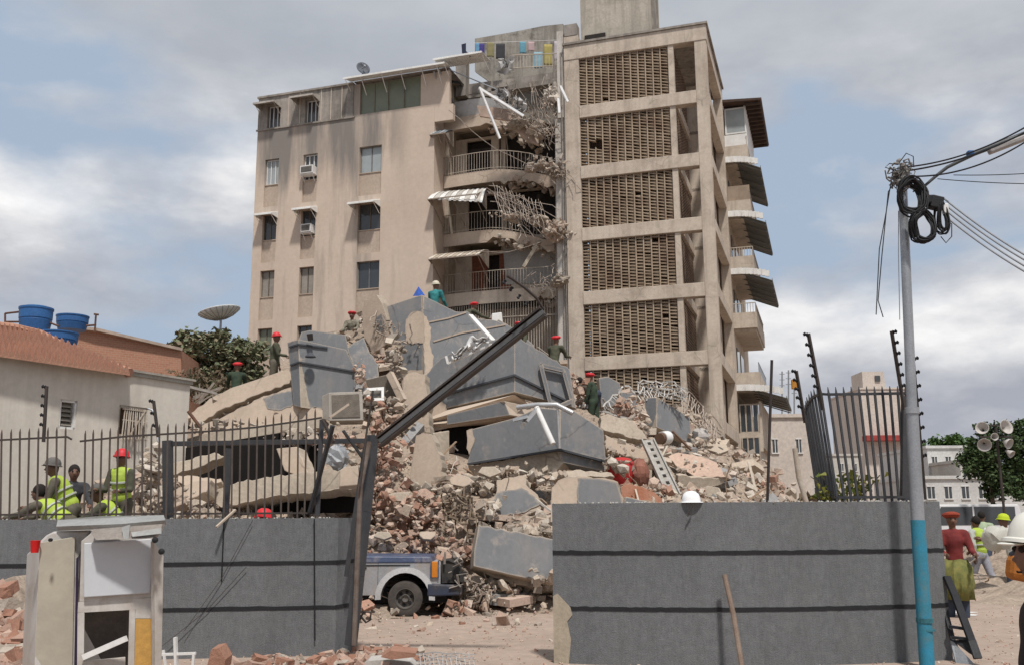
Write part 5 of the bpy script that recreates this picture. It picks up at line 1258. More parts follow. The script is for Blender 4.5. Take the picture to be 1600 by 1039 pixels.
def coil(label, px, py, rpx, turns, th, tilt, sq=1.0, Y=10.5):
    mb = MB(); rg = random.Random(int(px)); c = P(px, py, Y); r = rpx*Y/F
    for k in range(turns):
        o = V((rg.uniform(-.02, .02), rg.uniform(-.05, .05), rg.uniform(-.02, .02))); rr = r*rg.uniform(.72, 1.04); ph = rg.uniform(-.2, .2)
        w1_, w2_ = rg.uniform(.02, .12), rg.uniform(0, 6); mb.tube([c+o+V((cos(a)*rr*sq*(1+w1_*sin(2*a+w2_)+.05*sin(5*a+ph*9)), .03*sin(a*2+ph), sin(a)*rr*(1+w1_*cos(3*a+w2_))-(.03 if sin(a) < -.5 else 0))) for a in [2*pi*i/26 for i in range(27)]], th, 6)
    return tag(build(mb, 'cable_coil', BLACK), label, 'cable coil', 'black cable coils hanging at the pole top')
coil('large round black cable coil on the pole top', 1423, 305, 28, 17, .011, 0, .80)
coil('black cable loop hanging lowest below the large coil', 1441, 352, 25, 13, .010, 0, .72)
coil('narrow black cable loop hanging right of the others', 1471, 338, 27, 7, .009, 0, .33)
mb = MB(); mb.box(P(1462, 318, 10.5), (.14, .12, .15), Matrix.Rotation(.25, 3, 'Y')); mb.box(P(1452, 313, 10.5), (.10, .1, .10)); tag(build(mb, 'splice_box', BLACK, bevel=.015), 'black plastic splice box between the cable coils', 'junction box')
mb = MB(); mb.box(P(1477, 327, 10.5), (.06, .06, .12)); tag(build(mb, 'meter_box', WHITE, bevel=.01), 'small white box beside the narrow cable loop', 'junction box')
mb = MB(); rg = random.Random(31); c = P(1408, 268, 10.6)
for k in range(34):
    a = c+V((rg.gauss(0, .06), rg.gauss(0, .05), rg.uniform(-.22, .1))); b_ = c+V((rg.gauss(0, .09), rg.gauss(0, .05), rg.uniform(-.22, .12))); strand2(mb, a, b_, rg.choice((.006, .01)), 0, .05)
for k in range(7): mb.lathe(c+V((rg.uniform(-.06, .06), -.05, -.2+k*.05)), [(.01, 0), (.035, .015), (.01, .03)], 8, V((rg.uniform(-1, 1), -.4, .3)))
build(mb, 'cable_clamps', mat('clamp_grey', (.26, .24, .22), (.12, .11, .1), 9, .6), t)
def wire(label, pts, r=.012, sag=.1, m=BLACK, n=14, group='overhead cables meeting at the pole top', twist=0):
    mb = MB(); q = [P(*p) for p in pts]; out = []
    for a, b_ in zip(q[:-1], q[1:]):
        for i in range(n+(1 if b_ is q[-1] else 0)):
            u = i/n; out.append(a.lerp(b_, u)-V((0, 0, sag*4*u*(1-u))))
    if twist:
        for k in range(2): mb.tube([p+V((0, .012*cos(i*2.4+k*pi), .012*sin(i*2.4+k*pi))) for i, p in enumerate(out)], r*.8, 5)
    else: mb.tube(out, r, 6)
    return tag(build(mb, 'overhead_cable', m), label, 'cable', group)
wire('topmost twisted cable rising from the pole to the upper right edge', [(1412,262,10.6),(1640,176,10.0)], .009, .12, n=40)
wire('second twisted cable just below the topmost one', [(1412,268,10.6),(1640,186,10.0)], .010, .10, n=40)
wire('third twisted cable running above the lamp arm', [(1420,276,10.6),(1640,196,10.0)], .009, .16, n=40)
wire('thin faint horizontal wire, upper of two, right of the pole', [(1490,274,30),(1650,268,30)], .014, .05); wire('thin faint horizontal wire, lower of two, right of the pole', [(1465,280,30),(1650,288,30)], .014, .05)
GW = mat('grey_cable', (.22, .23, .25), None, 3, .5, 0)
for i, (y0, y1, lab) in enumerate(((310,398,'upper grey service cable falling to the right edge'),(318,406,'middle grey service cable falling to the right edge'),(326,416,'lower grey service cable falling to the right edge'),(336,424,'lowest grey service cable falling to the right edge'))):
    wire(lab, [(1474,y0,10.6),(1640,y1+22,9.8)], .011, .05, GW)
for i, (pts, lab) in enumerate((([(1396,262,10.6),(1385,330,10.6),(1374,390,10.6),(1369,492,10.6)], 'loose wire dangling left of the pole, longer one'), ([(1404,275,10.6),(1388,300,10.6),(1378,400,10.6),(1372,470,10.6),(1380,496,10.6)], 'loose wire dangling beside the longer one'),
      ([(1404,330,10.6),(1404,400,10.6),(1406,500,10.6)], 'thin grey wire running down the left flank of the pole'), ([(1404,258,10.5),(1390,256,10.5),(1383,262,10.5),(1395,266,10.5),(1410,262,10.5)], 'small wire loop sticking out left of the clamps'), ([(1405,255,10.5),(1416,240,10.5),(1427,245,10.5),(1428,262,10.5)], 'small wire loop above the clamps'), ([(1478,345,10.5),(1487,350,10.5),(1487,370,10.5),(1478,380,10.5),(1470,370,10.5)], 'thin wire ring right of the narrow loop'))):
    mb = MB(); q = [P(*p) for p in pts]; mb.tube(q, .006 if i != 2 else .005, 5); tag(build(mb, 'loose_wire', BLACK if i != 2 else GW), lab, 'wire')
# lamp arm coming in from the right
t = thing('street_lamp', 'grey street lamp head on a curved arm reaching in at the upper right', 'street lamp', P(1640, 195, 10.4))
mb = MB(); mb.tube([P(*p) for p in ((1446,290,10.6),(1462,276,10.6),(1480,262,10.55),(1500,252,10.55),(1522,241,10.5),(1560,226,10.5),(1640,195,10.4))], [.016,.018,.02,.022,.026,.032,.034], 10); build(mb, 'arm', mat('dark_arm', (.07, .075, .08), None, 4, .5), t, smooth=True)
mb = MB(); mb.bar(P(1545,238,10.4), P(1640,201,10.3), .10, .06); build(mb, 'lamp_head', mat('lamp_grey', (.33, .31, .30), None, 4, .5), t, bevel=.015)
mb = MB(); mb.box(P(1516, 240, 10.4), (.07, .07, .05)); build(mb, 'blue_clamp', mat('blue_clamp', (.04, .12, .3), None, 3), t, bevel=.01)
# leaning things on the right wall
mb = MB(); mb.tube([P(1132,898,10.75), P(1146,960,10.6), P(1160,1045,10.3)], .028, 10); tag(build(mb, 'wooden_pole', mat('old_wood', (.24, .18, .14), (.16, .11, .085), 6)), 'thin wooden pole leaning on the right wall', 'pole')
t = thing('metal_frame', 'bent dark vehicle-like metal panel leaning at the right end of the wall', 'metal panel', P(1510, 1028, 11))
mb = MB(); q = [P(*p) for p in ((1479,900,11.3),(1492,930,11.2),(1505,965,11.1),(1518,1000,11.0),(1528,1028,10.9))]
r2 = [P(*p) for p in ((1474,925,11.4),(1480,965,11.3),(1489,1000,11.2),(1500,1030,11.1))]
for a, b_ in zip(q[:-1], q[1:]): mb.bar(a, b_, .09, .03)
for a, b_ in zip(r2[:-1], r2[1:]): mb.bar(a, b_, .05, .03)
for y0, y1 in (((1483,978,11.2),(1510,982,11.1)), ((1487,995,11.15),(1515,998,11.05)), ((1474,925,11.4),(1479,900,11.3))): mb.bar(P(*y0), P(*y1), .05, .03)
mb.prism([P(1489,1000,11.15), P(1516,998,11.05), P(1528,1028,10.9), P(1515,1020,11.0)], V((0, .02, 0)))
build(mb, 'edge', mat('panel_black', (.025, .025, .028), None, 4, .5), t)
mb = MB(); mb.prism([P(1485,1000,11.18), P(1490,1002,11.16), P(1530,1045,10.9), P(1495,1040,11.05)], V((0, .02, 0))); mb.bar(P(1486,918,11.25), P(1512,985,11.05), .03, .02); build(mb, 'bright_trim', GALV, t)
t = thing('hard_hat', 'white hard hat resting on top of the right wall with its strap hanging', 'hard hat', P(1081, 787, 10.85))
mb = MB(); mb.lathe(V((P(1081,787,10.95).x, 10.98, RH)), [(.135, .0), (.125, .008), (.105, .01), (.102, .05), (.085, .095), (.05, .122), (.005, .13)], 24); build(mb, 'shell', mat('hat_white', (.82, .82, .82), None, 2, .3, 0, fine=.01), t, smooth=True, ang=60)
mb = MB(); mb.bar(P(1083,788,10.84), P(1074,806,10.86), .03, .008); build(mb, 'strap', IRON, t)
bar_thing('short_stick', 'short pale stick lying on the left wall top behind the fence', 'stick', (338,823,11.6), (368,796,11.9), .025, PLAST)
# post shadows on left wall, put in as thin black upright tubes
for px, lab in ((350, 'dark line put in as a post shadow on the face of the left wall, left one'), (491, 'dark line put in as a post shadow on the face of the left wall, near its end')):
    p, n = lwp(px, -.01); a = onpl(px, 810, p, n); b_ = onpl(px+(-4 if px < 400 else 1), 908 if px < 400 else 1000, p, n)
    mb = MB(); mb.tube([a, b_.lerp(a, .5), b_], .009, 5); tag(build(mb, 'post_shadow_line', BLACK), lab, 'cable')
for a, b_, lab in (((395,812),(288,985),'thin dark line slanting across the left wall, upper'),((385,885),(252,1010),'thin dark line slanting across the left wall, lower')):  # two thin dark lines slanting just before the wall face
    mb = MB(); p, n = lwp(a[0], -.03); q, n2 = lwp(b_[0], -.03); mb.tube([onpl(*a, p, n), onpl((a[0]+b_[0])/2+4, (a[1]+b_[1])/2+6, p, n), onpl(*b_, q, n2)], .004, 4); tag(build(mb, 'slant_line', IRON), lab, 'wire')
# ---- yellow flowers/plant by the railing
def leafy(name, label, cat, c, w_, h_, n, m, lw_=.04, ll=.22, stem=True, group=None, seed=0):
    t = thing(name, label, cat, c, group); rg = random.Random(seed); mb = MB(); c = V(c)
    for k in range(n):
        b0 = c+V((rg.gauss(0, w_*.35), rg.gauss(0, w_*.3), rg.uniform(0, h_*.8))); d = V((rg.gauss(0, .6), rg.gauss(0, .6), rg.uniform(.2, 1.2))).normalized()*ll*rg.uniform(.6, 1.3); s = d.cross(V((rg.uniform(-1, 1), 1, rg.uniform(-1, 1)))).normalized()*lw_
        mb.add([b0, b0+d*.5+s, b0+d+V((0, 0, -.05)), b0+d*.5-s], [(0, 1, 2, 3)])
    build(mb, 'leaves', m, t)
    if stem:
        mb = MB()
        for k in range(7): mb.tube([c+V((rg.gauss(0, w_*.1), 0, -.1)), c+V((rg.gauss(0, w_*.4), rg.gauss(0, w_*.3), h_*.8))], .008, 4)
        build(mb, 'stem', mat('stem', (.12, .11, .04), None, 4), t)
    return t
YL = mat('yellow_green_leaf', (.22, .21, .02), (.10, .15, .025), 9, .6, 0, island=[(.30, .26, .03), (.12, .17, .03), (.2, .2, .03)])
leafy('garden_plant', 'yellow green leafy plant growing behind the curved railing', 'plant', P(1330, 785, 12.2), .5, .42, 110, YL, .03, .14)
leafy('garden_plant', 'small yellowish plant at the left foot of the curved railing', 'plant', P(1298, 790, 11.8), .2, .22, 40, YL, .025, .1, seed=3)
# ---- foreground appliances
def q4(pts, Y, n, th, m, name, par, proud=0, bevel=.01):
    mb = MB(); face(mb, pts, Y, n, th, proud=proud); return build(mb, name, m, par, bevel=bevel)
APW = mat('appliance_white', (.50, .475, .445), (.42, .39, .36), 1.5, .4, .03, fine=.05, grime=((.26, .2, .15), .6, 3), streak=((.25, .18, .12), .5))
CRM = mat('appliance_cream', (.40, .36, .29), (.34, .305, .245), 1.2, .6, .04, fine=.05, streak=((.24, .2, .14), .5), grime=((.5, .44, .33), .3, 3))
Ya = 6.6
t = thing('broken_refrigerator', 'cream-sided old refrigerator standing upright beside the white stove', 'refrigerator', P(75, 1200, 6.7))
n_ = nrm(20, 0); q4([(62,847),(117,838),(110,1190),(48,1190)], (90,940,6.7), n_, .02, CRM, 'side_panel', t, .004, .004)
mb = MB(); face(mb, [(42,864),(62,847),(48,1190),(28,1190)], (62,900,6.7), nrm(-52, 0), .5); face(mb, [(72,836),(84,830),(142,828),(124,868),(121,1190),(110,1190),(62,846)], (90,940,6.74), n_, .6); build(mb, 'cabinet', APW, t, bevel=.012)
q4([(119,872),(123,868),(118,1190),(113,1190)], (118,940,6.7), n_, .01, mat('seal_dark', (.03, .02, .05), None, 4), 'door_seal', t, .006, 0)
mb = MB(); mb.lathe(P(80, 843, 6.55), [(.012, 0), (.012, .02)], 10, V((0, -1, 0))); build(mb, 'bolt', BLACK, t)
t = thing('kitchen_stove', 'battered white kitchen stove with an empty oven hole and a yellow panel', 'stove', P(190, 1200, 6.6))
n_ = nrm(21, 1); an = (190, 950, 6.5)
mb = MB(); face(mb, [(127,845),(150,826),(238,836),(242,850),(242,934),(124,940)], an, n_, .5)
for pts in ([(122,940),(248,931),(247,950),(121,957)], [(121,957),(132,956),(129,1190),(119,1190)], [(202,951),(212,951),(206,1190),(196,1190)], [(212,951),(247,950),(246,966),(211,966)], [(241,966),(247,966),(245,1190),(238,1190)], [(129,1033),(196,1026),(196,1190),(128,1190)]): face(mb, pts, an, n_, .03)
face(mb, [(241,845),(256,868),(250,1190),(244,1190)], (242,900,6.45), nrm(48, 0), .05); build(mb, 'body', APW, t, bevel=.004)
q4([(131,848),(237,841),(235,926),(131,933)], an, n_, .03, mat('panel_bluewhite', (.50, .51, .53), (.45, .46, .48), 1.5, .35, 0, fine=.02), 'door_panel', t, .035, .006)
q4([(212,965),(241,965),(236,1190),(206,1190)], an, n_, .01, mat('yellow_panel', (.50, .28, .07), (.42, .24, .07), 2, .7), 'yellow_panel', t, -.002, 0)
mb = MB(); face(mb, [(128,952),(206,946),(206,1190),(128,1190)], (190,950,6.95), n_, .02); build(mb, 'oven_back', mat('oven_grey', (.12, .105, .09), (.06, .05, .045), 3, .8), t)
mb = MB(); mb.bar(P(131,1026,6.4), P(197,997,6.4), .045, .035); build(mb, 'rail_piece', WHITE, t)
mb = MB(); mb.prism([P(142,832,6.35), P(146,826,6.4), P(254,818,6.4), P(250,829,6.35), P(240,840,6.3), P(150,843,6.3)], V((0, .05, .0)))
build(mb, 'burner_tray', mat('tray_brown', (.17, .14, .12), (.28, .25, .22), 4, .6, .1), t)
mb = MB(); mb.prism([P(90,812,6.9), P(150,806,6.9), P(256,804,6.9), P(258,812,6.6), P(190,818,6.6), P(88,822,6.7)], V((0, .03, -.03))); mb.prism([P(190,823,6.33), P(203,819,6.33), P(201,841,6.3), P(193,842,6.3)], V((0, .01, 0))); mb.prism([P(205,831,6.3), P(252,824,6.32), P(252,833,6.3), P(207,838,6.28)], V((0, .01, 0)))
build(mb, 'top_plate', mat('top_grey', (.33, .33, .32), (.24, .235, .22), 2, .45, .05), t)
for px, py in ((243,843),(253,861)):
    mb = MB(); mb.lathe(P(px, py, 6.3), [(.018, 0), (.02, .02), (.005, .025)], 12, V((.2, -1, 0))); build(mb, 'knob', BLACK, t)
t = thing('red_cup', 'small red plastic cup standing on the refrigerator corner', 'cup', P(54, 864, 6.6))
mb = MB(); b0 = P(54, 863, 6.6); mb.lathe(b0, [(.024, 0), (.032, .075), (.034, .08), (.028, .075), (.02, .01)], 16, cap=False); build(mb, 'wall', mat('cup_red', (.65, .015, .015), None, 2, .4, 0), t, smooth=True)
# ---- foreground bricks (things) and grit
hb = MB(); hb.hexa([V(q) for q in ((-.1,-.05,-.035),(.1,-.05,-.035),(.1,.05,-.035),(-.1,.05,-.035),(-.1,-.05,.035),(.08,-.05,.035),(.1,.04,.03),(-.09,.05,.035))])
rg = random.Random(55)
BK = [mat('brick_a', (.40, .26, .20), (.34, .22, .17), 8, .95, .4, 30), mat('brick_b', (.48, .34, .27), (.41, .29, .23), 8, .95, .4, 30), mat('brick_c', (.42, .36, .30), (.34, .29, .24), 8, .95, .4, 30), mat('brick_d', (.34, .18, .125), (.28, .15, .105), 8, .95, .4, 30)]
protos = []
def rock(seed, m, flat=1):
    r_ = random.Random(seed); mb = MB()
    if seed % 3 == 0: mb.hexa([V((x*.10+r_.uniform(-.02, .02), y*.055+r_.uniform(-.015, .015), z*.04+r_.uniform(-.01, .01))) for x, y, z in ((-1,-1,-1),(1,-1,-1),(1,1,-1),(-1,1,-1),(-1,-1,1),(1,-1,1),(1,1,1),(-1,1,1))])
    else: mb.chunk(V((0, 0, 0)), .09, r_, (1, .75, .55))
    me = bpy.data.meshes.new('broken_brick'); me.from_pydata(mb.v, [], mb.f); me.materials.append(m); return me
PR = [rock(i, BK[i % 4]) for i in range(16)]
def place_brick(p, s, me, lab, grp):
    o = bpy.data.objects.new('broken_brick', me); COL.objects.link(o); o.location = p; o.scale = (s, s, s)
    o.rotation_euler = (rg.uniform(-.5, .5), rg.uniform(-.4, .4), rg.uniform(0, 6.3)); tag(o, lab, 'brick', grp); return o
def scatter(n, x0, x1, y0, y1, s0, s1, lab, grp, zf=lambda u, v: 0, Y=None):
    for i in range(n):
        px, py = rg.uniform(x0, x1), rg.uniform(y0, y1)
        p = G(px, py) if Y is None else P(px, py, Y+rg.uniform(-.3, .3))
        s = rg.uniform(s0, s1); p.z += .03*s
        place_brick(p, s, PR[rg.randrange(16)], lab, grp)
scatter(80, 330, 660, 1018, 1046, .35, .95, 'broken brick piece lying in the heap along the foot of the left wall', 'broken bricks along the foot of the left wall')
scatter(60, 505, 640, 1008, 1040, .35, .95, 'broken brick piece lying around the foot of the gate posts', 'broken bricks around the gate posts')
scatter(40, 580, 860, 940, 990, .25, .6, 'small brick bit scattered on the dusty ground of the gateway', 'brick bits on the gateway ground')
scatter(36, 700, 860, 925, 950, .3, .8, 'brick bit at the foot of the rubble beside the car', 'brick bits at the foot of the rubble')
for i in range(90):     # heap at the lower left edge
    px = rg.uniform(-25, 42); top = 900+max(0, px)*2.2; py = rg.uniform(max(905, top), 1060); Y = 8.6-(py-900)/160*1.4
    place_brick(P(px, py, Y), rg.uniform(.5, 1.3), PR[rg.randrange(16)], 'broken brick piece in the heap left of the refrigerator', 'broken bricks left of the refrigerator')
mb = MB(); mb.prism([P(-60,930,8.9), P(20,900,8.9), P(60,1000,8.4), P(70,1150,7.6), P(-60,1150,7.6)], V((0, 1.2, 0))); stuff(build(mb, 'brick_heap', DIRT), 'mound of brick dust under the bricks left of the refrigerator', 'rubble')
mb = MB(); rg2 = random.Random(5)
for i in range(2600):
    px, py = rg2.uniform(250, 1700), rg2.uniform(925, 1045)
    if px < 520 and py < 1010: continue
    p = G(px, py); mb.chunk(p+V((0, 0, .005)), rg2.uniform(.006, .022)*(1.7 if rg2.random() < .06 else 1), rg2, (1, .8, .5))
for i in range(500):
    p = G(rg2.uniform(1480, 1700), rg2.uniform(850, 935)); mb.chunk(p+V((0, 0, .01)), rg2.uniform(.01, .05), rg2, (1, .8, .5))
stuff(build(mb, 'gravel', mat('grit', (.42, .33, .26), (.32, .25, .2), 3, island=[(.5, .38, .3), (.4, .3, .23), (.38, .2, .14), (.55, .47, .4)])), 'fine grit and small stones over the dusty ground', 'gravel')
t = thing('plastic_chair_frame', 'broken white plastic chair part in front of the left wall', 'chair', P(285, 1040, 8.6))
mb = MB(); mb.bar(P(276,1055,8.6), P(274,995,8.6), .055, .02); mb.bar(P(250,1022,8.6), P(306,1020,8.6), .025, .02); mb.bar(P(303,1020,8.6), P(300,1060,8.6), .03, .02); mb.bar(P(255,1015,8.7), P(262,1060,8.7), .02, .02); build(mb, 'backrest', WHITE, t)
t = thing('wire_basket', 'crushed grey wire basket lying in the gateway at the lower edge', 'basket', P(700, 1035, 10.4))
mb = MB(); rg = random.Random(61)
for i in range(13): strand2(mb, P(655+i*7, 1020+rg.uniform(-2, 2), 10.4), P(658+i*7, 1043+rg.uniform(-2, 2), 10.2), .006, 0, .01, 3)
for k in range(5): strand2(mb, P(652, 1020+k*5.5, 10.4), P(742, 1021+k*5.5, 10.3), .007, 0, .015, 8)
build(mb, 'mesh', mat('basket_grey', (.28, .28, .28), (.4, .38, .36), 4), t)
for i, (pts, m, lab) in enumerate((([(560,1046),(575,1032),(605,1030),(640,1034),(655,1048)], MATS['dusty_white'], 'pale crumpled paper sheet among the bricks'), ([(595,1026),(610,1016),(650,1020),(648,1026),(612,1030)], BK[3], 'dark red broken roof tile lying on the bricks by the gateway'), ([(322,1046),(330,1014),(342,1012),(352,1030),(350,1046)], BK[3], 'upright brown red tile shard before the left wall'))):
    mb = MB(); mb.prism([P(x, y, 10.9-i*.3) for x, y in pts], V((0, .25, .02))); tag(build(mb, ['paper_sheet', 'tile_shard', 'tile_shard'][i], m), lab, ['paper', 'tile', 'tile'][i])
tube_thing('iron_loop', 'small bent iron loop on the ground right of the gate post', 'iron bar', [(560,958,12.3),(572,972,12.3),(578,968,12.3),(580,956,12.3),(568,955,12.3),(562,968,12.3)], .014, IRON)
# ================================================================== off-road car under the rubble
def car_suv():
    Y = 16.4
    p0 = P(748, 955, Y); x1 = p0.x; x0 = x1-4.4; W_ = 1.72; yb = Y+.05
    t = thing('crushed_car', 'silver and blue off-road car crushed under bricks at the gateway, its front facing right', 'car', V((P(633, 930, Y).x, yb, 0))); t.scale = (.80, .82, .80)
    mz = lambda py: P(650, py, Y).z
    SIL = mat('silver_paint', (.40, .405, .42), (.35, .355, .37), 2, .35, .02, metal=.25, grime=((.40, .33, .27), .6, 2.5), streak=((.36, .3, .25), .4))
    BLU = mat('blue_car_paint', (.06, .085, .15), (.05, .065, .12), 2, .45, .03, grime=((.3, .25, .22), .5, 2.5))
    X = lambda px: P(633+(px-633)/.8, 900, Y).x
    wx = X(633); R_ = .36
    # side body with wheel arch, as an outline with thickness
    def side(pts, y, th, m, name, par=t):
        mb = MB(); mb.prism([V((x, y, z)) for x, z in pts], V((0, th, 0))); return build(mb, name, m, par, bevel=.012)
    arch = [(wx+.50*cos(a), .38+.50*sin(a)) for a in [pi-(pi)*i/12 for i in range(13)]]
    body = [(x0, .55), (x0+.05, .45), (wx-.52, .42)]+arch+[(wx+.54, .42), (X(688), .48), (X(688), 1.0), (X(676), 1.10), (X(600), 1.12), (x0, 1.10)]
    side(body, yb-.02, W_, SIL, 'body')
    mb = MB()      # blue upper band: bonnet and shoulder
    mb.hexa([V((x0, yb-.04, 1.08)), V((X(676), yb-.04, 1.07)), V((X(676), yb+W_+.0, 1.07)), V((x0, yb+W_, 1.08)), V((x0, yb-.01, 1.26)), V((X(672), yb-.01, 1.20)), V((X(672), yb+W_-.03, 1.20)), V((x0, yb+W_-.03, 1.26))])
    build(mb, 'bonnet', BLU, t, bevel=.03)
    mb = MB()      # flare around the arch
    fl = [(wx+(.50)*cos(a), .38+.50*sin(a)) for a in [pi*1.02-(pi*1.05)*i/14 for i in range(15)]]; fo = [(wx+.62*cos(a), .38+.61*sin(a)) for a in [pi*1.02-(pi*1.05)*i/14 for i in range(15)]]
    for i in range(14):
        a, b_, c, d = fl[i], fl[i+1], fo[i+1], fo[i]
        mb.hexa([V((a[0], yb-.09, a[1])), V((b_[0], yb-.09, b_[1])), V((b_[0], yb, b_[1])), V((a[0], yb, a[1])), V((d[0], yb-.07, d[1])), V((c[0], yb-.07, c[1])), V((c[0], yb, c[1])), V((d[0], yb, d[1]))])
    build(mb, 'wheel_arch_flare', mat('light_flare', (.48, .48, .48), (.42, .41, .40), 3, .5), t)
    mb = MB(); mb.box(V((X(676)+.04, yb-.03, .94)), (.13, .08, .32)); build(mb, 'headlight', mat('amber_lens', (.62, .22, .03), (.5, .16, .02), 3, .3, 0), t, bevel=.012)
    mb = MB(); mb.box(V((X(676)-.04, yb-.032, .94)), (.02, .08, .36)); mb.box(V((X(676)+.115, yb-.03, .94)), (.02, .08, .36)); build(mb, 'lamp_surround', BLU, t)
    mb = MB(); mb.hexa([V((X(668), yb-.10, .40)), V((x1-.05, yb-.05, .42)), V((x1-.05, yb+W_, .42)), V((X(668), yb+.0, .40)), V((X(668), yb-.10, .66)), V((x1-.05, yb-.05, .62)), V((x1-.05, yb+W_, .62)), V((X(668), yb, .66))])
    build(mb, 'bumper', mat('dark_bumper', (.035, .045, .075), (.05, .05, .055), 3, .6, .1, grime=((.25, .2, .17), .5, 3)), t, bevel=.03)
    mb = MB(); mb.prism([V((X(690), yb, .66)), V((x1-.0, yb+.1, .68)), V((x1-.12, yb+.1, 1.02)), V((X(700), yb, 1.12)), V((X(688), yb, 1.1))], V((0, 1.3, 0))); build(mb, 'crushed_grille', mat('grille_black', (.02, .02, .02), (.05, .045, .04), 6, .7, .3), t)
    mb = MB(); rg = random.Random(3)
    for k in range(9): 
        a = V((X(694)+rg.uniform(0, .35), yb-.08, rg.uniform(.55, 1.15))); mb.bar(a, a+V((rg.uniform(-.1, .35), rg.uniform(-.1, .1), rg.uniform(-.35, .25))), rg.uniform(.02, .07), .015)
    build(mb, 'torn_trim', mat('torn_trim', (.40, .36, .32), (.2, .18, .16), 5), t)
    mb = MB(); mb.box(V((X(590), yb-.024, .80)), (.006, .01, .56)); mb.box(V((X(566), yb-.03, .98)), (.16, .02, .03)); mb.box(V((X(610)-.35, yb-.026, 1.03)), (1.5, .012, .02)); build(mb, 'door_seam', BLACK, t)
    mb = MB(); mb.box(V((x0+1.3, yb+.85, .34)), (2.2, 1.5, .22)); mb.box(V((wx+.1, yb+.9, .4)), (1.5, 1.3, .3)); build(mb, 'underbody', BLACK, t)
    mb = MB(); mb.hexa([V((x0+.1, yb+.1, 1.25)), V((x0+2.1, yb+.1, 1.25)), V((x0+2.1, yb+1.6, 1.25)), V((x0+.1, yb+1.6, 1.25)), V((x0+.3, yb+.3, 1.45)), V((x0+1.5, yb+.3, 1.38)), V((x0+1.5, yb+1.4, 1.34)), V((x0+.3, yb+1.4, 1.5))])
    build(mb, 'crushed_roof', SIL, t, bevel=.03)
    for wxx, yy in ((wx, yb+.10), (x0+.75, yb+.10), (wx, yb+W_-.12), (x0+.75, yb+W_-.12)):
        s = -1 if yy < yb+.5 else 1
        mb = MB(); mb.lathe(V((wxx, yy-s*.13*-1*0, R_)), [(.20, -.11), (.31, -.12), (.355, -.10), (R_, -.05), (R_, .05), (.355, .10), (.31, .12), (.20, .11)], 36, V((0, s, 0)), cap=False); wo = build(mb, 'wheel', mat('tyre', (.055, .05, .046), (.10, .085, .075), 5, .9, .3, 60), t, smooth=True, ang=35)
        mb = MB(); mb.lathe(V((wxx, yy, R_)), [(.005, .05), (.06, .06), (.07, .085), (.09, .05), (.17, .03), (.205, .09), (.21, .12), (.195, .12)], 30, V((0, s, 0)), cap=False); build(mb, 'rim', mat('dusty_rim', (.16, .145, .13), (.11, .1, .09), 4, .6, .1, metal=.4), wo, smooth=True, ang=35)
        mb = MB()
        for k in range(6): a = k*pi/3+.3; mb.tube([V((wxx+.125*cos(a), yy+s*.034, R_+.125*sin(a))), V((wxx+.125*cos(a), yy+s*.05, R_+.125*sin(a)))], .034, 10)
        build(mb, 'rim_hole', BLACK, wo)
car_suv()

# ================================================================== left background: house, tanks, tree, mesh dish
t = thing('house', 'pale cream house with a terracotta tiled roof edge behind the left fence', 'house', P(150, 800, 18))
A0, A1 = P(-60, 548, 15.0), P(296, 601, 19.2)
d = V((A1.x-A0.x, A1.y-A0.y, 0)).normalized(); nh = V((d.y, -d.x, 0))     # towards the camera
HW = mat('cream_house_wall', (.62, .57, .50), (.56, .51, .44), .6, .9, .08, 12, streak=((.36, .31, .26), .35), grime=((.40, .34, .28), .35, .7), fine=.05)
def hp(px, py, off=0): return onpl(px, py, A0+nh*off, nh)
wz = lambda p, q: (p-A0).dot(d)
def hbox(mb, s0, s1, z0, z1, o0, o1):
    q = lambda s, o, z: V((A0.x, A0.y, 0))+d*s+nh*o+V((0, 0, z))
    mb.hexa([q(s0, o1, z0), q(s1, o1, z0), q(s1, o0, z0), q(s0, o0, z0), q(s0, o1, z1), q(s1, o1, z1), q(s1, o0, z1), q(s0, o0, z1)])
wins_h = []
for (x0, y0, x1, y1) in ((95, 623, 118, 671), (187, 632, 228, 684)):
    a, b_ = hp(x0, y0), hp(x1, y1); wins_h.append(((a-A0).dot(d), (b_-A0).dot(d), b_.z, a.z))
mb = MB(); Ls = (A1-A0).dot(d); zt = max(A0.z, A1.z)+.0; ztop = hp(100, 568).z+.04
xs = sorted([0, Ls]+[v for w_ in wins_h for v in w_[:2]])
for a, b_ in zip(xs[:-1], xs[1:]):
    hw = [w_ for w_ in wins_h if abs(w_[0]-a) < 1e-6]
    if hw: hbox(mb, a, b_, 0, hw[0][2], -.25, 0); hbox(mb, a, b_, hw[0][3], ztop, -.25, 0)
    else: hbox(mb, a, b_, 0, ztop, -.25, 0)
mb.hexa([hp(296,601)+V((0,0,-8))+nh*-.0, hp(296,601)+V((0,0,-8))-nh*6, hp(296,601)+V((0,0,-8))-nh*6+d*.02, hp(296,601)+V((0,0,-8))+d*.02]+[q+V((0, 0, ztop-(hp(296,601).z-8))) for q in (hp(296,601)+V((0,0,-8)), hp(296,601)+V((0,0,-8))-nh*6, hp(296,601)+V((0,0,-8))-nh*6+d*.02, hp(296,601)+V((0,0,-8))+d*.02)])
build(mb, 'wall', HW, t)
mb = MB(); hbox(mb, -.2, Ls+.05, ztop-.07, ztop, 0, .05); hbox(mb, Ls*.62, Ls+.1, ztop, ztop+.04, -.3, .08); build(mb, 'cornice', mat('dirty_cornice', (.40, .37, .32), (.26, .24, .21), 2, .9, .1), t)
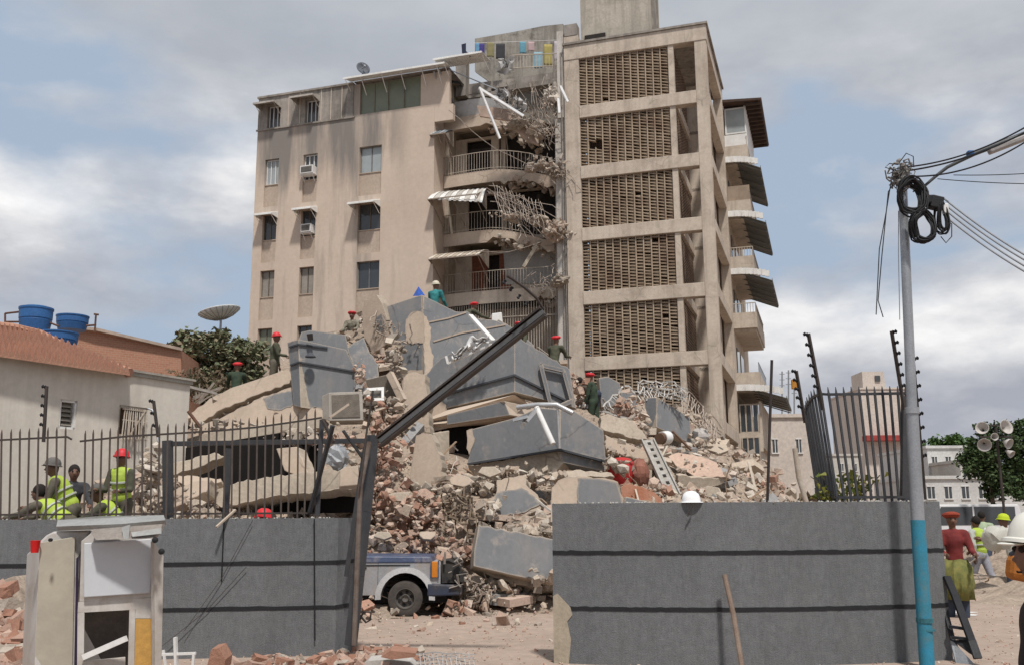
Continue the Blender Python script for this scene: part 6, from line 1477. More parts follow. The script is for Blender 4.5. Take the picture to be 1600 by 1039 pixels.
for i, (s0, s1, z0, z1) in enumerate(wins_h):
    mb = MB(); hbox(mb, s0, s1, z0, z0+.04, -.14, -.02); hbox(mb, s0, s1, z1-.04, z1, -.14, -.02); hbox(mb, s0, s0+.04, z0, z1, -.14, -.02); hbox(mb, s1-.04, s1, z0, z1, -.14, -.02)
    o = build(mb, 'window', WHITE if i == 0 else CRAIL, t)
    mb = MB()
    if i == 0:
        hh = z1-z0
        for k in range(6):
            z = z0+.06+hh*k/6.3; q = lambda s, o_, zz: V((A0.x, A0.y, 0))+d*s+nh*o_+V((0, 0, zz))
            mb.hexa([q(s0+.04, -.06, z), q(s1-.04, -.06, z), q(s1-.04, -.16, z+.09), q(s0+.04, -.16, z+.09), q(s0+.04, -.06, z+.012), q(s1-.04, -.06, z+.012), q(s1-.04, -.16, z+.10), q(s0+.04, -.16, z+.10)])
        build(mb, 'louvre', mat('louvre_glass', (.30, .27, .22), (.24, .21, .18), 3, .5), o)
        mb = MB()
    hbox(mb, s0, s1, z0, z1, -.24, -.2); build(mb, 'window_recess', BRN, o)
t2 = thing('window_bars', 'bent cream security bars hanging off the second house window', 'window bars', hp(205, 684))
mb = MB()
for k in range(11): mb.bar(hp(196+3.2*k, 636+.4*k, .08), hp(190+3.6*k+(k % 3), 686, .12), .02)
for yy in (638, 655, 683): mb.bar(hp(192, yy, .09), hp(230, yy+5, .09), .02)
mb.bar(hp(196, 690, .1), hp(228, 640, .1), .02); build(mb, 'bars', CRAIL, t2)
tube_thing('leaning_rod', 'thin leaning rod with a hook beside the barred house window', 'rod', [(247,690,12.2),(243,650,12.3),(238,640,12.3),(231,638,12.3)], .012, GALV)
# tiled roof: half round tiles in rows
def roof_pt(u, v):      # u along eaves 0..1, v up the slope 0..1
    e0, e1 = P(-70, 543, 14.7), P(203, 583, 17.5); r0, r1 = P(-60, 503, 18.0), P(203, 583, 17.8)
    a = e0.lerp(e1, u); b_ = r0.lerp(P(62, 523, 19.0), min(1, u*1.9)) if u < .53 else P(62, 523, 19.0).lerp(r1, (u-.53)/.47)
    return a.lerp(b_, v)
mb = MB(); NU = 30
for i in range(NU):
    u0, u1 = i/NU, (i+1)/NU
    for j in range(5):
        v0, v1 = j/5, (j+1)/5
        a, b_, c, d_ = roof_pt(u0, v0), roof_pt(u1, v0), roof_pt(u1, v1), roof_pt(u0, v1)
        m1, m2 = (a+b_)/2+V((0, -.03, .15)), (c+d_)/2+V((0, -.02, .13))
        mb.add([a, m1, m2, d_, b_, c, a-V((0,0,.04)), b_-V((0,0,.04))], [(0, 1, 2, 3), (1, 4, 5, 2), (0, 6, 7, 4, 1)])
build(mb, 'tiled_roof', mat('terracotta', (.46, .25, .17), (.38, .2, .14), 2.2, .85, .1, 14, grime=((.30, .19, .14), .4, 1.2)), t)
mb = MB(); q = [P(-60,503,18.1), P(20,512,18.6), P(62,522,19.0), P(120,553,18.4), P(203,582,17.8)]; mb.tube(q, .09, 8); build(mb, 'ridge', MATS['terracotta'], t)
mb = MB(); q = [P(203,583,19.4), P(240,588,19.4), P(290,600,19.4)]; mb.prism([q[0], q[1], q[2], P(297,606,19.4), P(203,590,19.2)], V((0, 2, .1))); build(mb, 'flat_roof', mat('roof_felt', (.25, .22, .19), (.15, .13, .11), 3), t)
# brick wall building behind
t = thing('brick_building', 'plain brick-red building behind the tiled roof', 'building', P(190, 800, 27))
def brickx(tn, co, col):
    br = N(tn, 'ShaderNodeTexBrick', Scale=4.0); br.inputs['Color1'].default_value = (.40, .20, .13, 1); br.inputs['Color2'].default_value = (.34, .165, .105, 1); br.inputs['Mortar'].default_value = (.40, .29, .22, 1)
    mp_ = N(tn, 'ShaderNodeMapping'); mp_.inputs['Rotation'].default_value = (pi/2, 0, 0); L(tn, co, mp_.inputs[0]); L(tn, mp_.outputs[0], br.inputs[0]); return mixc(tn, .7, col, br.outputs[0])
BW = mat('brick_wall', (.37, .185, .12), (.32, .16, .1), .8, .95, .2, 12, extra=brickx)
mb = MB(); mb.prism([P(104,512,26), P(150,516,26.4), P(283,547,28), P(283,720,28), P(104,720,26)], V((-.5, 5, 0))); build(mb, 'wall', BW, t)
mb = MB(); mb.bar(P(104,511,25.95), P(150,515,26.35), .12, .08); mb.bar(P(150,515,26.35), P(284,546,27.95), .12, .08); build(mb, 'coping', mat('pale_coping', (.46, .36, .29), None, 3), t)
def tank(label, px, py0, py1, r_px, Y, lid=None):
    t = thing('water_tank', label, 'water tank', P(px, py1, Y), 'blue roof water tanks'); r = r_px*Y/F; p = P(px, py1, Y); h = P(px, py0, Y).z-p.z
    mb = MB(); mb.lathe(p, [(r*.86, 0), (r*.97, h*.45), (r*.94, h*.48), (r*.99, h*.52), (r*1.0, h*.9), (r*1.04, h*.92), (r*1.04, h)], 30); build(mb, 'body', mat('tank_blue', (.035, .13, .33), (.03, .10, .26), 2, .5, .03), t, smooth=True, ang=30)
    mb = MB(); mb.lathe(p+V((0, 0, h)), [(r*1.0, 0), (r*.7, h*.07), (r*.25, h*.1), (.01, h*.1)], 30); build(mb, 'lid', lid or mat('tank_lid', (.04, .15, .34), None, 2, .5, 0), t, smooth=True)
tank('tallest blue water tank at the far left of the roofs', 54, 482, 517, 25, 21); tank('blue water tank right of the tallest one', 112, 494, 516, 24, 23)
tank('lower blue water tank with a pale lid, in front of the other two', 89, 520, 545, 30, 20, mat('lid_pale', (.36, .46, .52), None, 2, .5, 0))
t = thing('roof_railing', 'thin rusty pipe railing around the blue tanks', 'railing', P(30, 515, 20))
mb = MB()
for a, b_ in (((8,490),(8,514)), ((8,490),(34,487)), ((10,503),(34,503)), ((74,503),(92,510)), ((76,486),(75,516)), ((150,491),(148,519)), ((135,509),(150,508)), ((147,491),(154,492))): build(MB().tube([P(*a, 21), P(*b_, 21)], .022, 6), 'pipe', RUST, t)
# ---- trees
def tree(name, label, base, h_, crown, nleaf, m, seed, lsz=.18, trunk_r=.18, group=None, cat='tree'):
    """crown: list of (offset vector, radii) ellipsoids"""
    t = thing(name, label, cat, base, group); rg = random.Random(seed); base = V(base)
    mb = MB(); top = base+V((0, 0, h_)); mb.tube([base, base.lerp(top, .5)+V((rg.uniform(-.2, .2), 0, 0)), top], [trunk_r, trunk_r*.8, trunk_r*.6], 8)
    for off, rr in crown:
        c = base+V(off); mb.tube([top, top.lerp(c, .5)+V((rg.uniform(-.2, .2), 0, .1)), c], [trunk_r*.5, trunk_r*.35, trunk_r*.1], 6)
        for k in range(3): mb.tube([top.lerp(c, .6), c+V((rg.uniform(-.7, .7)*rr[0], rg.uniform(-.7, .7)*rr[1], rg.uniform(-.5, .7)*rr[2]))], [trunk_r*.2, trunk_r*.05], 5)
    build(mb, 'trunk', mat('bark', (.15, .115, .085), (.09, .07, .05), 3, .95, .4), t)
    mb = MB(); tot = sum(r_[0]*r_[1]*r_[2] for _, r_ in crown)
    for off, rr in crown:
        nclu = max(6, int(26*(rr[0]*rr[1]*rr[2]/tot)**.5*len(crown)**.5))
        for c_ in range(nclu):
            dd = V((rg.gauss(0, 1), rg.gauss(0, 1), rg.gauss(0, 1))).normalized()*rg.uniform(.45, 1.0)
            cc = base+V(off)+V((dd.x*rr[0], dd.y*rr[1], dd.z*rr[2])); cr = min(rr)*rg.uniform(.22, .42)
            for k in range(int(nleaf*(rr[0]*rr[1]*rr[2]/tot)/nclu)):
                p = cc+V((rg.gauss(0, cr*.55), rg.gauss(0, cr*.55), rg.gauss(0, cr*.42)))
                a = V((rg.uniform(-1, 1), rg.uniform(-1, 1), rg.uniform(-.6, .6))).normalized(); b_ = a.cross(V((rg.uniform(-1, 1), rg.uniform(-1, 1), rg.uniform(-1, 1)))).normalized(); s = lsz*rg.uniform(.5, 1.2)
                mb.add([p-a*s*.5, p+b_*s*.28, p+a*s*.5, p-b_*s*.28], [(0, 1, 2, 3)])
    build(mb, 'crown', m, t); return t
OLIVE = mat('olive_leaf', (.09, .105, .045), (.06, .075, .03), 2, .8, 0, island=[(.22, .22, .13), (.15, .17, .09), (.26, .24, .15), (.22, .17, .115), (.12, .14, .08)])
GRN = mat('green_leaf', (.055, .09, .03), (.04, .07, .02), 2, .7, 0, island=[(.055, .09, .03), (.04, .07, .02), (.08, .115, .04), (.03, .05, .02)])
b0 = P(325, 640, 31.2); b0.z = 0
zc = P(325, 551, 31.2).z
tree('olive_tree', 'dusty olive-brown tree behind the pile below the mesh dish', b0, zc-1.6, [((.1, 0, zc+.0), (1.4, 1.1, .85)), ((-1.1, 0, zc-.5), (1.1, 1, .8)), ((1.2, 0, zc-.2), (.8, 1, .8)), ((.45, 0, zc+.45), (.6, .7, .3)), ((0, 0, zc-1.2), (1.9, 1.2, .9)), ((-.6, 0, zc+.3), (.7, .7, .4))], 17000, OLIVE, 5, .2)
for i, (px, py, w_, n, lab, m) in enumerate(((300, 610, .8, 300, 'dry brown shrub at the corner of the pale house', 'dry'), (352, 618, .6, 240, 'dry shrub behind the sloping slab', 'dry'))):
    c = P(px, py+12, 26+i*2); leafy('dry_shrub', lab, 'shrub', c, w_, .9, n, mat('dry_leaf', (.16, .12, .08), (.10, .085, .05), 2, .9, 0, island=[(.17, .13, .085), (.09, .085, .045), (.13, .09, .06)]), .04, .2, seed=i)
mb = MB(); rg = random.Random(3)
for k in range(16): mb.tube([P(305+rg.uniform(-8, 8), 625+rg.uniform(-6, 6), 22), P(318+rg.uniform(-12, 32), 602+rg.uniform(-8, 14), 22)], .015, 4)
tag(build(mb, 'broken_branches', REBAR), 'pale broken branches and wires at the corner of the house', 'branches')
c = P(345, 492, 32); aim = V((-.22, .0, .97)); 
t = dish('mesh_dish', 'large pale mesh satellite dish on a mast above the olive tree', c-V((0, 0, .15)), .70, aim, mat('mesh_dish_grey', (.62, .63, .62), (.5, .51, .5), 1, .5), V((c.x, 32.2, 0)), .40, .55)
mb = MB(); ax = V(aim).normalized(); x_ = ax.orthogonal().normalized(); y_ = ax.cross(x_)
for k in range(20):
    e = x_*cos(k*pi/10)+y_*sin(k*pi/10); mb.tube([c-V((0, 0, .15))+e*.70*u+ax*(.70*.40*u*u-.02) for u in (.05, .35, .7, 1.0)], .010, 4)
build(mb, 'ribs', mat('dish_rib', (.34, .35, .34), None, 3), t)

# ================================================================== right background
def block(name, label, x0p, x1p, ytop, Y, depth, m, rows, cols, wm=GLASS, zb=0, roof=None, cat='building', skew=0, win=(.5, .45), yb=None):
    a, b_ = P(x0p, ytop, Y), P(x1p, ytop, Y); t = thing(name, label, cat, V(((a.x+b_.x)/2, Y+depth/2, 0)))
    mb = MB(); z1 = a.z; w_ = b_.x-a.x
    mb.hexa([V((a.x, Y, zb)), V((b_.x, Y+skew, zb)), V((b_.x, Y+depth, zb)), V((a.x, Y+depth, zb)), V((a.x, Y, z1)), V((b_.x, Y+skew, z1)), V((b_.x, Y+depth, z1)), V((a.x, Y+depth, z1))])
    build(mb, 'wall', m, t)
    mb = MB(); mb.hexa([V((a.x-.15, Y-.15, z1)), V((b_.x+.15, Y+skew-.15, z1)), V((b_.x+.15, Y+depth, z1)), V((a.x-.15, Y+depth, z1)), V((a.x-.15, Y-.15, z1+.25)), V((b_.x+.15, Y+skew-.15, z1+.25)), V((b_.x+.15, Y+depth, z1+.25)), V((a.x-.15, Y+depth, z1+.25))]); build(mb, 'roof', roof or m, t)
    sh = (z1-zb)/rows if rows else 0
    for r in range(rows):
        for c in range(cols):
            cx = a.x+w_*(c+.5)/cols; yy = Y+skew*(c+.5)/cols; zc_ = zb+sh*(r+.52); ww, hh = w_/cols*win[0], sh*win[1]
            f = MB(); f.box(V((cx, yy-.02, zc_-hh/2-.05)), (ww+.2, .16, .08)); f.box(V((cx, yy-.02, zc_+hh/2+.03)), (ww+.1, .1, .06)); f.box(V((cx, yy-.03, zc_)), (.05, .05, hh)); o = build(f, 'window', WHITE, t)
            g = MB(); g.box(V((cx, yy-.005, zc_)), (ww, .02, hh)); build(g, 'pane', wm, o)
    return t, a, b_, z1
PB = mat('pale_building', (.50, .47, .42), (.43, .40, .36), .4, .9, .05, grime=((.3, .27, .24), .4, .3)); PK = mat('pinkish_building', (.56, .49, .43), (.51, .44, .385), .3, .9, .05); WB = mat('white_building', (.58, .57, .55), (.5, .49, .47), .4, .9, .05, grime=((.36, .34, .32), .4, .4))
t, a, b_, z1 = block('tower_block', 'pinkish tower block with a small rooftop house behind the curved railing', 1343, 1416, 608, 150, 14, PK, 0, 0)
mb = MB(); q0, q1 = P(1352, 578, 150), P(1389, 606, 150); mb.box(V(((q0.x+q1.x)/2, 154, (q0.z+q1.z)/2)), (q1.x-q0.x, 5, q0.z-q1.z)); build(mb, 'roof_house', PK, t)
mb = MB(); mb.box(V(((q0.x+q1.x)/2+.6, 151.4, (q0.z+q1.z)/2+.3)), (.8, .2, .9)); build(mb, 'window', GLASS, t); mb = MB(); q = P(1380, 685, 150); mb.box(V((q.x, 149, q.z)), (6.5, 2, .8)); build(mb, 'red_sign_band', mat('red_band', (.35, .06, .05), None, 1), t)
block('low_building', 'beige flat-roofed building right behind the rear balconies', 1190, 1264, 652, 70, 12, PK, 2, 2, win=(.2, .22)); 
t, a, b_, z1 = block('low_building', 'grey-beige lower building seen through the curved railing', 1262, 1345, 712, 120, 12, PB, 3, 4, win=(.25, .3))
block('white_building', 'white building with a dark window row behind the parked cars', 1440, 1600, 748, 75, 10, WB, 2, 6, win=(.4, .42)); block('white_building', 'upper white house with two small windows, right of the pole', 1448, 1512, 700, 90, 12, WB, 3, 3, win=(.35, .35)); block('grey_shed', 'grey lower building right of the white house', 1500, 1560, 722, 84, 8, PB, 3, 4, win=(.5, .4))
# aerials
for i, (px, y0, y1, lab) in enumerate(((1222, 655, 580, 'thin rooftop aerial mast, left of three'), (1232, 655, 578, 'thin rooftop aerial mast, middle of three'), (1241, 655, 592, 'thin rooftop aerial mast, right of three'))):
    mb = MB(); mb.tube([P(px, y0, 71), P(px, y1, 71)], .06, 5)
    for k in range(3): mb.bar(P(px-4, y1+4+k*9, 71), P(px+4, y1+4+k*9, 71), .05)
    tag(build(mb, 'aerial_mast', GALV), lab, 'aerial', 'rooftop aerials beside the damaged block')
mb = MB(); mb.box(P(1243, 600, 60), (.5, .2, .6)); tag(build(mb, 'orange_box', mat('orange_box', (.5, .22, .04), None, 2), bevel=.03), 'small orange box on the aerial right of the block', 'box')
b0 = P(1480, 720, 170); b0.z = 0; zc = P(1500, 705, 170).z
tree('round_tree', 'wide bright green tree rising behind the white houses', b0+V((2.5, 0, 0)), zc-4, [((-3, 0, zc), (4.2, 3, 2.6)), ((1.5, 0, zc-.3), (4, 3, 2.4)), ((-1, 0, zc+.8), (3, 3, 2))], 9000, mat('bright_leaf', (.06, .12, .025), (.045, .09, .02), 1, .7, 0, island=[(.065, .13, .03), (.045, .09, .02), (.08, .14, .04)]), 8, .75, .5)
b0 = P(1553, 800, 48); b0.z = 0; z_ = lambda py: P(1553, py, 48).z
tree('street_tree', 'dark broad street tree behind the loudspeaker cluster', b0, z_(740), [((0, 0, z_(720)), (1.3, 1.2, 1.1)), ((.9, 0, z_(690)), (1.2, 1.2, 1.0)), ((-.8, 0, z_(725)), (.8, 1, .8)), ((2.0, 0, z_(730)), (1.1, 1.2, 1.2)), ((1.6, 0, z_(672)), (.8, 1, .6)), ((-.3, 0, z_(668)), (.45, .8, .35)), ((.6, 0, z_(760)), (1.5, 1.2, .6)), ((.1, 0, z_(775)), (.5, .6, .5))], 14000, GRN, 12, .22, .14)
b0 = P(1600, 800, 62); b0.z = 0
tree('street_tree', 'second dark tree at the right edge behind the street tree', b0+V((1.5, 0, 0)), 3, [((0, 0, 4.6), (2.2, 1.5, 1.7)), ((-1.5, 0, 3.6), (1.2, 1.5, 1.2))], 5000, GRN, 15, .26, .16)
# loudspeaker cluster
t = thing('floodlight_mast', 'mast with a cluster of pale dish-shaped lamps in front of the street tree', 'light mast', V((P(1556, 800, 40).x, 40, 0)))
mb = MB(); q = P(1556, 668, 40); mb.tube([V((q.x, 40, 0)), q], .055, 8); mb.bar(P(1530, 682, 40), P(1582, 682, 40), .06); mb.bar(P(1536, 664, 40), P(1576, 664, 40), .06); build(mb, 'mast', IRON, t)
for i, (px, py, r_, ax) in enumerate(((1535,669,.26,(-.6,-.9,.3)), (1571,667,.30,(.3,-1,.25)), (1538,694,.27,(-.4,-.9,-.3)), (1575,692,.22,(.5,-.9,-.5)), (1553,682,.15,(0,-1,0)), (1579,708,.16,(.5,-.8,-.7)))):
    mb = MB(); c = P(px, py, 39.6); ax = V(ax).normalized(); mb.lathe(c-ax*.12, [(.05, -.1), (r_*.45, 0), (r_*.8, .1), (r_, .2)], 18, ax, cap=False); build(mb, 'lamp_dish', mat('pale_dish', (.50, .47, .44), (.4, .37, .34), 3, .5), t, smooth=True, solid=.015)
def parked(name, label, px, py, Y, m, L_=4.2, W_=1.7, Hh=1.45, kind='car', yaw=0, tall=False):
    c = P(px, py, Y); c.z = 0; t = thing(name, label, 'car', c, 'cars parked along the far street'); rot = Matrix.Rotation(yaw, 3, 'Z')
    prof = [(-L_/2, .3), (-L_/2, .8), (-L_/2+.15, .9), (-L_*.30, .95), (-L_*.17, Hh), (L_*.22, Hh), (L_*.38, .98), (L_/2-.1, .88), (L_/2, .7), (L_/2, .3)] if not tall else [(-L_/2, .35), (-L_/2, 1.0), (-L_/2+.3, 1.15), (-L_/2+.75, Hh), (L_/2-.1, Hh), (L_/2, Hh-.3), (L_/2, .35)]
    mb = MB(); mb.prism([c+rot @ V((x, -W_/2, z)) for x, z in prof], rot @ V((0, W_, 0))); build(mb, 'body', m, t, bevel=.05)
    gl = [(-L_*.27, .97), (-L_*.16, Hh-.08), (L_*.20, Hh-.08), (L_*.33, 1.0)] if not tall else [(-L_/2+.42, 1.15), (-L_/2+.82, Hh-.1), (L_/2-.3, Hh-.1), (L_/2-.3, 1.15)]
    mb = MB(); mb.prism([c+rot @ V((x, -W_/2-.015, z)) for x, z in gl], rot @ V((0, W_+.03, 0))); build(mb, 'window', GLASS, t)
    mb = MB(); mb.bar(c+rot @ V((0, -W_/2-.02, 1.0)), c+rot @ V((0, -W_/2-.02, Hh-.06)), .07, .03); build(mb, 'pillar', m, t)
    for s in (-1, 1):
        mb = MB(); mb.box(c+rot @ V((s*(L_/2-.02), -W_*.33, .75)), (.1, .3, .14), rot); build(mb, 'headlight', WHITE, t)
    for sx_ in (-.32, .32):
        for sy in (-1, 1):
            mb = MB(); mb.lathe(c+rot @ V((sx_*L_, sy*(W_/2-.08), .32)), [(.02, -.1), (.3, -.1), (.32, 0), (.3, .1), (.17, .11), (.02, .09)], 16, rot @ V((0, sy, 0))); build(mb, 'wheel', MATS['tyre'], t)
CW_ = mat('car_white', (.62, .62, .62), (.55, .55, .55), 1, .3, 0, fine=.02); CG = mat('car_silver', (.36, .37, .39), None, 1, .3, 0, metal=.4, fine=.02)
parked('parked_van', 'white van parked nearest the wall end in the far street', 1500, 815, 42, CW_, 4.6, 1.8, 2.0, tall=True, yaw=.2)
parked('parked_car', 'silver car parked between the white van and the street tree', 1540, 815, 47, CG, yaw=.3)
parked('parked_car', 'dark car at the right edge under the street tree', 1592, 812, 52, mat('car_dark', (.05, .055, .07), None, 1, .3, 0), yaw=-.1)
parked('parked_car', 'red car half hidden beside the white van', 1483, 812, 47, mat('car_red', (.30, .05, .03), None, 1, .35, 0), yaw=.1)
parked('parked_car', 'second white car behind the silver one', 1560, 806, 60, CW_, yaw=0)
mb = MB()
def mound(c, r, h_, n, m, label, name='debris_heap'):
    mb = MB(); rg = random.Random(int(abs(c.x)*10))
    for i in range(n): 
        a = rg.uniform(0, 6.28); q = r*rg.random()**.6; mb.chunk(c+V((cos(a)*q, sin(a)*q*.6, h_*(1-q/r)*rg.uniform(.3, 1))), rg.uniform(.04, .15), rg, (1, .7, .5))
    stuff(build(mb, name, m), label, 'rubble')
mound(G(1555, 878), 1.6, .35, 260, BRK, 'low heap of bricks in the far street by the pedestrians')
mb = MB(); q = [G(1480, 862), G(1560, 852), G(1700, 846), G(1700, 850), G(1560, 857), G(1480, 868)]
mb.prism([p+V((0, 0, .12)) for p in q], V((0, 0, -.12))); struct(build(mb, 'kerb', PB))
for i, (px, py, s) in enumerate(((1495, 735+222, .16), (1512, 961, .13), (1488, 955, .1))):
    c = G(px, py); mb = MB(); rg = random.Random(i); mb.prism([c+V((s*cos(k*1.25)*rg.uniform(.7, 1.5)*1.6, s*sin(k*1.25), .012)) for k in range(5)], V((0, 0, -.008))); tag(build(mb, 'paper_scrap', WHITE), ['larger white paper scrap on the ground right of the leaning metal panel', 'white paper scrap just right of the larger one', 'small paper scrap nearest the leaning metal panel'][i], 'paper')
# concrete kerb line of the street wall in the right distance
mb = MB(); mb.hexa([V((9.5, 60, 0)), V((26, 60, 0)), V((26, 60.4, 0)), V((9.5, 60.4, 0)), V((9.5, 60, 1.6)), V((26, 60, 1.6)), V((26, 60.4, 1.6)), V((9.5, 60.4, 1.6))]); tag(build(mb, 'street_wall', PB), 'low pale wall across the far end of the street', 'wall')
# plants and poles between block and railing
c = P(1235, 770, 40); c.z = 0
leafy('dry_bush', 'brownish dry bush at the foot of the beige building beside the block', 'bush', V((c.x, 45, .3)), 4.5, 2.6, 1300, MATS['dry_leaf'], .12, .5, False, seed=9)
tube_thing('timber_post', 'leaning pale timber behind the right wall near the railing', 'post', [(1242,700,18),(1248,745,18),(1260,785,18)], .05, CRAIL)
# ================================================================== people
def remesh(mb, vox):
    me = bpy.data.meshes.new('tmp'); me.from_pydata(mb.v, [], mb.f); o = bpy.data.objects.new('tmp', me); COL.objects.link(o)
    m = o.modifiers.new('r', 'REMESH'); m.mode = 'VOXEL'; m.voxel_size = vox
    s = o.modifiers.new('s', 'SMOOTH'); s.factor = .6; s.iterations = 4
    dg = bpy.context.evaluated_depsgraph_get(); dg.update(); e = o.evaluated_get(dg); m2 = e.to_mesh()
    out = MB(); out.add([v.co.copy() for v in m2.vertices], [tuple(p.vertices) for p in m2.polygons]); e.to_mesh_clear()
    bpy.data.objects.remove(o); bpy.data.meshes.remove(me); return out
def limb(mb, pts, rs, n=10):
    mb.tube(pts, rs, n)
    for p, r in zip(pts, rs): mb.ball(p, r*.995, 5)
SKIN = mat('brown_skin', (.17, .09, .06), (.14, .075, .05), 5, .6, .03, fine=.03)
def person(label, foot, yaw=0, lean=0, hip=.92, armL=(10, 15), armR=(10, 15), legL=(5, 8), legR=(-5, 5), look=0, scale=1.0,
           shirt=None, trousers=None, hat=None, hatkind='helmet', vest=None, shoes=None, skirt=None, pelvis_z=None, gloves=None, headtilt=0, out=.0):
    """foot: ground point under the pelvis. Angles in degrees; forward is +Y' after yaw (yaw 0 = facing away from camera)."""
    t = thing('person', label, 'person', foot)
    foot = V(foot); Rz = Matrix.Rotation(radians(yaw), 3, 'Z')
    def W(v): return foot+Rz @ (V(v)*scale)
    def fwd(deg, L_): a = radians(deg); return V((0, sin(a)*L_, -cos(a)*L_))      # limb hanging down, swung forward by deg
    # legs
    def leg(s, h, k):
        hp_ = V((s*.095, 0, 0)); kn = hp_+fwd(h, .43); an = kn+fwd(h-k, .42); return hp_, kn, an
    LL, RL = leg(-1, *legL), leg(1, *legR)
    low = min(LL[2].z, RL[2].z)-.08
    pz = pelvis_z if pelvis_z is not None else -low
    up = V((0, 0, pz))
    LL = [p+up for p in LL]; RL = [p+up for p in RL]; pel = up.copy()
    la = radians(lean); tv = V((0, sin(la), cos(la)))
    waist = pel+tv*.18; chest = pel+tv*.40; neck = pel+tv*.54; sh = pel+tv*.49
    hv = V((0, sin(la*.5+radians(headtilt)), cos(la*.5+radians(headtilt)))); head = neck+hv*.17
    Rl = Matrix.Rotation(radians(look), 3, 'Z')
    def arm(s, a, e):
        s0 = sh+V((s*.19, 0, 0)); el = s0+fwd(a, .29)+V((s*(.05+out), 0, 0)); wr = el+fwd(a+e, .25)+V((-s*.02, 0, 0)); return s0, el, wr, fwd(a+e, 1)
    AL, AR = arm(-1, *armL), arm(1, *armR)
    S = scale
    b = MB()
    limb(b, [W(pel), W(waist), W(chest), W(sh-tv*.02)], [.125*S, .11*S, .135*S, .10*S], 12)
    limb(b, [W(sh+V((-.16, 0, 0))), W(sh+V((.16, 0, 0)))], [.06*S, .06*S]); limb(b, [W(neck-tv*.04), W(head-hv*.06)], [.055*S, .052*S])
    for Lg in (LL, RL): limb(b, [W(q) for q in Lg], [.082*S, .058*S, .04*S])
    for A_ in (AL, AR): limb(b, [W(A_[0]), W(A_[1]), W(A_[2])], [.052*S, .04*S, .03*S])
    hr = Rz @ Rl
    b.ball(W(head), .1*S, 10, sq=(.80, .95, 1.18), rot=hr); f_ = Rl @ V((0, 1, 0)); b.ball(W(head+f_*.025-V((0, 0, .06))), .062*S, 8, sq=(.85, 1, .9), rot=hr)
    for s in (-1, 1): b.ball(W(head+Rl @ V((s*.082, -.005, -.01))), .024*S, 5, sq=(.4, .8, 1.2), rot=hr)
    b.tube([W(head+Rl @ V((0, .09, .012))), W(head+Rl @ V((0, .117, -.03)))], [.008*S, .016*S], 6)
    body = remesh(b, .022*S)
    for A_ in (AL, AR):           # hands: palm, four unequal curled fingers and a thumb
        wr, dd = A_[2], A_[3]; side = V((1, 0, 0)); pn = dd.cross(side).normalized(); sg = 1 if A_ is AL else -1
        body.ball(W(wr+dd*.045), .045*S, 6, sq=(.5, .95, 1.0), rot=Rz @ dd.to_track_quat('Z', 'X').to_matrix())
        for k, L_ in enumerate((.065, .075, .07, .055)):
            o_ = pn*(.024-.016*k); p0 = wr+dd*.075+o_; p1 = p0+dd*L_*.5; p2 = p1+(dd+V((sg, 0, 0))*.6).normalized()*L_*.5; body.tube([W(p0-dd*.02), W(p0), W(p1), W(p2)], [.009*S, .0092*S, .0085*S, .006*S], 6)
        th = wr+dd*.035+pn*.03; body.tube([W(th-dd*.01), W(th+(dd*.6+pn*.8).normalized()*.03), W(th+(dd+pn*.5).normalized()*.06)], [.011*S, .011*S, .008*S], 6)
    bo = build(body, 'body', SKIN, t, smooth=True, ang=0)
    e = MB()
    for s in (-1, 1): e.ball(W(head+Rl @ V((s*.032, .086, .02))), .012*S, 5)
    e.tube([W(head+Rl @ V((-.022, .09, -.062))), W(head+Rl @ V((0, .096, -.064))), W(head+Rl @ V((.022, .09, -.062)))], .004*S, 5)
    build(e, 'eyes_and_mouth', mat('eye_dark', (.02, .012, .01), None, 5), bo)
    # clothes
    c = MB(); limb(c, [W(pel+tv*.02), W(waist), W(chest), W(sh-tv*.01)], [.145*S, .13*S, .152*S, .115*S], 12); limb(c, [W(sh+V((-.165, 0, 0))), W(sh+V((.165, 0, 0)))], [.075*S, .075*S])
    for A_ in (AL, AR): limb(c, [W(A_[0]), W(A_[1]), W(A_[1].lerp(A_[2], .85))], [.07*S, .055*S, .045*S])
    c = remesh(c, .02*S); c.v = [p+V((mnoise.noise(p*9)*.012, mnoise.noise(p*9+V((5, 0, 0)))*.012, mnoise.noise(p*11)*.008)) for p in c.v]
    build(c, 'shirt', shirt, t, smooth=True, ang=0)
    if vest:
        c = MB(); limb(c, [W(pel+tv*.1), W(waist), W(chest), W(sh-tv*.01)], [.158*S, .145*S, .166*S, .128*S], 12); limb(c, [W(sh+V((-.12, 0, 0))), W(sh+V((.12, 0, 0)))], [.088*S, .088*S]); build(remesh(c, .022*S), 'vest', vest, t, smooth=True, ang=0)
        c = MB()
        for q in (.22, .34): p = pel+tv*q; c.lathe(W(p), [(.170*S, -.015), (.178*S, -.01), (.178*S, .012), (.170*S, .018)], 20, Rz @ tv)
        build(c, 'reflective_band', mat('reflective', (.5, .52, .45), None, 3, .4), t)
    c = MB(); limb(c, [W(pel+V((-.04, 0, .02))), W(pel+V((.04, 0, .02)))], [.135*S, .135*S])
    for Lg in (LL, RL): limb(c, [W(Lg[0]), W(Lg[1]), W(Lg[1].lerp(Lg[2], .92))], [.105*S, .078*S, .06*S])
    build(remesh(c, .022*S), 'trousers', trousers, t, smooth=True, ang=0)
    if skirt:
        c = MB(); c.lathe(W(pel+V((0, 0, .08))), [(.17*S, 0), (.25*S, -.15*S), (.27*S, -.4*S), (.20*S, -.62*S)], 28, V((0, 0, 1)), cap=False); c.v = [p+V((mnoise.noise(V((p.x*16, p.y*16, p.z*3)))*.06, mnoise.noise(V((p.x*16, p.y*16, 5)))*.06, mnoise.noise(p*8)*.04)) for p in c.v]; build(c, 'skirt', skirt, t, smooth=True, solid=.01)
